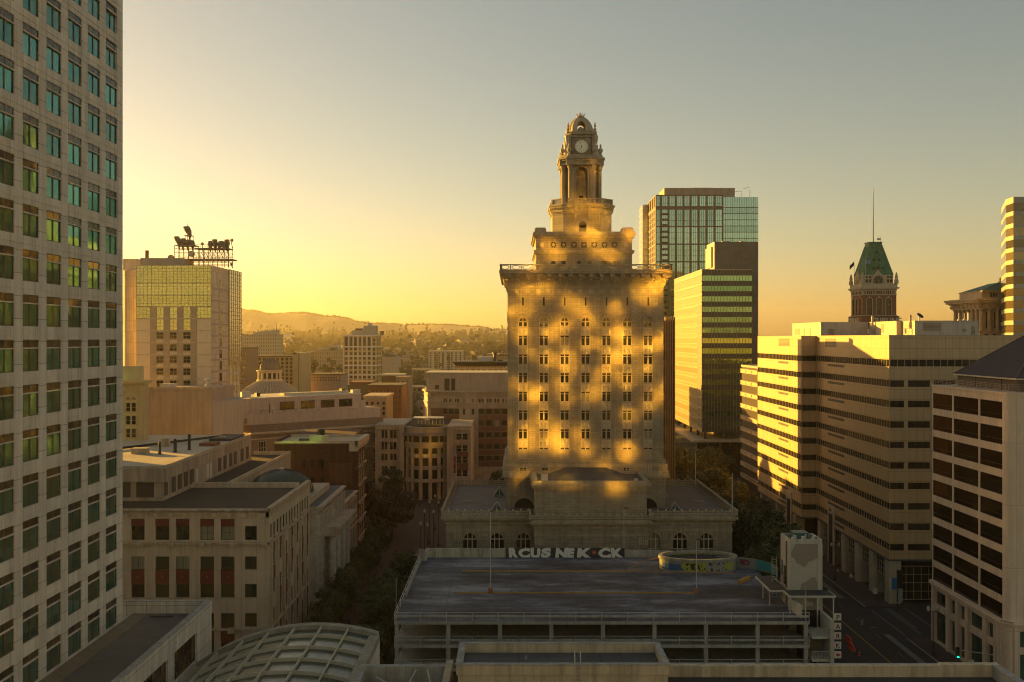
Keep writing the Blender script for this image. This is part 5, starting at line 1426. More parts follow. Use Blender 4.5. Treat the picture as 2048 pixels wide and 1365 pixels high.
def clock_tower():
    T = Thing('brick_clock_tower', (161.7, 446.5, 0), 'brick clock tower with a steep green copper roof and a tall flagpole', 'clock tower')
    cx_, cy_, h = 161.7, 447.5, 7.45
    bk = mat('red_brick_tower', (.23, .10, .055), .85, .12, .6, .1, (.9, .35, .03), .8, .0); st = mat('tower_cream_stone', (.44, .38, .27), .8, .12, 1.2, .15); gr = mat('verdigris_copper', (.045, .19, .085), .6, .3, .8, .5)
    X0, X1, Y0, Y1 = cx_-h, cx_+h, cy_-h, cy_+h
    def sq(e): return [(X0-e, Y0-e), (X1+e, Y0-e), (X1+e, Y1+e), (X0-e, Y1+e)]
    FF, LF = Fr((X0, Y0), u=(1, 0)), Fr((X0, Y1), u=(0, -1)); L_ = 2*h
    wc = [(1739.2-1024)*.22-X0, (1758.2-1024)*.22-X0, (1777.3-1024)*.22-X0]; lc = [3.1, 7.45, 11.8]
    mb = MB(); mb.prism(sq(-.4), 0, 73, bk); r = 1.15
    mb.prism(sq(0), 0, 57, bk)
    for fr, cc, e in ((FF, wc, 0), (LF, lc, .4)):
        for p, q in cuts(e, L_-e, [(c-r, c+r) for c in cc]): mb.fb(fr, p, q, -.4, 0, 61.3, 70.2, bk)
        for c in cc: mb.archwall(fr, c, r, 67.9, 70.2, r, -.4, 0, bk)
    T.part('shaft', mb)
    for fr, cc in ((FF, wc), (LF, lc)):
        for c in cc:
            b = MB(); b.arc(fr, c, 67.9, r, r+.35, 0, .15, st, n=12); b.fb(fr, c-r-.3, c-r, 0, .12, 61.5, 67.9, st); b.fb(fr, c+r, c+r+.3, 0, .12, 61.5, 67.9, st); b.fb(fr, c-.2, c+.2, .12, .3, 69.0, 69.9, st); T.part('arch_surround', b)
            b = MB(); b.fb(fr, c-r, c+r, -.38, -.34, 61.5, 69.0, M['dark_glass']); b.fb(fr, c-.07, c+.07, -.34, -.26, 61.5, 69, bk); b.fb(fr, c-r, c+r, -.34, -.26, 64.8, 65.0, bk); T.part('arched_window', b)
    mb = MB()
    for z0, z1, e in ((61.0, 61.4, .25), (70.2, 70.5, .2), (72.2, 72.5, .25), (72.5, 73.0, .15), (73.0, 73.4, .9), (73.4, 73.7, 1.0), (73.7, 75.3, .35)): mb.prism(sq(e), z0, z1, st)
    T.part('cornice', mb)
    b = MB()
    for fr in (FF, LF):
        for k in range(24): a = .1+L_*k/24; b.fb(fr, a, a+.3, .1, .85, 72.6, 73.0, st)
        b.fb(fr, 0, L_, 0, .05, 70.5, 72.2, st)
        for g0 in (.9, 3.6, 6.0, 8.5, 10.2, 13.2):
            pass
    T.part('modillion', b)
    for fr, cc in ((FF, wc), (LF, lc)):
        for c in cc:
            for k in (-1, 0, 1): b = MB(); b.fb(fr, c+k*.85-.28, c+k*.85+.28, .05, .08, 70.7, 72.0, M['black']); T.part('small_window', b)
        for c in (cc[0]-2.1, (cc[0]+cc[1])/2, (cc[1]+cc[2])/2, cc[2]+2.1): b = MB(); b.fb(fr, c-.5, c+.5, .05, .07, 70.8, 71.9, bk); T.part('brick_panel', b)
    # clock gables
    dial = mat('black_dial', (.012, .015, .012), .4, bump=0)
    mb = MB(); mb.prism(sq(-1.0), 75.3, 79.2, st); T.part('attic', mb)
    for fr, c in ((FF, (1758.6-1024)*.2195-X0), (LF, 7.45), (Fr((X1, Y0), u=(0, 1)), 7.45)):
        b = MB(); b.fb(fr, c-3.2, c+3.2, -1.2, -.2, 75.3, 76.6, st); b.disc(fr, c, 76.9, 2.85, -1.0, -.1, st, 28)
        k = len(b.v); pts = [(c-2.4, 78.2), (c+2.4, 78.2), (c+.5, 80.8), (c, 81.5), (c-.5, 80.8)]
        b.face([fr.pt(a, -.2, z) for a, z in pts], st); b.face([fr.pt(a, -1.0, z) for a, z in pts][::-1], st)
        for i in range(5): (a, z), (a2, z2) = pts[i], pts[(i+1) % 5]; b.face([fr.pt(a, -.2, z), fr.pt(a, -1., z), fr.pt(a2, -1., z2), fr.pt(a2, -.2, z2)], st)
        p = T.part('clock_gable', b)
        b = MB(); b.disc(fr, c, 76.6, 2.25, -.1, .0, dial, 28); T.part('clock', b, parent=p)
        b = MB()
        for i in range(12): t = i*pi/6; b.disc(fr, c+1.75*sin(t), 76.6+1.75*cos(t), .17, .0, .05, st, 6)
        T.part('hour_mark', b, parent=p)
        for nm, t, l in (('hour_hand', radians(160), 1.9), ('minute_hand', radians(340), .9)): b = MB(); b.tube(fr.pt(c, .08, 76.6), fr.pt(c+l*sin(t), .08, 76.6+l*cos(t)), .13, st, 4, .06); T.part(nm, b, parent=p)
    for x, y in ((X0, Y0), (X1, Y0), (X0, Y1), (X1, Y1)):
        b = MB(); b.lathe((x, y, 75.3), [(1.0, 0), (.95, 1.6), (.6, 2.2), (.8, 3.0), (.45, 3.7), (.5, 4.2), (.1, 5.0)], st, 8); T.part('corner_figure', b)
    for fr in (FF, LF):
        for a in (2.2, 3.7, 11.6, 12.9): b = MB(); b.fb(fr, a-.45, a+.45, -1.0, -.97, 75.8, 77.2, M['black']); b.fb(fr, a-.4, a+.4, -1, -.97, 77.8, 78.7, M['black']); T.part('attic_window', b)
    # roof
    mb = MB()
    def s2(k): return [(cx_-k, cy_-k), (cx_+k, cy_-k), (cx_+k, cy_+k), (cx_-k, cy_+k)]
    mb.frust(s2(6.45), 79.2, s2(3.0), 92.0, gr); mb.prism(s2(3.1), 92.0, 92.5, gr); mb.prism(s2(2.85), 92.5, 93.8, gr); mb.prism(s2(3.0), 93.8, 94.1, gr)
    for sx in (-1, 1):
        for sy in (-1, 1): mb.tube((cx_+sx*6.45, cy_+sy*6.45, 79.2), (cx_+sx*3, cy_+sy*3, 92), .18, gr, 5)
    for k in range(-5, 6): mb.tube((cx_+k*1.16, cy_-6.47, 79.2), (cx_+k*.54, cy_-3.02, 92), .06, gr, 4); mb.tube((cx_-6.47, cy_+k*1.16, 79.2), (cx_-3.02, cy_+k*.54, 92), .06, gr, 4)
    T.part('copper_roof', mb)
    for x, z in ((-2.1, 81.9), (0, 81.9), (2.1, 81.9), (-1.4, 85.6), (.9, 85.6), (0, 89)):
        y = cy_-6.45+(z-79.2)*3.45/12.8; b = MB(); b.lathe((cx_+x, y, z-.1), [(.55, 0), (.55, .7), (.35, 1.0), (.05, 1.15)], gr, 8); b.box(cx_+x-.3, cx_+x+.3, y-.62, y-.5, z, z+.8, M['black']); T.part('dormer', b)
    b = MB(); b.tube((cx_, cy_, 94), (cx_, cy_, 118), .28, M['white_metal'], 8, .1); b.lathe((cx_, cy_, 117.8), [(.1, 0), (.3, .3), (.1, .6)], M['white_metal'], 8); T.part('flagpole', b)
    b = MB(); w = M['white_metal']; b.box(cx_+1, cx_+2.6, cy_-2, cy_-1.6, 95, 95.8, w); b.tube((cx_+1.4, cy_-2, 94), (cx_+1.4, cy_-2, 96.8), .08, w); b.tube((cx_+2.4, cy_-2, 94), (cx_+2.4, cy_-2, 96.4), .08, w); b.tube((cx_-3.8, cy_, 94), (cx_+3.8, cy_, 94), .05, w); T.part('roof_aerial', b)
    # lettered band below the arches
    lb = mat('weathered_letter_green', (.60, .58, .42), .7, .1, 1, .3)
    mb = MB(); mb.prism(sq(1.2), 56.5, 57.2, M['dark_frame']); mb.prism(sq(1.1), 61.0-.15, 61.0, M['dark_frame']); mb.prism(sq(.9), 57.0, 61.0, bk); T.part('sign_band', mb)
    text('TRIBUNE', 4.0, lb, (X0-.9+3.9, Y0-1.0, 57.4), 0, T.o, 'sign_lettering', .10, .06, .86)
    o = text('TRIBUNE', 4.0, lb, (X0-1.0, Y1+.5, 57.4), -pi/2, T.o, 'sign_lettering', .10, .06, .82)
    # flags on the gables
    for x, y, c, l in ((X0-.3, Y1-5, (.03, .03, .05), 'dark'), (X0+1.6, Y0+.6, (.12, .22, .36), 'blue')):
        F_ = Thing('flag', (x, y, 79), l+' flag on a short pole at the foot of the green copper roof', 'flag')
        b = MB(); b.tube((x, y, 78.5), (x, y, 86), .09, M['white_metal']); F_.part('pole', b)
        b = MB(); fm = mat(l+'_flag', c, .8, bump=0)
        for k in range(4): b.hexa([(x+(.6*k if l == 'blue' else -.5*k), y+.1*sin(k*2), 84-.5*k*(l != 'blue')), (x+(.6*k+.6 if l == 'blue' else -.5*k-.5), y+.1*sin(k*2+2), 84-.5*(k+1)*(l != 'blue')), (x+(.6*k+.6 if l == 'blue' else -.5*k-.5), y+.06+.1*sin(k*2+2), 84-.5*(k+1)*(l != 'blue')), (x+(.6*k if l == 'blue' else -.5*k), y+.06+.1*sin(k*2), 84-.5*k*(l != 'blue')),
             (x+(.6*k if l == 'blue' else -.5*k), y+.1*sin(k*2), 85.8-.5*k*(l != 'blue')), (x+(.6*k+.6 if l == 'blue' else -.5*k-.5), y+.1*sin(k*2+2), 85.8-.5*(k+1)*(l != 'blue')), (x+(.6*k+.6 if l == 'blue' else -.5*k-.5), y+.06+.1*sin(k*2+2), 85.8-.5*(k+1)*(l != 'blue')), (x+(.6*k if l == 'blue' else -.5*k), y+.06+.1*sin(k*2), 85.8-.5*k*(l != 'blue'))], fm)
        F_.part('cloth', b)
clock_tower()
# ------------------------------------------------------------ beige block with red panels, left
def red_panel_block():
    bw = mat('warm_precast', (.50, .39, .27), .75, .1, .5, .2, (2.2, 4.2, .03), .6, .08, off=0, jit=.05); rp = mat('dark_red_panel', (.11, .012, .009), .6, .1, .8, bump=0)
    br = mat('cornice_stone', (.46, .36, .25), .8, .2, 1, .35)
    T = Thing('red_panel_office', (-50, 185, 0), 'beige office block with dark red window panels and a flat brown roof', 'office building')
    X, Y0, zt, fl = -36.0, 147.8, 25.7, 4.3
    fX = lambda zx: ((zx/3.69+230)-CX)*.0739
    FF = Fr((-75, Y0), (X, Y0))
    # window columns measured along the front
    cols = [(fX(a)+75, fX(b)+75) for a, b in ((-270, -175), (-95, 0), (120, 218), (298, 400), (450, 549), (629, 731), (781, 882), (958, 1046))]
    cols = [c for c in cols if c[0] > 0]
    rowz = lambda a: 51-(830+a/3.69-678)*.0739
    W0, W1 = rowz(925), rowz(820); wh = 2.15
    rows = [(W0-fl*k-.0 if k == 0 else W0-.25-fl*k+.0, W1 if k == 0 else W1-fl*k) for k in range(6)]
    rows = [(rowz(925), rowz(822)), (rowz(1143), rowz(1046)), (rowz(1350), rowz(1250))]+[(rowz(1350)-fl*k, rowz(1250)-fl*k) for k in (1, 2, 3)]
    rows = rows[::-1]
    mb = MB()
    mb.box(-75, X-.4, Y0+.4, 172, 0, zt-.4, M['beige_wall']); mb.box(-75, -48.9, 172, 221, 0, zt-.4, M['beige_wall'])
    full = [(rows[0][0], rows[-1][1]+1.0)]
    gridwall(mb, FF, 0, 39.0, 0, zt-1.3, cols, rows, .4, bw)
    T.part('front_wall', mb)
    me = {}
    for ci, (c0, c1) in enumerate(cols):
        w = c1-c0; corner = ci == len(cols)-1
        for i, (z0, z1) in enumerate(rows):
            k = (round(w, 1), round(z1-z0, 1), i)
            if k not in me: me[k] = winmesh(w, z1-z0, glass('green_blind_glass', (.012, .018, .010), (.05, .06, .032), .12, .12, cur=.06) if 'green_blind_glass' not in bpy.data.materials else bpy.data.materials['green_blind_glass'], M['dark_frame'], .22, .06, (.5,), (.5,) if i == 5 else (), .05)
            T.on('window', me[k], FF, (c0+c1)/2, z0)
            if not corner and i in (5, 3, 1):
                b = MB()
                if i == 5: b.fb(FF, c0, c1, -.3, -.02+.03, z1, z1+1.25, rp)
                else:
                    b.fb(FF, c0, c1, -.3, .01, z1+.02, rows[i+1][0]-.0, rp) if i in (3, 1) else None
                    c = (c0+c1)/2; b.lathe(FF.pt(c, .02, (z1+rows[i+1][0])/2-.08), [(.02, 0), (.09, .08), (.02, .16)], M['cream_frame'], 6)
                T.part('red_panel', b)
    # frieze below the roof, ledges with brackets
    mb = MB()
    for fr, L_ in ((FF, 39.0), (Fr((X, Y0), (X, 178)), 30.2)):
        mb.fb(fr, 0, L_, -.4, .05, zt-1.3, zt-1.1, br); mb.fb(fr, 0, L_, -.4, .0, zt-1.1, zt-.2, bw); mb.fb(fr, 0, L_+(.15 if fr is FF else 0), -.6, .15, zt-.2, zt+.12, br)
        n = int(L_/2.2)
        for k in range(n): a = .5+k*2.2; mb.fb(fr, a, a+1.7, 0, .04, zt-1.0, zt-.3, mat('frieze_panel', (.42, .31, .19), .8, .3, 1.5, .3) if 'frieze_panel' not in bpy.data.materials else bpy.data.materials['frieze_panel'])
    T.part('frieze', mb)
    for z in (20.9-.25, 20.9-.25-3*fl+.2):
        b = MB(); b.fb(FF, 0, 39.2, .0, .4, z, z+.28, br); b.fb(Fr((X, Y0), u=(0, 1)), -.4, 30, 0, .4, z, z+.28, br); T.part('ledge', b)
        for k in range(9):
            a = 39-.9-k*4.47 if k else 38.4; b = MB(); b.fb(FF, a-.5, a+.5, 0, .75, z-.35, z+.38, br); b.fb(FF, a-.3, a+.3, 0, .95, z-.1, z+.2, br); T.part('bracket', b)
    # long side along the lane: bays of paired windows
    LF = Fr((X, Y0), (X, 178)); sc = []
    a = 1.2
    for k in range(7):
        sc.append((a, a+1.25)); a += 1.9; sc.append((a, a+1.25)); a += 2.2
    sc = [c for c in sc if c[1] < 29.5]
    mb = MB(); gridwall(mb, LF, .4, 30.2, 0, zt-1.3, sc, rows, .4, bw); T.part('side_wall', mb)
    ms = winmesh(1.25, rows[-1][1]-rows[-1][0], bpy.data.materials['green_blind_glass'], M['dark_frame'], .2, .05, (), (), .05)
    for k, (c0, c1) in enumerate(sc):
        for i, (z0, z1) in enumerate(rows):
            T.on('side_window', ms, LF, (c0+c1)/2, z0)
            if i < 5 and k % 4: b = MB(); b.fb(LF, c0, c1, -.3, .0, z1+.02, rows[i+1][0]-.02, rp if (k+i) % 3 else bw); T.part('red_panel', b)
        if k % 2 == 0: b = MB(); b.fb(LF, c0-.42, c0-.12, 0, .3, 0, 20.3, br); T.part('pilaster', b)
    # roof with court and curb
    mb = MB(); rd = mat('brown_gravel_roof', (.04, .032, .024), .95, .3, .4, bump=.4)
    mb.box(-75, X-.6, Y0+.6, 172, zt-.4, zt-.28, rd); mb.box(-75, -48.9, 172, 221, zt-.4, zt-.28, rd); T.part('roof', mb)
    b = MB(); b.box(-75, X-.6, Y0, Y0+.6, zt-.4, zt+.05, br); b.box(X-.6, X, Y0+.6, 178, zt-.4, zt+.05, br); b.box(-56.5, X-.6, 171.7, 172.1, zt-.28, zt+.6, bw); b.box(-49.2, -48.9, 172.1, 221, zt-.4, zt+.5, bw); b.box(-57, -49.2, 220.7, 221, zt-.4, zt+.5, bw); T.part('parapet', b)
    # second storey block on the roof
    uw = mat('grey_tan_render', (.40, .31, .23), .85, .12, .5, .35, (3.1, 2.6, .02), .75, off=0)
    x1, ya, yb, zu = -55.0, 157.6, 211., 30.7
    mb = MB(); mb.box(-85, x1, ya, yb, zt-.4, zu-.2, uw); mb.box(-59.8, -54.2, ya-.9, ya, 28.5, zu-.1, uw); T.part('roof_storey', mb)
    b = MB(); wr = mat('chalky_roof', (.50, .43, .32), .9, .25, .15, bump=.2)
    b.box(-85, x1, ya, yb, zu-.2, zu, wr); T.part('upper_roof', b)
    b = MB(); b.box(x1-.25, x1+.1, ya, yb, zu, zu+.22, br); b.box(-85, x1-.25, ya-.05, ya+.2, zu, zu+.22, br); b.tube((-83, 161, zu+.3), (-58.5, 208, zu+.3), .22, rd, 6); b.box(-60, -54.1, ya-1., ya-.8, zu-.1, zu+.1, br); T.part('roof_curb', b)
    UF, US = Fr((-85, ya), (x1, ya)), Fr((x1, ya), (x1, yb)); lv = mat('dark_louvre', (.055, .045, .04), .7, .1)
    for a, w in ((14, 2.4), (18.6, 2.4), (23.3, 2.5)): b = MB(); b.fb(UF, a-.9, a+w-.9, 0, .05, 26, 28.4, lv); T.part('louvred_opening', b)
    b = MB(); b.fb(UF, 25.8, 28.6, 0.005, .06, 26, 28.4, lv); T.part('louvred_opening', b)
    for a, w in ((.6, 1.5), (4.0, 1.8), (6.9, 1.9), (10, 2.1), (13, 2.1), (29.5, 2.0), (33, 2.0), (36.8, 2.1), (40, 2.1), (45, 2.2), (49, 2.2)): b = MB(); b.fb(US, a, a+w, 0, .05, 26.1, 28.6, lv); T.part('louvred_opening', b)
    for a in (16.3, 22.5, 24.4): b = MB(); b.fb(US, a, a+1.3, 0, .05, 25.8, 28.4, M['white_metal']); T.part('door', b)
    for x, y, s, h, m in ((-62, 176, .25, 2.2, M['dark_frame']), (-60.3, 179, .3, 2.4, M['dark_frame']), (-58.9, 182.5, .28, 2.9, M['dark_frame'])):
        b = MB(); b.lathe((x, y, zu), [(s*1.8, 0), (s, .2), (s, h*.8), (s*1.2, h*.82), (s*.7, h)], m, 8); T.part('flue', b)
    for x, y, w, h in ((-67, 176, 2.6, .9), (-66, 188, 1.4, 1.5), (-58.5, 200, 1., .7)): b = MB(); b.box(x, x+w, y, y+w*.7, zu, zu+h, br); b.box(x-.1, x+w+.1, y-.1, y+w*.7+.1, zu+h, zu+h+.1, wr); T.part('roof_unit', b)
    b = MB(); b.box(-60, -55.6, 198, 208, zu, zu+.5, bpy.data.materials['dark_louvre']); b.box(-59, -56, 188.5, 192, zu, zu+.6, mat('rust_curb', (.2, .07, .04), .8)); T.part('roof_hatch', b)
    # green dome over the court
    D = Thing('green_glass_dome', (-43.5, 188, 20), 'low dark green ribbed dome in the court of the red-panelled block', 'dome')
    dg = mat('dark_green_dome_glass', (.025, .06, .05), .3, .2, .5, bump=0); b = MB(); c = (-43.3, 188, 22.3)
    b.lathe(c, [(5.9, 0)]+[(5.9*cos(t), 4.2*sin(t)) for t in [pi/2*k/10 for k in range(1, 10)]]+[(.3, 4.2)], dg, 40); D.part('shell', b)
    b = MB()
    for k in range(40):
        a = 2*pi*k/40; pr = [(5.93*cos(t), 4.23*sin(t)) for t in [pi/2*j/8 for j in range(9)]]
        for (r, z), (r2, z2) in zip(pr, pr[1:]): b.tube((c[0]+r*cos(a), c[1]+r*sin(a), c[2]+z), (c[0]+r2*cos(a), c[1]+r2*sin(a), c[2]+z2), .045, M['dark_frame'], 3)
    D.part('rib', b)
    b = MB(); b.lathe((c[0], c[1], c[2]+4.2), [(.6, 0), (.5, .25), (.1, .3)], M['cream_frame'], 10); D.part('cap', b)
    b = MB(); b.box(-49, -36.5, 178.5, 200, 0, 22.2, M['beige_wall']); D.part('court_block', b)
    # middle pavilion with a portico and the lower far block
    T2 = Thing('porticoed_block', (-37, 190, 0), 'projecting middle block with tall columns beside the lane', 'building')
    lt = mat('pale_lane_stone', (.46, .40, .32), .8, .1, .6, .3, (1.4, .7, .02), .75)
    X2 = -34.6
    def lane_block(T, X, ya, yb, z, cor=True, cols=True, red=True):
        fr = Fr((X, ya), (X, yb)); L_ = yb-ya; n = max(2, int(L_/3.4)); p = L_/n
        wc = [(p*k+p*.28, p*k+p*.72) for k in range(n)]; rws = []
        zz = z-2.0
        while zz > 4: rws.append((zz-2.2, zz)); zz -= 4.1
        rws = rws[::-1]
        mb = MB(); mb.box(X-12, X-.5, ya, yb, 0, z-.6, M['beige_wall']); gridwall(mb, fr, 0, L_, 0, z-.6, wc, rws, .5, lt); mb.fb(Fr((X-12, ya), u=(1, 0)), 0, 12, -.3, 0.01, 0, z-.6, lt); T.part('wall', mb)
        w = winmesh(p*.44, 2.2, bpy.data.materials['green_blind_glass'], M['dark_frame'], .25, .06, (.5,), (), .05)
        for c in wc:
            for i, (z0, z1) in enumerate(rws):
                T.on('window', w, fr, (c[0]+c[1])/2, z0)
                if red and i+1 < len(rws): b = MB(); b.fb(fr, c[0], c[1], -.3, .0, z1+.02, rws[i+1][0]-.02, rp); T.part('red_panel', b)
        for k in range(n+1): b = MB(); a = min(max(p*k, .35), L_-.35); b.fb(fr, a-.32, a+.32, 0, .4, 0, z-1.4, lt); T.part('pilaster', b)
        b = MB()
        for z0, z1, e in ((z-1.4, z-1.1, .5), (z-.6, z-.3, .35), (z-.3, z, .7)): b.box(X-12, X+e, ya-.05, yb+.05, z0, z1, br)
        b.fb(fr, 0, L_, 0, .5, 9.0, 9.3, br); b.fb(fr, 0, L_, 0, .5, z-6, z-5.75, br)
        T.part('cornice', b)
        b = MB(); b.box(X-11.6, X-.2, ya+.3, yb-.3, z, z+.04, M['roof_grey']); T.part('roof', b)
    lane_block(T2, X2, 178.2, 204.6, 21.0)
    for k in range(4):
        y = 184+5.2*k; b = MB(); b.lathe((X2+1.5, y, 0), [(1.1, 0), (1.0, .8), (.78, 1), (.72, 14), (.9, 14.6), (1.1, 15.0)], lt, 14); T2.part('column', b)
    b = MB()
    for z0, z1, e in ((15, 15.8, 2.5), (15.8, 16.3, 2.9), (16.3, 16.7, 3.3)): b.box(X2, X2+e, 182.4, 201.2, z0, z1, br)
    T2.part('entablature', b)
    T3 = Thing('far_lane_block', (-42, 216, 0), 'lower stone block with narrow bays at the far end of the lane frontage', 'building')
    lane_block(T3, -35.9, 204.8, 229.5, 16.3)
red_panel_block()

def brick_block():
    T = Thing('dark_brick_building', (-46, 243, 0), 'dark red brick building with a cream bracketed cornice, fire escape and rooftop unit', 'brick building')
    bk = mat('dark_red_brick', (.085, .03, .02), .9, .25, .35, .35, (.9, .32, .025), .8, .1); cr = mat('cream_cornice', (.50, .43, .32), .7, .15, 1.5, .2)
    x0, x1, y0, y1, z = -55.8, -36.8, 235., 251., 26.4
    mb = MB(); mb.box(x0, x1, y0, y1, 0, z, bk); T.part('wall', mb)
    mb = MB(); mb.box(x0+.3, x1-.3, y0+.3, y1-.3, z, z+.05, mat('cream_roof', (.46, .38, .27), .9, .2, .3)); T.part('roof', mb)
    mb = MB(); mb.box(x0, x1-.6, y0, y0+.3, z+.0, z+.55, cr); mb.box(x0, x0+.3, y0+.3, y1, z, z+.6, bk); mb.box(x0, x1, y1-.3, y1, z, z+.6, cr); mb.box(x1-.3, x1, y0, y1-.3, z, z+.6, cr); T.part('parapet', mb)
    LF, FF = Fr((x1, y0), (x1, y1)), Fr((x0, y0), (x1, y0))
    b = MB(); b.fb(LF, -.6, 16.2, 0, 1.0, z-.5, z+.7, cr); b.fb(LF, -.5, 16.2, 0, .6, z-1.5, z-.5, cr)
    for k in range(20): b.fb(LF, -.4+.82*k, -.05+.82*k, .0, .95, z-1.1, z-.5, cr)
    b.fb(FF, 17.6, 19.6, 0, .6, z-1.8, z+.7, cr); T.part('cornice', b)
    w = winmesh(1.2, 2.2, M['dark_glass'], M['cream_frame'], -.02, .1, (), (.5,), .08)
    for a in (2.2, 5.4, 8.6, 12):
        for k in range(5): T.on('window', w, LF, a, 21-4.3*k, .06)
    wd = winmesh(.85, 2.1, M['dark_glass'], M['dark_frame'], -.02, .07, (), (.5,), .06)
    for a in (7, 8.9, 11.2):
        for k in range(3): T.on('window', wd, FF, a, 20.6-4.2*k, .06)
    b = MB()
    for k in range(5): z0 = 22.2-4.3*k; b.fb(LF, 0, 16, 0, .35, z0-1.8, z0-1.55, cr)
    b.fb(LF, 0, .9, 0, .5, 0, 24.8, bk); T.part('string_course', b)
    b = MB(); ir = mat('painted_iron', (.34, .28, .22), .6)
    for k in range(5):
        z0 = 20.6-4.3*k; b.fb(LF, .6, 5.5, .1, 1.2, z0, z0+.08, ir); b.fb(LF, .6, 5.5, 1.14, 1.2, z0+.9, z0+.97, ir)
        for i in range(10): b.fb(LF, .6+.54*i, .65+.54*i, 1.14, 1.2, z0, z0+.9, ir)
        if k < 4: b.tube(LF.pt(1, .7, z0), LF.pt(5, .7, z0-4.3), .06, ir, 4); b.tube(LF.pt(1, 1.0, z0), LF.pt(5, 1.0, z0-4.3), .06, ir, 4)
    b.tube(LF.pt(.7, 1.1, 3.4), LF.pt(.7, 1.1, 0.9), .05, ir, 4)
    T.part('fire_escape', b)
    # rooftop unit
    b = MB(); m = M['white_metal']; b.box(-46.6, -44.6, 238, 240, z, z+1.6, m); b.lathe((-45.6, 239, z+1.6), [(.9, 0), (.9, 1.2), (.4, 1.5)], M['dark_frame'], 8); b.box(-50.5, -47, 237, 239.5, z, z+.9, M['dark_frame']); b.box(-47.8, -43.6, 236, 237.4, z, z+1.7, cr); T.part('rooftop_unit', b)
    b = MB(); b.box(-59.2, -55.8, y0, y1, 0, 20.5, bk); T.part('lower_wing', b)
    b = MB(); b.box(-57, -41.5, y1, 279, 0, 25.8, bk); T.part('rear_mass', b)  # unseen mass added to shade the far end of the lane
    # faded painted wall sign as the photograph shows it: an illegible darker rectangle
    b = MB(); b.fb(FF, 12.8, 18.2, .0, .012, 17.0, 21.8, mat('ghost_sign', (.115, .045, .032), .9, .3, 1.2, .3)); T.part('faded_wall_sign', b)
brick_block()

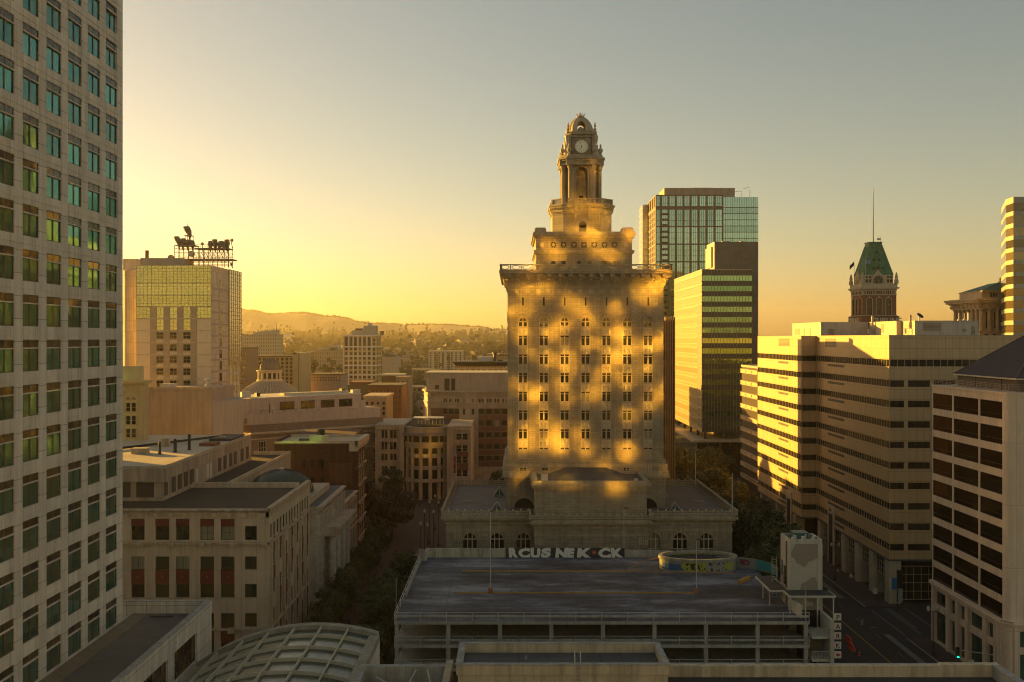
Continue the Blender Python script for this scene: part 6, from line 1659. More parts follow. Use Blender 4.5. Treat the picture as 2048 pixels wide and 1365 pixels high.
# ------------------------------------------------------------ plaza buildings set at an angle
def angled_store():
    T = Thing('angled_white_building', (-60, 330, 0), 'long off-white building with a dark-windowed roof storey and brown corniced front, set at an angle', 'building')
    pk = mat('pink_white_render', (.52, .42, .33), .85, .06, .3, .2); bk = mat('brown_brick_frieze', (.23, .17, .12), .85, .12, .5, .1, (1.0, .35, .03), .8); cr = mat('cream_terracotta_trim', (.52, .44, .31), .7, .12, 1)
    A, B = Vector((-78.2, 300)), Vector((-42.6, 332)); u = (B-A).normalized(); fr = Fr(A, B); L_ = fr.len; z = 22.8
    mb = MB(); mb.fb(fr, 0, L_, -30, 0, 0, z, mat('tan_brick_wall', (.30, .22, .14), .85, .15, .5, .2, (1.0, .35, .03), .85)); T.part('lower_wall', mb)
    mb = MB(); mb.fb(fr, -.1, L_-.1, -29, -.1, z, z+2.2, bk); T.part('brick_parapet', mb)
    b = MB(); b.fb(fr, -.8, L_+.9, -.2, 1.1, z-.4, z, cr); b.fb(fr, -.3, L_+.4, -.2, .5, z-.8, z-.4, cr)
    for k in range(60): b.fb(fr, .2+.8*k, .5+.8*k, .0, .95, z-.8, z-.42, cr)
    RF = Fr(B, u=(-fr.n.x, -fr.n.y)); b.fb(RF, 0, 30, 0, 1.1, z-.4, z, cr); b.fb(fr, 0, L_, 0, .3, 15.6, 15.9, cr); b.fb(fr, 0, L_, 0, .3, 20.6, 20.9, cr); T.part('cornice', b)
    w = winmesh(2.6, 3.2, M['dark_glass'], M['cream_frame'], -.05, .16, (.33, .66), (.35,), .14, sill=M['cream_frame'])
    for k in range(8):
        for j in range(4): T.on('window', w, fr, 3.5+5.9*k, 16.9-4.9*j, .08)
    # white storeys above, stepped
    mb = MB(); mb.fb(fr, -4.5, L_-.4, -26, -1.5, z+2.2, z+5.4, pk); mb.fb(fr, -4.5, L_-6.2, -24, -4.0, z+5.4, z+10.0, pk); T.part('upper_wall', mb)
    for a in (14.2, 21.6, 28.8, 35.6): me = winmesh(5.0 if a < 36 else 4.6, 2.5, M['dark_glass'], M['dark_frame'], -.05, .09, (.33, .72) if a != 28.8 else (), (), .07); o = T.on('wide_window', me, fr, a, z+6.1, -3.9)
    b = MB(); b.fb(fr, 8.6, 10, -4.0, -3.95, z+5.5, z+7.7, cr); b.fb(fr, 41, 43.4, -4.0, -3.95, z+5.5, z+8.0, pk); T.part('door', b)
    b = MB(); b.fb(fr, 2, L_-5.5, -23.5, -4.6, z+10.0, z+10.12, mat('white_roof_sheet', (.60, .54, .40), .8, .1)); b.fb(fr, 16, 40, -12, -9, z+10.1, z+10.9, mat('roof_tray', (.5, .46, .34), .8)); T.part('roof', b)
    b = MB(); dk = M['dark_frame']
    b.fb(fr, 0, 24, -1.75, -1.7, z+6.3, z+6.37, dk)
    for k in range(7): b.fb(fr, 4*k, 4*k+.1, -1.75, -1.7, z+5.4, z+6.4, dk)
    b.fb(fr, 7.0, 7.2, -1.9, -1.7, z+5.4, z+8.2, dk); T.part('terrace_railing', b)
    for a, d, w_, h in ((1.5, -9, 3, 1.8), (7, -10, 1.2, 1.3), (41, -8, 3.0, 1.2), (38, -10, 1.2, 1.6)): b = MB(); b.fb(fr, a, a+w_, d-1.5, d, z+10.0, z+10.0+h, M['white_metal'] if w_ > 1.5 else dk); T.part('roof_unit', b)
    me = winmesh(3.0, 1.8, M['ch_glass'], cr, -.05, .1, (.33, .66), (.5,), .1); T.on('window', me, fr, -2.0, z+2.6, -1.4)
    # tall blank wall to the left
    T = Thing('blank_pink_building', (-78, 247, 0), 'tall windowless pinkish wall left of the angled white building', 'building')
    pk2 = mat('blank_pink_render', (.42, .32, .25), .85, .12, .25, .25)
    a = at(297, 776, 238); b0 = at(424, 777, 238)
    mb = MB(); mb.prism([(a[0], 238), (b0[0], 238), (b0[0], 257), (a[0], 257)], 0, 39.2, pk2); mb.prism([(a[0]+.0, 237.8), (b0[0]+.1, 237.8), (b0[0]+.1, 238), (a[0], 238)], 38.8, 39.5, pk2); T.part('wall', mb)
    b = MB(); b.prism([(b0[0]+.02, 238.4), (-66.4, 247), (-69, 257), (b0[0]+.02, 257)], 0, 36.0, pk); T.part('lower_wing', b)
    b = MB(); b.box(a[0]+2, a[0]+5, 240, 243, 39.2, 40.2, M['white_metal']); b.lathe((b0[0]-2.5, 243, 39.2), [(.8, 0), (.8, .6), (.4, .9), (.4, 1.6), (1.0, 1.8), (.5, 2.2)], M['white_metal'], 10); T.part('roof_unit', b)
angled_store()

def rotunda():
    T = Thing('domed_rotunda', (-94, 385, 0), 'ribbed dome on a colonnaded drum above a wide glazed conical roof', 'dome')
    Y = 385.; s = Y/F; x = (539.5-CX)*s; z = lambda y: H-(y-CY)*s
    cm = mat('lead_dome', (.16, .13, .10), .6, .2, .6, .2); cs_ = mat('drum_stone', (.44, .38, .29), .8, .1, 1); gl = mat('aged_glass_slope', (.22, .20, .16), .5, .3, .8)
    R = 21*s
    b = MB(); b.lathe((x, Y, z(740)), [(R*cos(t), (740-716.5)*s*sin(t)) for t in [pi/2*k/9 for k in range(9)]]+[(.1, (740-716.5)*s)], cm, 24); T.part('dome', b)
    b = MB()
    for k in range(24):
        a = 2*pi*k/24; pr = [((R+.05)*cos(t), 23.6*s*sin(t)) for t in [pi/2*j/8 for j in range(9)]]
        for (r, q), (r2, q2) in zip(pr, pr[1:]): b.tube((x+r*cos(a), Y+r*sin(a), z(740)+q), (x+r2*cos(a), Y+r2*sin(a), z(740)+q2), .1, cm, 4)
    T.part('rib', b)
    b = MB(); b.lathe((x, Y, z(759)), [(4.3, -1.0), (4.9, -.7), (4.9, -.1), (4.2, 0), (4.2, .2)], cs_, 24); b.lathe((x, Y, z(741)-.9), [(4.3, -.1), (4.6, .3), (5.1, .6), (5.1, .95), (R+.1, 1.0)], cs_, 24); b.lathe((x, Y, z(759)), [(3.3, 0), (3.3, 2.9)], M['dark_glass'], 20); T.part('drum', b)
    for k in range(14):
        a = 2*pi*(k+.5)/14; b = MB(); b.lathe((x+4.2*cos(a), Y+4.2*sin(a), z(759)), [(.42, 0), (.38, .2), (.36, 2.4), (.5, 2.75)], cs_, 8); T.part('column', b)
    z0, z1 = z(787), z(763)
    b = MB(); b.lathe((x, Y, z0), [(11.2, -2), (11.2, 0), (8.5, (z1-z0)*.55), (6.2, (z1-z0)*.86), (5.0, z1-z0)], gl, 40); T.part('glazed_slope', b)
    b = MB()
    pr = [(11.25, .05), (8.55, (z1-z0)*.55+.05), (6.25, (z1-z0)*.86+.05), (5.0, z1-z0+.1)]
    for k in range(48):
        a = 2*pi*k/48
        for (r, q), (r2, q2) in zip(pr, pr[1:]): b.tube((x+r*cos(a), Y+r*sin(a), z0+q), (x+r2*cos(a), Y+r2*sin(a), z0+q2), .13, cs_, 4)
    T.part('glazing_bar', b)
    b = MB(); b.box(x-14, x+16, Y-13, Y+20, 0, z0-1.9, M['beige_wall']); T.part('building_below', b)
rotunda()

def yellow_corner():
    T = Thing('yellow_corner_building', (-76, 205, 0), 'yellow building with arched top windows and a bracketed cornice beside the left tower', 'building')
    Y = 200.; s = .1; ye = mat('yellow_render', (.55, .40, .20), .8, .1, .5, .2); cr = mat('yellow_trim', (.58, .45, .25), .7, .1)
    x1 = (288-CX)*s; x0 = -92; z = H-(765-CY)*s
    mb = MB(); mb.box(x0, x1, Y+.3, Y+2.6, 0, z, ye); fr = Fr((x0, Y), (x1, Y)); L_ = x1-x0
    wc = [L_-(288-v)*s for v in (255.9, 267.2)]; r = .45
    rows = [(z-5.0-3.95*k-2.7*(k > 0)-.0, z-5.0-3.95*k) for k in range(5)]
    rows = [(H-(y1-CY)*s, H-(y0-CY)*s) for y0, y1 in ((806, 824), (832, 850), (858, 876), (884, 902), (910, 930))][::-1]
    gridwall(mb, fr, 0, L_, 0, H-(800-CY)*s, [(c-r, c+r) for c in wc], rows, .3, ye)
    for c in wc: mb.archwall(fr, c, r, H-(800-CY)*s+.0, H-(790-CY)*s, .56, -.3, 0, ye, 8)
    mb.fb(fr, 0, wc[0]-.56, -.3, 0, H-(800-CY)*s, H-(790-CY)*s, ye); mb.fb(fr, wc[1]+.56, L_, -.3, 0, H-(800-CY)*s, H-(790-CY)*s, ye); mb.fb(fr, 0, L_, -.3, 0, H-(790-CY)*s, z, ye)
    T.part('wall', mb)
    for c in wc:
        for z0, z1 in rows+[(H-(800-CY)*s, H-(795-CY)*s)]:
            T.on('window', winmesh(2*r, z1-z0, M['dark_glass'], cr, .15, .06, (), (.5,), .06), fr, c, z0)
    b = MB(); c = sum(wc)/2; b.arc(fr, c, H-(800-CY)*s, 1.15, 1.35, 0, .12, cr, n=14)
    for z0, z1 in rows: b.fb(fr, wc[0]-.8, wc[1]+.8, 0, .12, z1+.15, z1+.5, cr)
    T.part('arch_trim', b)
    b = MB(); b.box(x0, x1+.8, Y-1.0, Y+2.8, z, z+.35, cr); b.box(x0, x1+.4, Y-.5, Y+2.7, z-.35, z, cr)
    for k in range(22): b.fb(fr, .2+.62*k, .5+.62*k, .0, .9, z-.3, z, cr)
    T.part('cornice', b)
    b = MB(); b.box(x0, (279-CX)*s, Y+.9, Y+2.4, z+.35, H-(733-CY)*s, cr); T.part('penthouse', b)
    for c, w in ((L_-.45, .5), (L_-3.9, .4)):
        b = MB(); b.disc(fr, c, H-(778-CY)*s, .25, 0, .08, cr, 10, 1.5); T.part('medallion', b)
yellow_corner()

def hotel():
    T = Thing('glass_fronted_hotel', (-88, 275, 0), 'tall beige hotel with a yellow-green glass upper front and dishes on its roof', 'hotel')
    Y0 = 260.; s = .13; X0, X1 = (272.4-CX)*s, (422-CX)*s; zt = H-(530.8-CY)*s; Y2 = 288.
    hw = mat('hotel_precast', (.56, .46, .34), .75, .1, .5, .15, (2.0, 3.12, .05), .65, off=0); hd = mat('hotel_dark_strip', (.36, .29, .22), .7, .1, .5, bump=0)
    gg = glass('yellow_green_glass', (.55, .52, .34), (.64, .60, .42), .16, .75, wav=.0); wp = mat('white_sill_panel', (.58, .52, .40), .6)
    Xr = X1; fr = Fr((X0, Y0), (X1, Y0)); L_ = X1-X0
    mb = MB(); mb.box(X0, Xr, Y0, Y2, 0, zt, hw); T.part('wall', mb)
    zz = lambda zy: H-((zy/3.175+430)-CY)*s; aa = lambda zx: ((zx/3.175+240)-272.4)*s
    # upper curtain wall, four storeys of glass
    for k, (y0, y1) in enumerate(((322, 432), (436, 508), (512, 582))):
        b = MB(); b.fb(fr, .05, aa(578), .02, .06, zz(y1), zz(y0), gg)
        n = 20
        for i in range(n+1): a = aa(578)*i/n; b.fb(fr, a, a+.06+.06*(i % 4 == 0), .06, .12, zz(y1), zz(y0), hd)
        m = 6 if k == 0 else 4
        for j in range(m+1): q = zz(y1)+(zz(y0)-zz(y1))*j/m; b.fb(fr, 0, aa(578), .065, .10, q-.04, q+.04, hd)
        T.part('glass_storey', b)
    bays = [(103, 190), (233, 277), (318, 362), (403, 448), (490, 578)]
    rowsz = [(587, 657)]
    for j in range(1, 7): rowsz.append((660+76.5*(j-1)+3, 660+76.5*(j-1)+73))
    for j, (y0, y1) in enumerate(rowsz):
        for i, (a, b_) in enumerate(bays):
            w = aa(b_)-aa(a); h = zz(y0)-zz(y1)
            b = MB()
            if j == 0 or (j == 1 and 0 < i < 4):
                b.fb(fr, aa(a), aa(b_), .02, .06, zz(y1), zz(y0), gg)
                n = 4 if i in (0, 4) else 2
                for q in range(n+1): x = aa(a)+w*q/n; b.fb(fr, x, x+.06, .06, .1, zz(y1), zz(y0), hd)
                for q in range(4): z_ = zz(y1)+h*q/3; b.fb(fr, aa(a), aa(b_), .065, .1, z_-.03, z_+.03, hd)
                T.part('window', b)
            elif 0 < i < 4:
                me = winmesh(w, h*.62, M['dark_glass'], hd, -.06, .07, (.5,), (.5,), .06)
                T.on('window', me, fr, (aa(a)+aa(b_))/2, zz(y1)+h*.30, .08)
                b.fb(fr, aa(a), aa(b_), .02, .16, zz(y1)+.05, zz(y1)+h*.14, wp); T.part('sill_panel', b)
            else: b.fb(fr, aa(a), aa(b_), .0, .04, zz(y1), zz(y0), mat('hotel_light_panel', (.62, .52, .38), .6, .08, .5) if 'hotel_light_panel' not in bpy.data.materials else bpy.data.materials['hotel_light_panel']); T.part('panel', b)
    for a, b_ in ((192, 230), (280, 316), (365, 401), (450, 488)): b = MB(); b.fb(fr, aa(a), aa(b_), .0, .10, 8, zz(587), hd); T.part('pier', b)
    b = MB()
    for y in (585, 659)+tuple(736+76.5*k for k in range(6)): b.fb(fr, aa(190), aa(488), .16, .24, zz(y)-.06, zz(y)+.06, wp)
    T.part('floor_line', b)
    # right-hand face: blank bay, slit windows, glass end
    rf = Fr((X1, Y0), (X1, Y2)); 
    def ry(px): return X1*F/(px-CX)-Y0
    g0 = ry(456.7)
    b = MB(); b.fb(rf, g0, 28, .02, .3, zt-26, zt, gg)
    for j in range(26): z_ = zt-1.05*j; b.fb(rf, g0, 28, .3, .36, z_-.05, z_+.05, hd)
    for i in range(7): a = g0+(28-g0)*i/6; b.fb(rf, a-.1, a+.1, .3, .37, zt-26, zt, hd)
    T.part('glass_end', b)
    for i in range(3):
        a = g0+1+3.6*i; b = MB(); b.fb(rf, a, a+1.8, .02, .12, 12, zt-26, gg)
        for j in range(10): b.fb(rf, a, a+1.8, .12, .2, 13+3.1*j, 14+3.1*j, wp)
        T.part('side_window', b)
    a0, a1 = ry(439), ry(443.5)
    for j in range(16): b = MB(); z_ = zt-5.6-3.12*j; b.fb(rf, a0, a1, .0, .05, z_, z_+2.3, M['dark_glass']); T.part('slit_window', b)
    b = MB()
    for j in range(16): z_ = zt-6.2-3.12*j; b.fb(rf, 0, g0, .0, .06, z_, z_+.5, hd)
    T.part('floor_line', b)
    # grey wing and the rounded stack at the left
    b = MB(); b.box((246-CX)*.15, (274-CX)*.15, 300, 312, 0, H-(518-CY)*.15, hw); b.lathe(((259-CX)*.14, 282, 0), [(2.3, 0), (2.3, H-(541-CY)*.14), (1.7, H-(541-CY)*.14+.4)], hw, 20); T.part('rear_mass', b)
    b = MB(); b.box((269-CX)*s, (357-CX)*s, 264, 272, zt, H-(516.5-CY)*.132, hd)
    for k in range(6): b.box((274-CX)*s, (286-CX)*s, 263.9, 264, zt+.6+.22*k, zt+.7+.22*k, M['white_metal'])
    T.part('penthouse', b)
    b = MB(); b.tube(((288.5-CX)*.132, 266, zt+2), ((288.5-CX)*.132, 266, H-(500-CY)*.132), .5, mat('red_brown_flue', (.2, .09, .05), .7), 8); T.part('flue', b)
    return zt
HZ = hotel()

def dishes():
    """microwave antenna farm on the hotel roof"""
    s = .135; Y = 270.
    X = lambda zx: ((zx/11.375+330)-CX)*s; Z = lambda zy: H-((zy/11.375+440)-CY)*s
    st = mat('antenna_scaffold', (.22, .17, .12), .6, .1, bump=0); ds = mat('tan_antenna_shroud', (.17, .135, .095), .7, .15, 1, bump=0)
    T = Thing('antenna_scaffold', (X(900), Y, HZ), 'open steel scaffold carrying the antennas on the hotel roof', 'scaffold')
    b = MB(); x0, x1 = X(275), X(1490)
    zl = [Z(1030), Z(960), Z(900), Z(840), Z(760), Z(660), Z(600)]
    for y in (Y-2, Y+2.2):
        for k, x in enumerate([x0, X(370), X(480), X(585), X(700), X(835), X(930), X(1030), X(1140), X(1245), X(1400), x1]):
            b.tube((x, y, HZ), (x, y, zl[6] if x < X(720) or x > X(1380) else zl[5]), .09, st, 4)
        for z in zl[:6]: b.tube((x0 if z > Z(1000) else X(280), y, z), (x1, y, z), .07, st, 4)
        for k in range(9): xa = X(720+85*k); b.tube((xa, y, zl[1]), (xa+1.0, y, zl[4]), .045, st, 4); b.tube((xa+1., y, zl[1]), (xa, y, zl[4]), .045, st, 4)
    for k in range(20): x = x0+(x1-x0)*k/19; b.tube((x, Y-2, zl[5]), (x, Y+2.2, zl[5]), .05, st, 4)
    T.part('frame', b)
    b = MB(); b.box(x0, X(720), Y-2, Y+2.2, Z(602), Z(585), st); b.box(X(720), x1, Y-2, Y+2.2, Z(680), Z(655), st); b.box(x0, X(1590), Y-2, Y+2.2, Z(930), Z(905), st); T.part('platform', b)
    b = MB()
    for k in range(14): x = X(700)+(X(1380)-X(700))*k/13; b.tube((x, Y-2, Z(655)), (x, Y-2, Z(575)), .035, st, 4)
    for z in (Z(580), Z(615)): b.tube((X(700), Y-2, z), (X(1380), Y-2, z), .035, st, 4)
    b.tube((X(515), Y, Z(180)), (X(515), Y, Z(80)), .06, st, 4)
    T.part('railing', b)
    b = MB()
    for x in (X(485), X(615)):
        for y in (Y-1, Y+1): b.tube((x, y, Z(600)), (x, y, Z(370)), .08, st, 4)
    b.box(X(470), X(630), Y-1.2, Y+1.2, Z(372), Z(360), st); T.part('upper_stage', b)
    grp = 'horn antennas on the hotel roof'
    def horn(cx_, cz_, w, h, lean, turn, label):
        H_ = Thing('horn_antenna', (cx_, Y, cz_), label, 'antenna', grp)
        b = MB(); n = 14; P0 = []; P1 = []; P2 = []
        for i in range(n):
            a = 2*pi*i/n; P0.append((cx_+.5*w*.55*cos(a), Y+.4*w*sin(a), cz_)); P1.append((cx_+lean*.6+.5*w*cos(a), Y+turn*.3+.5*w*sin(a), cz_+h*.55)); P2.append((cx_+lean+.5*w*.92*cos(a), Y+turn+.25*w*sin(a), cz_+h+.12*w*sin(a)))
        for A_, B_ in ((P0, P1), (P1, P2)):
            for i in range(n): j = (i+1) % n; b.face([A_[i], A_[j], B_[j], B_[i]], ds)
        b.face(P2, ds); b.face(P0[::-1], ds); H_.part('shroud', b)
        b = MB(); b.lathe((cx_, Y, cz_-1.3), [(.08, 0), (.45, 1.3)], ds, 8); H_.part('feed_cone', b)
    for zx, zy, w, h, le, tu, lb in ((560, 350, 1.9, 2.2, -.7, -.6, 'tan horn antenna, the topmost on its own raised stage'), (320, 560, 1.6, 2.0, -.5, -.6, 'tan horn antenna at the far left of the hotel roof scaffold'), (410, 590, 1.8, 1.9, -.2, .5, 'tan horn antenna second from the left on the scaffold'), (520, 600, 1.8, 1.6, .3, -.5, 'tan horn antenna under the raised stage, left of pair'), (630, 600, 1.8, 1.5, -.6, .5, 'tan horn antenna under the raised stage, right of pair'),
                            (1030, 640, 1.6, 1.8, .0, .5, 'dark horn antenna, first of the right-hand cluster'), (1145, 640, 1.5, 2.15, .0, -.7, 'pale-faced horn antenna, second of the right-hand cluster'), (1240, 640, 1.6, 1.8, .3, .5, 'dark horn antenna, third of the right-hand cluster'), (1335, 640, 1.4, 1.7, .2, .5, 'dark horn antenna, fourth of the right-hand cluster'), (1415, 640, 1.5, 2.1, .1, -.7, 'pale-faced horn antenna at the right end of the cluster')):
        horn(X(zx), Z(zy), w, h, le, tu, lb)
    def dish(cx_, cz_, y, r, nx, label, deep=.3):
        D_ = Thing('round_dish', (cx_, y, cz_), label, 'dish', 'round dishes on the hotel roof')
        b = MB(); ax = Vector((nx, -1, 0)).normalized(); c = Vector((cx_, y, cz_)); b.tube(c, c+ax*deep, r, mat('pale_dish_face', (.36, .29, .2), .6) if 'pale_dish_face' not in bpy.data.materials else bpy.data.materials['pale_dish_face'], 20); D_.part('drum', b)
        b = MB(); b.tube(c, c-ax*.5, .25, st, 6); b.tube(c-ax*.4, (cx_, y+.4, max(HZ, cz_-2.2)), .1, st, 5); D_.part('mount', b)
    dish(X(215), Z(888), Y-2.6, .85, .2, 'round pale dish at the left foot of the scaffold', .4); dish(X(710), Z(800), Y-3.0, .8, -.5, 'round dish in front of the scaffold middle', .9); dish(X(848), Z(548), Y, .42, .4, 'small dark dish standing on the scaffold rail', .12)
    dish(X(1528), Z(465), Y, .45, 3, 'small dish at the upper right end of the scaffold', .12); dish(X(1525), Z(1005), Y, .4, 3, 'small dish at the lower right end of the scaffold', .12)
dishes()

# ------------------------------------------------------------ colonnaded civic building left of city hall
def colonnade():
    T = Thing('colonnaded_building', (-20, 330, 0), 'civic building with a rounded colonnaded porch facing the plaza, dark windows above', 'civic building')
    s = 314/F; gs = mat('civic_precast', (.40, .33, .24), .75, .12, .5, .2, (2.2, 1.9, .03), .7, off=0); dg = M['dark_glass']; br = mat('civic_brick', (.16, .075, .05), .85, .15, .5, .1, (.9, .35, .03), .85)
    X = lambda zx, s_=s: ((zx/6.827+740)-CX)*s_; Z = lambda zy: H-((zy/6.827+820)-CY)*s
    cx_, cy_ = X(745), 322.; R = X(1045)-X(745)
    # flanks
    mb = MB(); zt = Z(250)
    mb.box(X(120)-2, X(440), 320, 345, 0, Z(225), gs); mb.box(X(1040), X(1370), 318, 345, 0, Z(240), gs); mb.box(X(420), X(1060), 322.5, 345, 0, zt, M['black'])
    mb.box(X(340)+1.0, X(440)+.01, 318.8, 320, 0, Z(240), gs); mb.box(X(1040), X(1130), 316.5, 318, 0, Z(240), gs); T.part('wall', mb)
    FL, FRt = Fr((X(120)-2, 320), u=(1, 0)), Fr((X(1040), 318), u=(1, 0)); o = X(120)-2
    for a, b_ in ((125, 155), (168, 205), (242, 280), (292, 330)):
        for y0, y1 in ((300, 410), (470, 570), (630, 720), (800, 900)): b = MB(); b.fb(FL, X(a)-o, X(b_)-o, 0, .04, Z(y1), Z(y0), dg); b.fb(FL, X(a)-o-.05, X(b_)-o+.05, .0, .15, Z(y1)-.25, Z(y1), gs); T.part('window', b)
    o = X(1040)
    for y0, y1 in ((345, 425), (505, 585), (660, 745), (850, 930)):
        for a, b_ in ((1172, 1238), (1258, 1322)): b = MB(); b.fb(FRt, X(a)-o, X(b_)-o, 0, .04, Z(y1), Z(y0), dg); b.fb(FRt, X(a)-o, X(b_)-o, .04, .1, (Z(y1)+Z(y0))/2-.04, (Z(y1)+Z(y0))/2+.04, gs); T.part('window', b)
    for y0, y1 in ((590, 660), (750, 850)): b = MB(); b.fb(FRt, X(1165)-o, X(1335)-o, 0, .03, Z(y1), Z(y0), br); T.part('brick_panel', b)
    b = MB()
    for y in (290, 460): b.fb(FRt, X(1130)-o, X(1375)-o, 0, .35, Z(y)-.12, Z(y)+.12, gs)
    for y in (280, 455): b.fb(FL, 0, X(350)-X(120)+2, 0, .35, Z(y)-.12, Z(y)+.12, gs)
    T.part('ledge', b)
    # rounded porch: rings, columns, balconies
    def ringseg(z0, z1, r0, r1, m, nm):
        b = MB(); n = 28
        for i in range(n):
            a, c = pi+pi*i/n, pi+pi*(i+1)/n
            q = [(cx_+r0*cos(a), cy_+r0*sin(a)*.8), (cx_+r1*cos(a), cy_+r1*sin(a)*.8), (cx_+r1*cos(c), cy_+r1*sin(c)*.8), (cx_+r0*cos(c), cy_+r0*sin(c)*.8)]
            b.hexa([(*p, z0) for p in q]+[(*p, z1) for p in q], m)
        T.part(nm, b)
    ringseg(Z(365), Z(265), R-.8, R, gs, 'parapet'); ringseg(Z(268), Z(250), R-1.2, R+.25, gs, 'parapet'); ringseg(Z(370)-.0, Z(330), R, R+1.6, mat('grey_sunshade', (.2, .18, .15), .7), 'sunshade')
    ringseg(Z(540), Z(460), R-.8, R+.1, gs, 'upper_band'); ringseg(Z(500), Z(480), R+.1, R+.45, gs, 'ledge')
    ringseg(Z(1010), Z(965), R-.8, R+.5, gs, 'lower_band')
    for y in (625, 790): ringseg(Z(y+55), Z(y), R-1.9, R-1.1, M['concrete'], 'balcony')
    ringseg(0, Z(540), R-2.6, R-2.3, dg, 'porch_glazing'); ringseg(Z(460), Z(365), R-1.6, R-1.4, dg, 'porch_glazing')
    b = MB(); b.prism([(cx_+(R-.4)*cos(pi+pi*i/20), cy_+(R-.4)*sin(pi+pi*i/20)*.8) for i in range(21)], zt-.5, zt-.3, M['roof_dark']); T.part('roof', b)
    for d in (-64, -40, -13.5, 13.5, 40, 64):
        a = -pi/2+radians(d); b = MB(); px_, py_ = cx_+(R-.35)*cos(a), cy_+(R-.35)*sin(a)*.8
        b.lathe((px_, py_, 0), [(.72, 0), (.62, .3), (.6, Z(550)-.6), (.7, Z(545))], gs, 12); b.box(px_-.35, px_+.35, py_-.2, py_+.6, Z(460), Z(365), gs); T.part('column', b)
    b = MB(); w = M['white_metal']
    for k in range(8): x = X(600)+1.2*k; b.tube((x, 328, zt-.4), (x, 328, zt+2.0), .08, w)
    b.box(X(530), X(960), 326, 333, zt+2.0, zt+2.25, w); T.part('roof_pergola', b)
    # taller rear block
    T = Thing('stepped_civic_block', (-15, 360, 0), 'larger beige and brick civic block with a plain top storey behind the colonnade', 'civic building')
    s = .175; Y = 350.
    X = lambda zx: ((zx/4.876+740)-CX)*s; Z = lambda zy: H-((zy/4.876+580)-CY)*s
    cut = (X(940), Y); x0 = X(500); x1 = X(1400)+6
    poly = [(x0, Y+12), (x0+2, Y+2.5), (X(890), Y-1.0), (X(1050), Y-1.0), (x1, Y), (x1, Y+26), (x0, Y+26)]
    pe = lambda e: [(x0-e, Y+12), (x0+2-e, Y+2.5-e), (X(890), Y-1.0-e), (X(1050), Y-1.0-e), (x1+e, Y-e), (x1+e, Y+26), (x0-e, Y+26)]
    mb = MB(); mb.prism(poly, 0, Z(990), gs); T.part('wall', mb)
    b = MB(); pi_ = [(X(528), Y+14), (X(540), Y+4), (X(900), Y+1.5), (x1-1, Y+1.5), (x1-1, Y+25), (X(528), Y+25)]; b.prism(pi_, Z(990), Z(815), mat('plain_top_storey', (.38, .31, .23), .8, .1, .4, .2)); b.prism([(x+(-.2 if i < 2 else .1), y-.2) for i, (x, y) in enumerate(pi_)], Z(815), Z(808), M['cream_frame']); T.part('top_storey', b)
    fr = Fr((X(540), Y+4), (X(900), Y+1.5)); 
    for a, b_ in ((725, 775), (793, 833)): b = MB(); p = (X(a)-X(540)); q = X(b_)-X(540); b.fb(fr, p, q, 0, .06, Z(988), Z(868), M['dark_frame']); T.part('louvred_opening', b)
    b = MB(); b.fb(fr, X(628)-X(540), X(668)-X(540), 0, .06, Z(975), Z(932), M['dark_frame']); T.part('louvred_opening', b)
    b = MB()
    for z0, z1, e in ((Z(1000), Z(985), .7), (Z(1035), Z(1028), .3), (Z(1110), Z(1098), .35), (Z(1150), Z(1143), .25)): b.prism(pe(e), z0, z1, gs)
    T.part('cornice', b)
    LFc = Fr((x0+2, Y+2.5), (X(890), Y-1.0)); FFc = Fr((X(890), Y-1), (X(1050), Y-1)); RFc = Fr((X(1050), Y-1), (x1, Y))
    for r_, (y0, y1) in enumerate(((1062, 1105), (1160, 1215), (1272, 1325), (1388, 1440), (1500, 1550), (1615, 1665))):
        b = MB(); b.fb(LFc, X(590)-x0-2, X(890)-x0-2.3, 0, .03, Z(y0+113)if r_ else Z(1150), Z(1150) if r_ == 0 else Z(y0-2), br)
        if r_ > 0: T.part('brick_panel', b); b = MB(); b.fb(RFc, .3, x1-X(1050)-.5, 0, .03, Z(y1+58), Z(y0-3), br); T.part('brick_panel', b)
        for fr_, o, lst in ((LFc, x0+2, ((722, 758), (780, 820), (840, 885)) if r_ else ((722, 738), (745, 760), (780, 796), (803, 820), (840, 856), (863, 880))), (FFc, X(890), ((908, 928), (993, 1018))), (RFc, X(1050), ((1060, 1110), (1137, 1187), (1213, 1262), (1288, 1337)) if r_ else ((1060, 1080), (1090, 1110), (1137, 1157), (1165, 1187), (1213, 1232), (1241, 1262), (1288, 1307), (1316, 1337)))):
            for a, b_ in lst: b = MB(); b.fb(fr_, X(a)-o, X(b_)-o, .02, .07, Z(y1), Z(y0), bpy.data.materials['green_blind_glass']); b.fb(fr_, X(a)-o-.05, X(b_)-o+.05, .02, .14, Z(y1)-.15, Z(y1), gs); T.part('window', b)
    b = MB()
    for k in range(26): a = .4+1.15*k; 
    for fr_, L_ in ((LFc, LFc.len), (RFc, RFc.len)):
        for k in range(int(L_/2.6)): b.fb(fr_, 1+2.6*k, 1.3+2.6*k, 0, 1.0, Z(1035), Z(1012), gs)
    T.part('bracket', b)
    # cream block with a black cornice beyond
    T = Thing('black_corniced_building', (0, 425, 0), 'cream building with a heavy black cornice left of the city hall shaft', 'building')
    s = .21; X = lambda zx: ((zx/4.876+740)-CX)*s; Z = lambda zy: H-((zy/4.876+580)-CY)*s; Y = 420.
    cw = mat('cream_brick', (.44, .34, .2), .8, .1, .5); mb = MB(); mb.box(X(840), 8, Y, Y+20, 0, Z(745), cw); T.part('wall', mb)
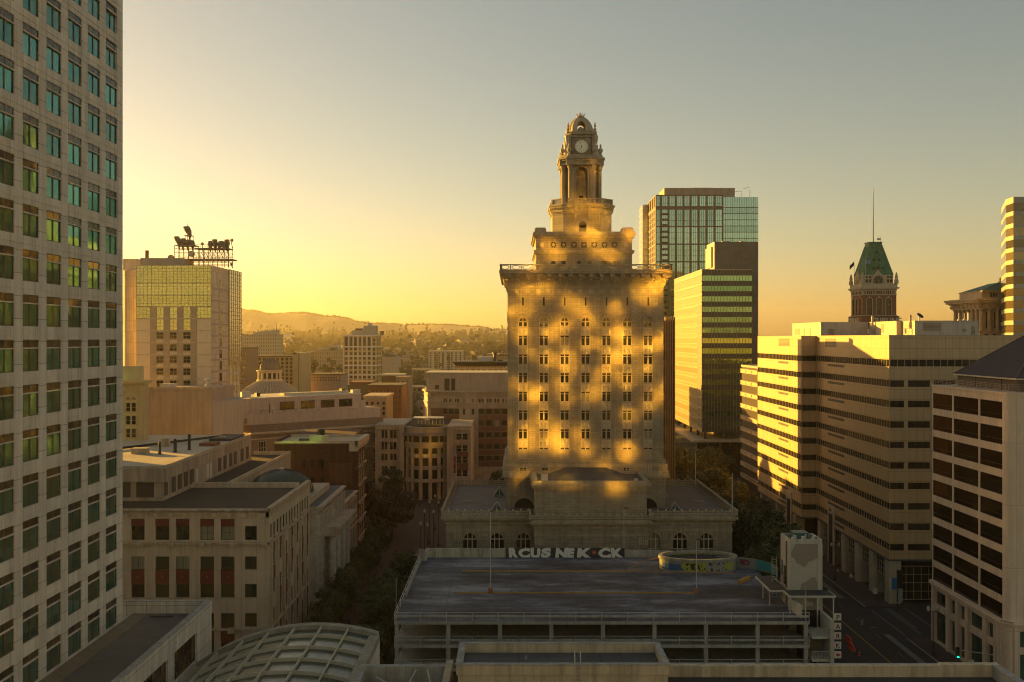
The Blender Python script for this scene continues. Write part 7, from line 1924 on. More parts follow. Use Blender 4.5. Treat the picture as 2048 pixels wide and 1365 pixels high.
    b = MB(); bl = mat('black_cornice', (.025, .022, .02), .6); b.frust([(X(838), Y-.3), (8, Y-.3), (8, Y+20), (X(838), Y+20)], Z(742), [(X(810), Y-1.6), (8, Y-1.6), (8, Y+20), (X(810), Y+20)], Z(708), bl); b.box(X(808), 8, Y-1.8, Y+20, Z(708), Z(700), bl)
    for k in range(22): b.box(X(845)+.95*k, X(845)+.95*k+.4, Y-.25, Y, Z(757), Z(745), bl)
    T.part('cornice', b)
    for k in range(9): b = MB(); x = X(880)+2.35*k; b.box(x, x+1.4, Y-.04, Y, Z(805), Z(778), M['dark_glass']); T.part('window', b)
    b = MB(); b.box(X(1050), X(1215), Y+6, Y+12, Z(700), Z(655), M['white_metal']); b.lathe((X(1215), Y+5, Z(700)), [(.7, 0), (.7, 3), (1.0, 3.2), (1.0, 3.8)], M['dark_frame'], 8); b.lathe((X(1270), Y+8, Z(700)), [(1.2, 0), (1.2, .6)], M['dark_frame'], 8); T.part('rooftop_tank', b)
colonnade()

def mirrored_sign():
    T = Thing('apartment_roof_sign', (-1, 560, 0), 'rooftop letters seen from behind reading HILL CASTLE APARTMENT HOTEL backwards', 'sign')
    m = mat('rusty_sign_letters', (.10, .06, .03), .8); s = .28; Y = 560
    bw = mat('sign_block_wall', (.36, .28, .17), .8, .1, .5)
    b = MB(); b.box(-14, 18, Y+1, Y+20, 0, 42.5, bw); T.part('building', b)
    xr = (1023-CX)*s+1.5
    for k, (wd, px, y) in enumerate((('HILL', 1013, 693), ('CASTLE', 1018, 699.3), ('APARTMENT', 1024, 705.6), ('HOTEL', 1020, 711.5))):
        x = (px-CX)*s; z = H-(y-CY)*s
        text(wd, 1.95, m, (x, Y, z), 0, T.o, 'sign_lettering', .03, .05, 1.0, mirror=True)
        b = MB(); b.tube((x-11, Y+.1, z-.1), (x+.5, Y+.1, z-.1), .06, m, 4); T.part('rail', b)
    for k in range(6): b = MB(); b.tube((-9+2.2*k, Y+.2, 42.3), (-9+2.2*k, Y+.2, 48), .07, m, 4); T.part('post', b)
    b = MB(); b.tube(((1010-CX)*s, Y, 42.3), ((1010-CX)*s, Y, H-(653-CY)*s), .12, m, 5); T.part('mast', b)
mirrored_sign()
# ------------------------------------------------------------ ground, streets, far terrain
def interp(t, x):
    if x <= t[0][0]: return t[0][1]
    for (a, b), (c, d) in zip(t, t[1:]):
        if x <= c: return b+(d-b)*(x-a)/(c-a)
    return t[-1][1]
CREST = [(-2000, 640), (-300, 626), (200, 616), (440, 620), (497, 622), (510, 624), (535, 630.5), (560, 628), (610, 628.5), (650, 633), (690, 638), (720, 646), (760, 648), (800, 650.5), (850, 650), (900, 651), (960, 655), (985, 660), (1060, 663), (1300, 668), (1600, 673), (2000, 674), (4000, 668)]
from mathutils import noise as mnoise
def hgt(x, y):
    px = CX+F*x/max(y, 300)
    base = interp([(480, 0), (1000, 14), (1500, 23), (2200, 33), (2900, 40)], y)
    crest = H-(interp(CREST, px)-CY)*4200/F+mnoise.noise(Vector((x/160, 0, 3)))*5
    t = min(max((y-2900)/1300, 0), 1); t = t*t*(3-2*t)
    z = base*(1-t)+crest*t
    if y > 4200: z = crest-(y-4200)*.05
    near = 52+14*mnoise.noise(Vector((x/500, 7, 0)))+(10 if px < 640 else 0)
    u = max(0, 1-abs(y-3100)/420); z = max(z, base*(1-u)+near*u) if y > 2600 else z
    if 500 < y: z += mnoise.noise(Vector((x/90, y/90, 0)))*min(6, (y-500)/200)
    return z
def terrain():
    land = mat('dry_urban_land', (.22, .17, .09), .95, .4, .02, bump=0)
    mb = MB(); n = 120
    ys = [480, 560, 640, 720, 800, 900, 1000, 1120, 1250, 1400, 1550, 1700, 1850, 2000, 2150, 2300, 2500, 2700, 2850, 3000, 3100, 3200, 3350, 3500, 3700, 3900, 4050, 4200, 4350, 4600, 5200]
    grid = []
    for j, y in enumerate(ys):
        row = []
        for i in range(n+1):
            px = -2600+6200*i/n if 1 else 0
            # finer where the photograph looks between the buildings
            px = interp([(0, -3500), (.25, 380), (.75, 1120), (1., 5500)], i/n)
            x = (px-CX)*y/F; row.append((x, y, hgt(x, y)-(.3 if j == 0 else 0)))
        grid.append(row)
    k0 = 0; mb.v = [v for r in grid for v in r]; mi = mb.mi(land)
    for j in range(len(ys)-1):
        for i in range(n): a = j*(n+1)+i; mb.f.append((a, a+1, a+n+2, a+n+1)); mb.m.append(mi)
    struct('hills', mb)
    mb = MB(); mb.face([(-9000, -600, -.0), (9000, -600, 0), (9000, 9000, 0), (-9000, 9000, 0)], M['asphalt_lot']); struct('ground', mb)
M['asphalt_lot'] = mat('city_ground', (.03, .028, .025), .95, .35, .06, bump=0)
terrain()

def streets():
    pav = mat('brick_walkway', (.055, .038, .032), .9, .2, .3, .0, bump=.15); side = mat('reddish_sidewalk', (.05, .034, .028), .9, .2, .3, bump=.15); kerb = mat('kerb_stone', (.20, .19, .17), .9, .15, .8)
    wh = mat('road_paint_white', (.11, .11, .105), .8, .25, 2, bump=0); ye = mat('road_paint_yellow', (.30, .20, .03), .8, .25, 2, bump=0); isl = mat('bus_pad_concrete', (.12, .12, .12), .85, .2, .4)
    b = MB(); b.face([(43, 60, .004), (67.0, 60, .004), (67.0, 460, .004), (43, 460, .004)], M['asphalt']); struct('road', b)
    b = MB(); b.face([(67.0, 170.5, .004), (260, 170.5, .004), (260, 189.5, .004), (67.0, 189.5, .004)], M['asphalt']); struct('side_road', b)
    b = MB(); b.box(67.25, 76, 60, 170.2, 0, .14, side); b.box(67.25, 76.5, 190, 300, 0, .14, side); b.box(76, 120, 60, 143, 0, .139, side); struct('sidewalk', b)
    b = MB(); b.box(67.0, 67.25, 60, 170.2, 0, .145, kerb); b.box(67.0, 67.25, 190, 300, 0, .145, kerb); b.box(42.9, 43.1, 60, 300, 0, .14, kerb); struct('kerb', b)
    b = MB(); b.box(38.4, 42.9, 60, 180, 0, .13, side); b.box(42.0, 42.9, 180, 300, 0, .13, side); struct('garage_sidewalk', b)
    b = MB(); b.face([(-36, 90, .006), (-15.5, 90, .006), (-15.5, 300, .006), (-36, 300, .006)], pav); b.face([(-60, 300, .006), (10, 300, .006), (10, 345, .006), (-60, 345, .006)], pav); b.face([(-15.5, 168, .006), (43, 168, .006), (43, 183, .006), (-15.5, 183, .006)], pav); struct('path', b)
    b = MB()
    for y in range(90, 300, 10): b.face([(62.7, y, .008), (62.85, y, .008), (62.85, y+2.6, .008), (62.7, y+2.6, .008)], wh)
    for y0, y1 in ((173, 188),): b.face([(67.3, y0-6, .15), (67.5, y0-6, .15), (67.5, y0-6.1, .15), (67.3, y0-6.1, .15)], wh)
    for x, y0, y1 in ((67.4, 172, 188), (70.4, 172.5, 189), (71.1, 176, 189), (74.2, 172, 189)): b.face([(x, y0, .008), (x+.3, y0, .008), (x+.3, y1, .008), (x, y1, .008)], wh)
    # bicycle-lane marks
    b.face([(62.0, 178, .008), (62.5, 178, .008), (64.0, 182.0, .008), (63.6, 182.0, .008)], wh); b.face([(63.3, 176.5, .008), (64.4, 176.5, .008), (64.4, 176.9, .008), (63.3, 176.9, .008)], wh)
    struct('road_marking', b)
    b = MB(); b.face([(59.5, 60, .009), (59.68, 60, .009), (59.68, 300, .009), (59.5, 300, .009)], ye); struct('centre_line', b)
    b = MB(); b.box(64.1, 65.3, 196, 232, 0, .12, isl); b.box(63.9, 65.0, 110, 172, 0, .12, isl); struct('bus_island', b)
    g = mat('lawn', (.035, .055, .018), .95, .3, 1); b = MB(); b.face([(-21, 183.5, .010), (-13.5, 183.5, .010), (-13.5, 240, .010), (-21, 240, .010)], g); o = struct('lawn', b)
    lo_ = Thing('plaza_wall', (-18, 184, 0), 'low reddish plaza wall with globe-topped piers beside the city hall base', 'wall')
    b = MB(); rw = mat('red_stone_wall', (.16, .09, .065), .85, .2, .6); b.box(-22, -12.8, 182.6, 183.2, 0, 2.6, rw); b.box(-22.4, -21.6, 183.2, 240, 0, .9, rw); lo_.part('wall', b)
    for k in range(6): b = MB(); y = 183.5+9*k; b.box(-22.5, -21.5, y, y+1, 0, 1.5, kerb); lo_.part('pier', b)
    b = MB(); b.lathe((-16.2, 182.9, 2.6), [(.5, 0), (.5, .3), (.3, .4), (.55, .9), (.4, 1.3), (.05, 1.5)], kerb, 10); lo_.part('globe', b)
streets()

# ------------------------------------------------------------ trees
def leafmat(name, a, b):
    m, t, p = nodes(name)
    g = t.nodes.new('ShaderNodeNewGeometry'); oi = t.nodes.new('ShaderNodeObjectInfo')
    n = noise(t, g.outputs['Position'], .6, 2)
    c = ramp(t, mth(t, 'ADD', mth(t, 'MULTIPLY', n, .7), mth(t, 'MULTIPLY', oi.outputs['Random'], .3)), [(.3, a), (.7, b)])
    t.links.new(c, p.inputs['Base Color']); p.inputs['Roughness'].default_value = .7
    return m
LEAF = leafmat('green_leaves', (.022, .036, .009), (.055, .078, .022)); LEAF2 = leafmat('bronze_leaves', (.025, .017, .010), (.05, .034, .018)); LEAF3 = leafmat('olive_leaves', (.045, .055, .014), (.11, .11, .03)); BARK = mat('tree_bark', (.08, .06, .045), .95, .25, 2)
def crown(R, Hh, z0, n, size, lm, seed, clumps=26):
    r = random.Random(seed); b = MB(); cl = []
    for _ in range(clumps):
        a = r.uniform(0, 2*pi); u = r.uniform(-.9, 1); q = sqrt(max(0, 1-u*u*.8))*r.uniform(.45, 1)
        cl.append((R*.78*q*cos(a), R*.78*q*sin(a), z0+Hh*.5+u*Hh*.42, R*r.uniform(.22, .42)))
    for i in range(n):
        cx_, cy_, cz_, cr = cl[i % clumps]
        d = Vector((r.gauss(0, 1), r.gauss(0, 1), r.gauss(0, .8))).normalized()*cr*r.uniform(.55, 1.1)
        c = Vector((cx_, cy_, cz_))+d; nrm = (d.normalized()+Vector((r.uniform(-.7, .7), r.uniform(-.7, .7), r.uniform(-.3, .9)))).normalized()
        t1 = nrm.orthogonal().normalized(); t2 = nrm.cross(t1); s = size*r.uniform(.6, 1.3)
        b.face([c-t1*s, c-t2*s*.6, c+t1*s, c+t2*s*.6], lm)
    return b.mesh('crown')
def trunk(R, Hh, z0, seed):
    r = random.Random(seed); b = MB(); top = z0+Hh*.35
    b.tube((0, 0, 0), (0, 0, z0), .05*R+.08, BARK, 7, .04*R+.06); b.tube((0, 0, z0), (0, 0, top), .04*R+.05, BARK, 6, .03*R)
    for k in range(6): a = 2*pi*k/6+r.uniform(-.3, .3); b.tube((0, 0, z0+Hh*.05*k), (R*.6*cos(a), R*.6*sin(a), z0+Hh*(.3+.07*k)), .025*R+.03, BARK, 5, .03)
    return fix(b.mesh('trunk'))
def kindset(R, Hh, z0, n, size, lm, seeds, cl=26): return [(crown(R, Hh, z0, n, size, lm, s, cl), trunk(R, Hh, z0, s)) for s in seeds]
ST = kindset(2.9, 5.4, 2.4, 2600, .26, LEAF, (1, 2, 3)); BIG = kindset(7.2, 14, 4.5, 6500, .42, LEAF3, (5, 6, 7), 44); DK = kindset(7.0, 9, 3.0, 6000, .38, LEAF2, (8,), 40); MID = kindset(4.6, 10, 3.5, 4200, .34, LEAF, (9, 10), 32)
def tree(kind, x, y, label, group=None, i=0, rz=None, sc=1., z=0.):
    o = bpy.data.objects.new('street_tree' if kind is ST else 'tree', None); COL.objects.link(o); o.location = (x, y, z); o.rotation_euler = (0, 0, random.uniform(0, 6) if rz is None else rz); o.scale = (sc,)*3
    tag(o, label, 'tree', group)
    c, t = kind[i % len(kind)]
    link('crown', c, o); link('trunk', t, o)
names_l = ['nearest', 'second', 'third', 'fourth', 'fifth', 'sixth', 'seventh', 'eighth', 'ninth', 'farthest']
for k in range(10): tree(ST, -30.6+random.uniform(-.5, .5), 140+9.3*k+random.uniform(-1, 1), f'bushy street tree left of the brick lane, {names_l[k]} in its row', 'street trees along the brick lane', k, sc=random.uniform(.95, 1.2))
for k in range(9): tree(ST, -21.2+random.uniform(-.6, .6), 131+8.6*k+random.uniform(-1, 1), f'bushy street tree between lane and garage, {(names_l[:8]+["farthest"])[k]} in its row', 'street trees along the garage', k+1, sc=random.uniform(1.05, 1.35))
tree(DK, -31, 258, 'wide dark bronze tree at the far end of the lane before the colonnade'); tree(DK, -38.5, 276, 'dark bronze tree behind the wide one, beside the brick building', sc=.9)
tree(MID, -46, 303, 'green tree in front of the angled building', i=0, sc=.9); tree(MID, -36.5, 305, 'green tree left of the rounded porch', i=1, sc=.9); tree(MID, -4, 312, 'small green tree behind the left corner of the city hall base', i=1, sc=.75); tree(MID, 1, 318, 'small green tree peeping over the rear left balustrade of city hall', i=0, sc=.8)
for k, (x, y, s_, lb) in enumerate(((47, 288, 1.08, 'tall olive green tree right behind the city hall tower'), (58, 300, .98, 'olive green tree right of the tall one behind city hall'), (52, 262, .92, 'olive tree behind the right wing of the city hall base'), (66, 318, .8, 'smaller olive tree near the green-banded tower'), (60, 270, .66, 'round olive tree beside the street behind city hall'), (46, 250, .7, 'low olive tree at the back of the city hall base'))): tree(BIG, x, y, lb, i=k, sc=s_)
for k, (x, y, s_, lb) in enumerate(((46.5, 196, 1.25, 'dark green tree at the right corner of the city hall base'), (50.5, 187, 1.25, 'dark green tree behind the white stair tower'), (53, 205, 1.2, 'dark green tree between city hall and the striped block'), (47.5, 216, 1.2, 'dark green tree behind the right end of the podium'), (54.5, 224, 1.1, 'dark green tree farther up the street beside city hall'), (45.5, 177, 1.1, 'dark green tree nearest the curved ramp wall'), (52, 240, 1.0, 'dark green tree in the street beyond the podium'))): tree(MID, x, y, lb, i=k, sc=s_)
for k, (x, y, lb) in enumerate(((64.8, 262, 'thin street tree before the dark banded building'), (64.5, 276, 'thin street tree farther along the striped block'), (46.5, 312, 'tree in the park beyond the podium'))): tree(ST, x, y, lb, i=k, sc=1.2)
for k, (px, y, Y, kd, s_, lb) in enumerate(((832, 795, 520, BIG, .75, 'sunlit yellow-green tree beside the red brick buildings'), (828, 815, 480, BIG, .7, 'dark tree below the sunlit one by the civic block'), (822, 775, 600, BIG, .8, 'rounded tree above the red buildings'), (838, 770, 640, BIG, .7, 'rounded tree left of the far apartment slab'))): x = (px-CX)*Y/F; tree(kd, x, Y, lb, i=k, sc=s_)

# far greenery: one mass of small crowns, and a belt of separate palms and tall trees before it
def far_woods():
    r = random.Random(3); b = MB(); lm = leafmat('far_leaves', (.035, .035, .012), (.06, .055, .02))
    for k in range(5200):
        y = 620+(r.random()**1.3)*2600; px = r.uniform(430, 1080); x = (px-CX)*y/F; z = hgt(x, y)
        if r.random() < .25 and y < 1500: continue
        R = r.uniform(2.5, 6.5)*(1+(y-620)/3500); hh = R*r.uniform(1.3, 2.4) if r.random() < .88 else R*3.6
        for q in range(9):
            d = Vector((r.gauss(0, .45), r.gauss(0, .45), r.gauss(0, .3))); c = Vector((x+d.x*R*(.6 if hh > 3*R else 1), y+d.y*R, z+hh*.5+d.z*hh))
            n_ = Vector((r.uniform(-.3, .35), -1, r.uniform(.1, .5))).normalized(); t1 = n_.orthogonal().normalized(); t2 = n_.cross(t1); s = R*r.uniform(.28, .5)
            b.face([c-t1*s, c-t2*s, c+t1*s, c+t2*s], lm)
    tag(link('far_woods', b.mesh('far_woods')), 'hazy woods covering the plain and foothills between the houses', 'woods', kind='stuff')
    b = MB()
    for k in range(500):
        px = r.uniform(440, 1060); y = r.uniform(4080, 4230); x = (px-CX)*y/F; z = hgt(x, y); R = r.uniform(3, 7)
        for q in range(4):
            c = Vector((x+r.gauss(0, R*.5), y, z+R*r.uniform(.0, .6))); s = R*r.uniform(.4, .7); b.face([c+Vector((-s, 0, -s)), c+Vector((s, 0, -s)), c+Vector((s*.6, 1, s)), c+Vector((-s*.6, 1, s))], LEAF)
    tag(link('ridge_woods', b.mesh('ridge_woods')), 'tree line along the crest of the far hills', 'woods', kind='stuff')
far_woods()
def palms():
    b = MB()
    b.tube((0, 0, 0), (0, 0, 17), .45, BARK, 7, .32); tm = fix(b.mesh('trunk')); b = MB(); r = random.Random(4)
    for k in range(46):
        a = r.uniform(0, 2*pi); e = r.uniform(-.9, 1.1); l = r.uniform(2.4, 3.4); p = Vector((0, 0, 17)); d = Vector((cos(a)*cos(e), sin(a)*cos(e), sin(e))); side = Vector((-sin(a), cos(a), 0))
        q = p+d*l*.6; t = p+d*l+Vector((0, 0, -.5)); b.face([p, q+side*.35, t, q-side*.35], LEAF3)
    cm = b.mesh('crown')
    for i, (px, y, Y) in enumerate(((612, 727, 620), (626, 734, 600), (651, 735, 640), (663, 737, 650), (678, 735, 630))):
        x = (px-CX)*Y/F; z = H-(y-CY)*Y/F-17
        o = bpy.data.objects.new('palm_tree', None); COL.objects.link(o); o.location = (x, Y, z); o.rotation_euler = (0, 0, i); tag(o, 'tall palm before the hazy office slab, %s from the left' % ['first', 'second', 'third', 'fourth', 'fifth'][i], 'palm tree', 'palms before the far office slab'); link('trunk', tm, o); link('crown', cm, o)
palms()

# ------------------------------------------------------------ middle-distance buildings
def wpat(name, wall, win, w, h, m_, rough=.8):
    """small far facade: recurring window openings drawn as bricks between pale wall"""
    m, t, p = nodes(name); pos, wc = wallco(t); b = t.nodes.new('ShaderNodeTexBrick'); b.offset = 0; b.inputs['Scale'].default_value = 1
    b.inputs['Brick Width'].default_value = w; b.inputs['Row Height'].default_value = h; b.inputs['Mortar Size'].default_value = m_; b.inputs['Mortar Smooth'].default_value = .05
    b.inputs['Color1'].default_value = (*win, 1); b.inputs['Color2'].default_value = (*[v*1.8 for v in win], 1); b.inputs['Mortar'].default_value = (*wall, 1)
    t.links.new(wc, b.inputs['Vector']); t.links.new(b.outputs[0], p.inputs['Base Color']); p.inputs['Roughness'].default_value = rough
    return m
def far_box(name, label, px0, px1, ytop, Y, dep, wm, pent=(), rim=None, cat='building', zb=0., cols=0, rows=0, wcol=None, y0=None, y1=None, wfx=.6, wfy=.55, group=None, sidew=False):
    s = Y/F; x0, x1 = (px0-CX)*s, (px1-CX)*s; zt = H-(ytop-CY)*s
    T = Thing(name, ((x0+x1)/2, Y+dep/2, zb), label, cat, group)
    b = MB(); b.box(x0, x1, Y, Y+dep, zb, zt, wm); T.part('wall', b)
    b = MB(); b.box(x0-.3, x1+.3, Y-.3, Y+dep+.3, zt, zt+.8, rim or wm); T.part('roof_rim', b)
    for a, c, yt in pent:
        b = MB(); b.box((a-CX)*s, (c-CX)*s, Y+3, Y+dep-3, zt+.5, H-(yt-CY)*s, wm if rim is None else M['far_plant']); T.part('penthouse', b)
    if cols:
        za, zb_ = H-(y0-CY)*s, H-(y1-CY)*s; cw, rh = (x1-x0)/cols, (za-zb_)/rows
        me = winmesh(cw*wfx, rh*wfy, wcol or M['dark_glass'], M['dark_frame'], -.02, .08, (.5,), (), .08)
        fr = Fr((x0, Y), u=(1, 0))
        for i in range(cols):
            for j in range(rows): T.on('window', me, fr, cw*(i+.5), zb_+rh*j+rh*(1-wfy)/2, .06)
        if sidew:
            fs = Fr((x1, Y), u=(0, 1)); n = max(1, int(dep/cw))
            for i in range(min(n, (100-cols*rows)//max(rows, 1))):
                for j in range(rows): T.on('window', me, fs, cw*(i+.5), zb_+rh*j+rh*(1-wfy)/2, .06)
    return T, x0, x1, zt
M['far_plant'] = mat('far_plant_wall', (.36, .33, .27), .8, .1, .3, bump=0)
def middle():
    cream = mat('far_cream_wall', (.46, .39, .27), .85, .08, .2, bump=0)
    gw = mat('far_gold_wall', (.40, .30, .16), .8, .08, .2, bump=0); gd = mat('dark_far_cap', (.07, .055, .04), .8)
    # gridded office slab with blank end
    T, x0, x1, zt = far_box('gridded_office_slab', 'office slab with a grid of square dark windows behind the domed rotunda', 496.5, 587.5, 714.5, 560, 20, gw, rim=gd, cols=10, rows=8, y0=715, y1=777, wfx=.58, wfy=.72)
    s = .28; b = MB(); b.box((588-CX)*s, (604-CX)*s, 556, 585, 0, H-(706-CY)*s, gw); b.box((589-CX)*s, (596-CX)*s, 555.9, 556, H-(709-CY)*s, H-(705.5-CY)*s, gd); b.box((600-CX)*s, (600.8-CX)*s, 555.8, 556, 0, H-(706-CY)*s, gd); T.part('blank_end', b)
    # brown glassy block left of it
    T, *_ = far_box('brown_glazed_block', 'brown building with wide reflecting windows between the hotel and the gridded slab', 476, 493, 698, 525, 24, mat('far_brown_wall', (.22, .14, .10), .8, .1), rim=gd, cols=2, rows=5, y0=702, y1=772, wfx=.8, wfy=.5, wcol=glass('orange_reflection_glass', (.4, .25, .10), (.6, .4, .2), .1, .8))  # orange of the reflections is put into the glass colour
    # pale apartment slab far left with wedge roof
    pat = wpat('far_apartment_pattern', (.42, .36, .26), (.13, .11, .08), 1.9, 2.9, .55)
    T, x0, x1, zt = far_box('pale_apartment_slab', 'pale apartment slab with a wedge-shaped roof house, hazy behind the gridded slab', 430, 552.5, 671, 820, 25, pat)
    s = .41; b = MB(); xa, xb = (503-CX)*s, (548-CX)*s; b.hexa([(xa, 824, zt), (xb, 824, zt), (xb, 840, zt), (xa, 840, zt), (xa, 824, H-(665-CY)*s), (xb, 824, H-(660-CY)*s), (xb, 840, H-(660-CY)*s), (xa, 840, H-(665-CY)*s)], M['far_plant']); b.tube(((552-CX)*s, 822, zt), ((552-CX)*s, 822, H-(647-CY)*s), .2, M['dark_frame']); T.part('roof_house', b)
    # hazy office slab
    pat2 = wpat('far_office_pattern', (.34, .27, .19), (.15, .11, .07), 2.1, 3.6, .6)
    far_box('hazy_office_slab', 'wide hazy office slab of many small windows behind the palms', 628, 694, 702, 900, 22, pat2, pent=((633, 690, 696.5), (659.5, 672.5, 690.5)), rim=mat('far_roof', (.24, .2, .15), .8))
    # white-framed hotel
    s = 667/F; wf = mat('white_frame_panel', (.62, .60, .54), .6, .05, .5, bump=0); tan = mat('tan_infill', (.42, .30, .13), .7, .1, .5, bump=0)
    x0, x1 = (686.5-CX)*s, (743-CX)*s; x2 = (752.5-CX)*s; zt = H-(670.5-CY)*s; zb = H-(769-CY)*s
    T = Thing('white_framed_hotel', ((x0+x1)/2, 680, 0), 'white-framed hotel with dark windows and tan panels in the middle distance', 'hotel')
    Yb = x2*2000/(763-CX)
    poly = [(x0, 667), (x1, 667), (x2, 671), (x2, 692), (x0, 692)]
    b = MB(); b.prism(poly, zb, zt, tan); b.prism([(x+(.5 if x < x1 else -.5), y+.5) for x, y in poly], 0, zb, M['dark_glass']); T.part('wall', b)
    fr = Fr((x0, 667), (x1, 667)); L_ = fr.len; f2 = Fr((x1, 667), (x2, 671)); f3 = Fr((x2, 671), (x2, 692))
    zy = lambda v: H-((v/6.203+640)-CY)*s; xz = lambda v: ((v/6.203+480)-CX)*s-x0
    b = MB()
    for v in (195, 335, 452, 568, 685, 800): 
        for f_ in (fr, f2, f3): b.fb(f_, 0, f_.len, 0, .3, zy(v)-.35, zy(v)+.35, wf)
    for v in (1282, 1350, 1405, 1462, 1517, 1575, 1630): b.fb(fr, max(0, xz(v)-.3), xz(v)+.3, .01, .28, zb, zt, wf)
    T.part('frame', b)
    for i, (a, c) in enumerate(((1302, 1335), (1360, 1395), (1415, 1450), (1480, 1500), (1527, 1562), (1585, 1620))):
        w = xz(c)-xz(a)
        T.on('tall_window', winmesh(w, zy(215)-zy(325), M['dark_glass'], M['dark_frame'], -.04, .1, (), (.5,), .1), fr, (xz(a)+xz(c))/2, zy(325), .08)
        for k in range(8): y1 = 378+58*k; T.on('window', winmesh(w, zy(y1-33)-zy(y1), M['ch_glass'], M['dark_frame'], -.04, .08), fr, (xz(a)+xz(c))/2, zy(y1), .08)
    for k in range(10):
        y1 = 270+(58*k if k > 1 else 50*k); 
        for a in (3, 9, 15): T.on('side_window', winmesh(2.2, 2.2, M['dark_glass'], M['dark_frame'], -.04, .1), f3, a, zy(y1), .08)
        T.on('side_window', winmesh(1.6, 2.0, M['dark_glass'], M['dark_frame'], -.04, .1), f2, 2.2, zy(y1), .08)
    b = MB(); b.fb(f3, .2, 1.0, 0, .1, zb, zt, gd); b.box((701-CX)*s, (724-CX)*s, 671, 680, zt, H-(661-CY)*s, M['far_plant']); b.box((724-CX)*s, (750-CX)*s, 673, 682, zt, H-(651.5-CY)*s, M['far_plant']); b.box((733-CX)*s, (740-CX)*s, 674, 678, H-(651.5-CY)*s, H-(646-CY)*s, M['white_metal']); b.box((754-CX)*s, (759-CX)*s, 684, 690, zt, H-(662-CY)*s, gd); b.box((708-CX)*s, (722-CX)*s, 673, 676, H-(661-CY)*s, H-(657-CY)*s, gd); T.part('penthouse', b)
    # far apartment slab with lit edge
    T, x0, x1, zt = far_box('striped_apartment_slab', 'pale apartment slab with brown vertical stripes, its left edge sunlit', 857, 925, 703, 900, 18, cream, cols=8, rows=9, y0=704, y1=746, wfx=.4, wfy=.55)
    fr = Fr((x0, 900), u=(1, 0)); b = MB(); bs = mat('brown_stripe', (.18, .11, .06), .8)
    for a, c in ((637, 662), (700, 722), (760, 782)): b.fb(fr, ((a/4.876+740)-857)*.45, ((c/4.876+740)-857)*.45, .0, .12, 2, zt-1.5, bs)
    T.part('stripe', b)
    # low blocks nearer in
    rb = mat('far_red_brick', (.12, .045, .03), .9, .15, .4, bump=0)
    far_box('red_brick_hotel', 'dark red brick building with pale window sills right of the angled building', 735, 803, 774, 420, 22, rb, rim=gd, cols=9, rows=4, y0=777, y1=825, wfx=.45, wfy=.5, wcol=M['ch_glass'])
    T, x0, x1, zt = far_box('small_corniced_block', 'small beige corniced block in front of the red brick building', 728, 773, 796, 372, 20, mat('far_beige_stone', (.36, .27, .18), .85, .1), rim=mat('far_cornice', (.45, .36, .24), .8), cols=4, rows=3, y0=802, y1=832, wfx=.4, wfy=.6)
    T, x0, x1, zt = far_box('grey_gabled_hall', 'plain grey gabled hall right of the white-framed hotel', 764, 793, 716, 760, 30, mat('far_grey_wall', (.36, .31, .24), .85))
    b = MB(); s = .38; xm = (772-CX)*s; b.hexa([(x0, 760, zt+.8), (x1, 760, zt+.8), (x1, 790, zt+.8), (x0, 790, zt+.8), (xm-.2, 760, zt+3.6), (xm+.2, 760, zt+3.6), (xm+.2, 790, zt+3.6), (xm-.2, 790, zt+3.6)], gd); T.part('gable_roof', b)
    far_box('low_red_apartments', 'low reddish apartments with pale roof left of the tree gap', 763, 806, 752, 560, 16, rb, rim=cream, cols=6, rows=3, y0=755, y1=775, wfx=.45, wfy=.45)
    far_box('tan_side_block', 'tan block beside the reddish apartments', 792, 818, 757, 500, 18, mat('far_tan_wall', (.28, .2, .13), .85), cols=3, rows=4, y0=760, y1=790, wfx=.3, wfy=.45)
    far_box('pale_far_block', 'very pale hazy block on the plain above the palms', 556, 581, 668, 2300, 40, wpat('far_pale_pattern', (.5, .45, .35), (.3, .26, .2), 6, 5, 1.2), pent=((563, 570, 666),), zb=15)
    far_box('long_low_shed', 'long low building with a pale roof below the palms', 616, 682, 751, 590, 24, mat('far_mauve_wall', (.28, .2, .17), .85), rim=gd, cols=12, rows=2, y0=753, y1=764, wfx=.4, wfy=.5)
    far_box('dark_roofed_warehouse', 'dark-roofed warehouse beyond the angled white building', 700, 742, 768, 455, 20, gd, rim=rb)
    # houses of the plain
    r = random.Random(8); kinds = []
    for w, d, h, rh in ((12, 10, 6, 2.5), (18, 11, 7, 0), (9, 12, 8, 3), (26, 14, 9, 0), (15, 10, 5, 2)):
        q = MB(); wl = mat('house_wall_%d' % len(kinds), (.24, .20, .15), .85, .1, .1, bump=0, objvar=.35); rf = mat('house_roof_%d' % len(kinds), (.17, .13, .1), .9, .2, .1, bump=0, objvar=.4)
        b1 = MB(); b1.box(-w/2, w/2, -d/2, d/2, -6, h, wl)
        for k in range(int(w/3)): 
            for zz in range(1, int(h)-1, 3): b1.box(-w/2+1+3*k, -w/2+2.3+3*k, -d/2-.05, -d/2, zz, zz+1.4, M['dark_frame'])
        b2 = MB()
        if rh: b2.hexa([(-w/2-.5, -d/2-.5, h), (w/2+.5, -d/2-.5, h), (w/2+.5, d/2+.5, h), (-w/2-.5, d/2+.5, h), (-w/2-.5, -.1, h+rh), (w/2+.5, -.1, h+rh), (w/2+.5, .1, h+rh), (-w/2-.5, .1, h+rh)], rf)
        else: b2.box(-w/2-.3, w/2+.3, -d/2-.3, d/2+.3, h, h+.5, wl)
        kinds.append((fix(b1.mesh('wall')), fix(b2.mesh('roof')), rh))
    n = 0
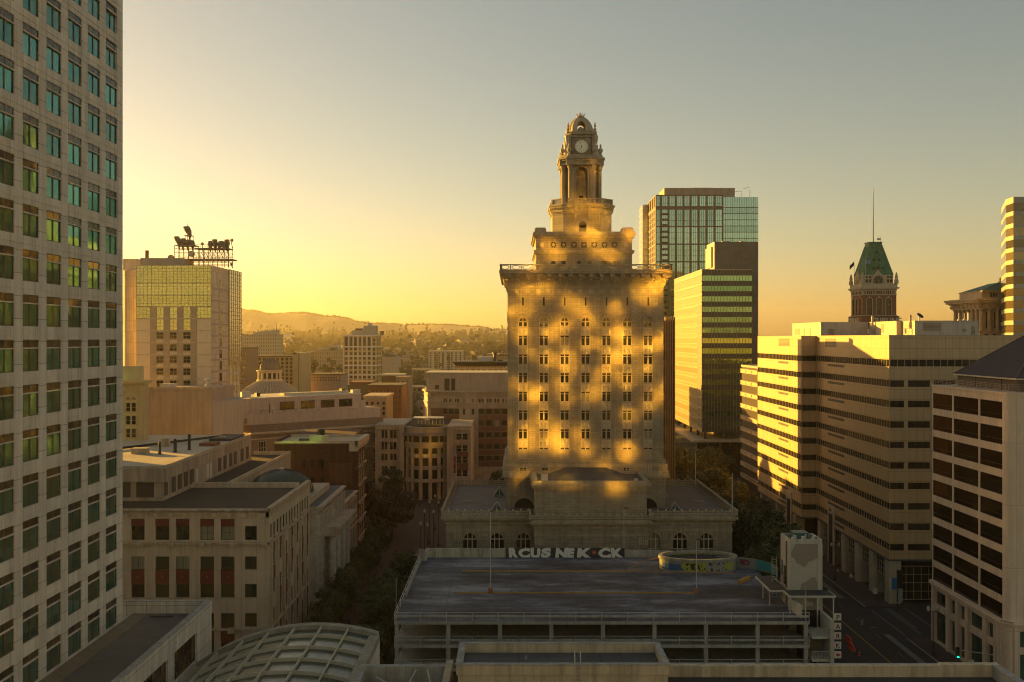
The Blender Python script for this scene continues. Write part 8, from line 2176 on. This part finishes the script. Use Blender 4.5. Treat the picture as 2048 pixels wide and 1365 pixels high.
    while n < 130:
        y = 600+(r.random()**1.2)*1900; px = r.uniform(545, 1015)
        if y < 900 and (px < 605 or 684 < px < 766): continue
        x = (px-CX)*y/F; w_, rf_, rh = kinds[r.randrange(5)]
        o = bpy.data.objects.new('house', None); COL.objects.link(o); o.location = (x, y, hgt(x, y)); o.rotation_euler = (0, 0, r.choice((0, 0, .25, -.4, .6)))
        sc = 1+y/2500; o.scale = (sc, sc, sc)
        tag(o, 'small hazy %s-roofed house among the trees on the far plain' % ('gable' if rh else 'flat'), 'house', 'houses on the far plain, %s-roofed' % ('gable' if rh else 'flat')); link('wall', w_, o); link('roof', rf_, o); n += 1
middle()

# ------------------------------------------------------------ street furniture
def furniture():
    dk = mat('dark_green_iron', (.02, .028, .024), .5, .1, bump=0); gl = mat('frosted_globe', (.42, .43, .42), .3, .05, bump=0)
    def lamp(x, y, h, label, grp, twin=True):
        T = Thing('street_lamp', (x, y, 0), label, 'street lamp', grp)
        b = MB(); b.lathe((x, y, .1), [(.38, 0), (.32, .3), (.2, .6), (.14, 1.2), (.09, 1.6), (.07, h-.7), (.12, h-.6)], dk, 8); T.part('pole', b)
        b = MB()
        if twin: b.tube((x-.75, y, h-.55), (x+.75, y, h-.55), .06, dk, 5)
        T.part('arm', b) if twin else None
        for s in ((-.75, .75) if twin else (0,)):
            b = MB(); b.lathe((x+s, y, h-.5), [(.12, 0), (.26, .2), (.3, .45), (.2, .75), (.05, .9)], gl, 10); T.part('globe', b)
    lamp(66.9+.9, 161, 7.6, 'black twin-globe street lamp on the near sidewalk by the pink beige office', 'twin-globe street lamps'); lamp(68.2, 211, 7.6, 'black twin-globe street lamp beside the arcade columns', 'twin-globe street lamps'); lamp(42.4+6.2-5.6, 137, 7.6+.1, 'black twin-globe street lamp rising behind the near parapet', 'twin-globe street lamps')
    for i, (px, y, Y) in enumerate(((849, 1026, 232), (859, 1007, 248), (870, 995, 266), (877, 1008, 246), (867, 1027, 230), (841, 1051, 214), (855, 1053, 213))):
        lamp((px-CX)*Y/F, Y, H-(y-CY)*Y/F+.4, 'dark plaza lamp post left of city hall, number %s counted leftwards from the building' % ['five', 'three', 'two', 'one', 'four', 'seven', 'six'][i], 'plaza lamp posts', False)
    lamp((705-CX)*.0965, 193, 5.6, 'single-globe lamp among the lane trees', None, False)
    def fpole(x, y, z0, h, lab, flag=None):
        T = Thing('flagpole', (x, y, z0), lab, 'flagpole'); b = MB(); b.tube((x, y, z0), (x, y, z0+h), .13, M['white_metal'], 7, .07); b.lathe((x, y, z0+h), [(.05, 0), (.14, .12), (.03, .28)], M['white_metal'], 6); T.part('pole', b)
        if flag:
            b = MB(); pr = None
            for k in range(6):
                z = z0+h-.5-.75*k; xx = -.15-.35*(k % 2)*.6-.25; 
                if pr: b.hexa([(x-.12, y, z), (x+xx, y-.1, z), (x+xx, y+.05, z), (x-.12, y+.05, z), (x-.12, y, pr[1]), (x+pr[0], y-.1, pr[1]), (x+pr[0], y+.05, pr[1]), (x-.12, y+.05, pr[1])], mat('limp_red_flag', (.30, .015, .02), .8) if 'limp_red_flag' not in bpy.data.materials else bpy.data.materials['limp_red_flag'])
                pr = (xx, z)
            T.part('flag', b)
    fpole((912.5-CX)*.1105, 221, 18.4, 7.2, 'flagpole with a limp red flag on the rear left corner of the city hall base', True)
    fpole((1391-CX)*.1105, 221, 18.4, 7.4, 'bare white flagpole on the rear right corner of the city hall base'); fpole((1465-CX)*.092, 184.2, 18.4, 7.6, 'bare white flagpole on the front right corner of the city hall base')
    # traffic light on its arm
    T = Thing('traffic_light', (69.0, 142.5, 0), 'traffic light showing green on a long arm at the near corner', 'traffic light')
    b = MB(); b.tube((69.0, 142.5, .1), (69.0, 142.5, 7.2), .12, M['concrete'], 8, .09); T.part('pole', b); b = MB(); b.tube((69.0, 142.5, 5.9), (63.9, 143, 6.5), .06, M['concrete'], 6); T.part('arm', b)
    b = MB(); b.box(63.45, 63.95, 142.8, 143.1, 5.2, 6.9, M['black']); b.box(63.5, 63.9, 142.6, 142.8, 5.4, 5.5, M['black']); T.part('signal_head', b)
    m, t, p = nodes('green_signal'); p.inputs['Base Color'].default_value = (0, .3, .1, 1); p.inputs['Emission Color'].default_value = (0, 1, .3, 1); p.inputs['Emission Strength'].default_value = 3
    b = MB(); b.disc(Fr((63.7, 142.8), u=(1, 0)), 0, 5.5, .15, 0, .05, m, 12); T.part('green_lens', b)
    # signs
    for x, y, lab in ((67.9, 148.0, 'small white street sign on a post near the pink beige office'), (69.2, 190.6, 'small white street sign at the corner of the striped block')):
        T = Thing('street_sign', (x, y, .14), lab, 'street sign'); b = MB(); b.tube((x, y, .1), (x, y, 3.4), .05, dk, 6); T.part('post', b); b = MB(); b.box(x-.42, x+.42, y-.08, y-.04, 2.4, 3.5, M['white_metal']); T.part('plate', b)
    T = Thing('banner_pylon', (72.0, 187.5, 0), 'tall dark banner pylon with a blue flag-shaped panel at the street corner', 'banner')
    b = MB(); b.box(72.3, 73.2, 187.4, 187.6, 1.6, 7.6, M['black']); b.box(72.3, 73.2, 187.36, 187.4, 1.65, 4.2, mat('pale_green_banner', (.25, .33, .27), .7)); b.tube((72.2, 187.5, 0), (72.2, 187.5, 7.9), .07, dk); T.part('panel', b); b = MB(); b.box(71.2, 72.15, 187.4, 187.5, 4.0, 6.2, mat('bright_blue_banner', (.01, .16, .36), .7)); T.part('blue_panel', b)
    # cone and barrier
    x, y = (1719-CX)*.0805, 161.0
    T = Thing('traffic_cone', (x, y, .14), 'small orange traffic cone near the garage corner', 'traffic cone'); og = mat('safety_orange', (.42, .04, .02), .6, bump=0); b = MB(); b.box(x-.22, x+.22, y-.22, y+.22, .01, .06, og); b.lathe((x, y, .06), [(.17, 0), (.11, .4), (.03, .9)], og, 10); T.part('body', b); b = MB(); b.lathe((x, y, .4), [(.125, 0), (.09, .18)], gl, 10); T.part('white_band', b)
    for i, (px, Y) in enumerate(((1697.5, 168), (1703, 164))):
        x = (px-CX)*Y/F; T = Thing('road_barrier', (x, Y, 0), 'orange plastic road barrier near the garage, %s of two' % ('farther', 'nearer')[i], 'road barrier'); b = MB(); b.hexa([(x-.3, Y-1.2, 0), (x+.3, Y-1.2, 0), (x+.3, Y+1.2, 0), (x-.3, Y+1.2, 0), (x-.12, Y-1.15, 1.0), (x+.12, Y-1.15, 1.0), (x+.12, Y+1.15, 1.0), (x-.12, Y+1.15, 1.0)], og); T.part('body', b)
    # bollards on the lane
    bm = MB(); bm.lathe((0, 0, 0), [(.14, 0), (.12, .1), (.1, .8), (.14, .85), (.08, 1.0)], dk, 8); bm = fix(bm.mesh('bollard'))
    for k in range(9): o = link('bollard', bm, None, (-28.9, 172+6.2*k, 0)); tag(o, 'dark bollard along the left edge of the brick lane', 'bollard', 'bollards along the lane')
    # people
    def person(x, y, lab, top, bot, face):
        v = [(0, 0, .92), (0, 0, 1.15), (0, 0, 1.42), (0, 0, 1.52), (0, .02, 1.66), (0, 0, 1.76), (.1, 0, .88), (.12, -.1, .48), (.12, .02, .08), (.12, -.14, .05), (-.1, 0, .88), (-.12, .14, .48), (-.12, .26, .1), (-.12, .12, .05), (.2, 0, 1.4), (.27, .06, 1.12), (.26, -.08, .88), (-.2, 0, 1.4), (-.27, -.06, 1.12), (-.26, -.16, .9)]
        e = [(0, 1), (1, 2), (2, 3), (3, 4), (4, 5), (0, 6), (6, 7), (7, 8), (8, 9), (0, 10), (10, 11), (11, 12), (12, 13), (2, 14), (14, 15), (15, 16), (2, 17), (17, 18), (18, 19)]
        rad = [.14, .14, .15, .055, .1, .07, .09, .06, .045, .04, .09, .06, .045, .04, .06, .045, .035, .06, .045, .035]
        me = bpy.data.meshes.new('person'); me.from_pydata(v, e, []); o = bpy.data.objects.new('person', me); COL.objects.link(o)
        md = o.modifiers.new('skin', 'SKIN'); 
        for sv, r_ in zip(me.skin_vertices[0].data, rad): sv.radius = (r_, r_)
        me.skin_vertices[0].data[0].use_root = True
        o.modifiers.new('sub', 'SUBSURF').levels = 1
        bpy.context.view_layer.update(); m2 = bpy.data.meshes.new_from_object(o.evaluated_get(bpy.context.evaluated_depsgraph_get())); bpy.data.objects.remove(o)
        m2.materials.clear()
        for c in (top, bot, (.32, .2, .14), (.03, .02, .015)): m2.materials.append(mat('cloth', c, .8, bump=0))
        for p_ in m2.polygons: z = p_.center.z; p_.material_index = 3 if z > 1.7 else 2 if z > 1.5 or z < .03 or abs(p_.center.x) > .24 and z < .95 else 0 if z > .9 else 1
        o = link('person', m2, None, (x, y, .01), face); tag(o, lab, 'person')
    person((675.5-CX)*.0953, 190.6, 'person in a pale top walking down the brick lane', (.45, .45, .45), (.05, .05, .06), pi)
    person((1676-CX)*.1075, 215, 'person in a white top and red trousers on the sidewalk by the arcade', (.5, .42, .4), (.25, .02, .03), .4)
    T = Thing('white_bag', ((1695-CX)*.1075, 212.6, .14), 'crumpled white bag lying on the sidewalk by an arcade column', 'bag'); r = random.Random(2); b = MB(); x, y = T.b.x, T.b.y
    b.lathe((x, y, .14), [(.35, 0), (.5, .25), (.4, .6), (.15, .85), (.2, 1.0)], gl, 9); T.part('body', b)
furniture()
# ------------------------------------------------------------ haze
def haze():
    m = bpy.data.materials.new('warm_haze'); m.use_nodes = True; t = m.node_tree
    t.nodes.remove(t.nodes['Principled BSDF'])
    v = t.nodes.new('ShaderNodeVolumePrincipled'); v.inputs['Color'].default_value = (1.0, .90, .62, 1); v.inputs['Density'].default_value = HAZE_D; v.inputs['Anisotropy'].default_value = .55
    t.links.new(v.outputs[0], t.nodes['Material Output'].inputs['Volume'])
    b = MB(); b.box(-3600, 3600, -260, 5150, -1, 205, m); o = link('haze', fix(b.mesh('haze'))); tag(o, 'pale golden haze over the city', 'haze', kind='stuff')
HAZE_D = .000075
haze()
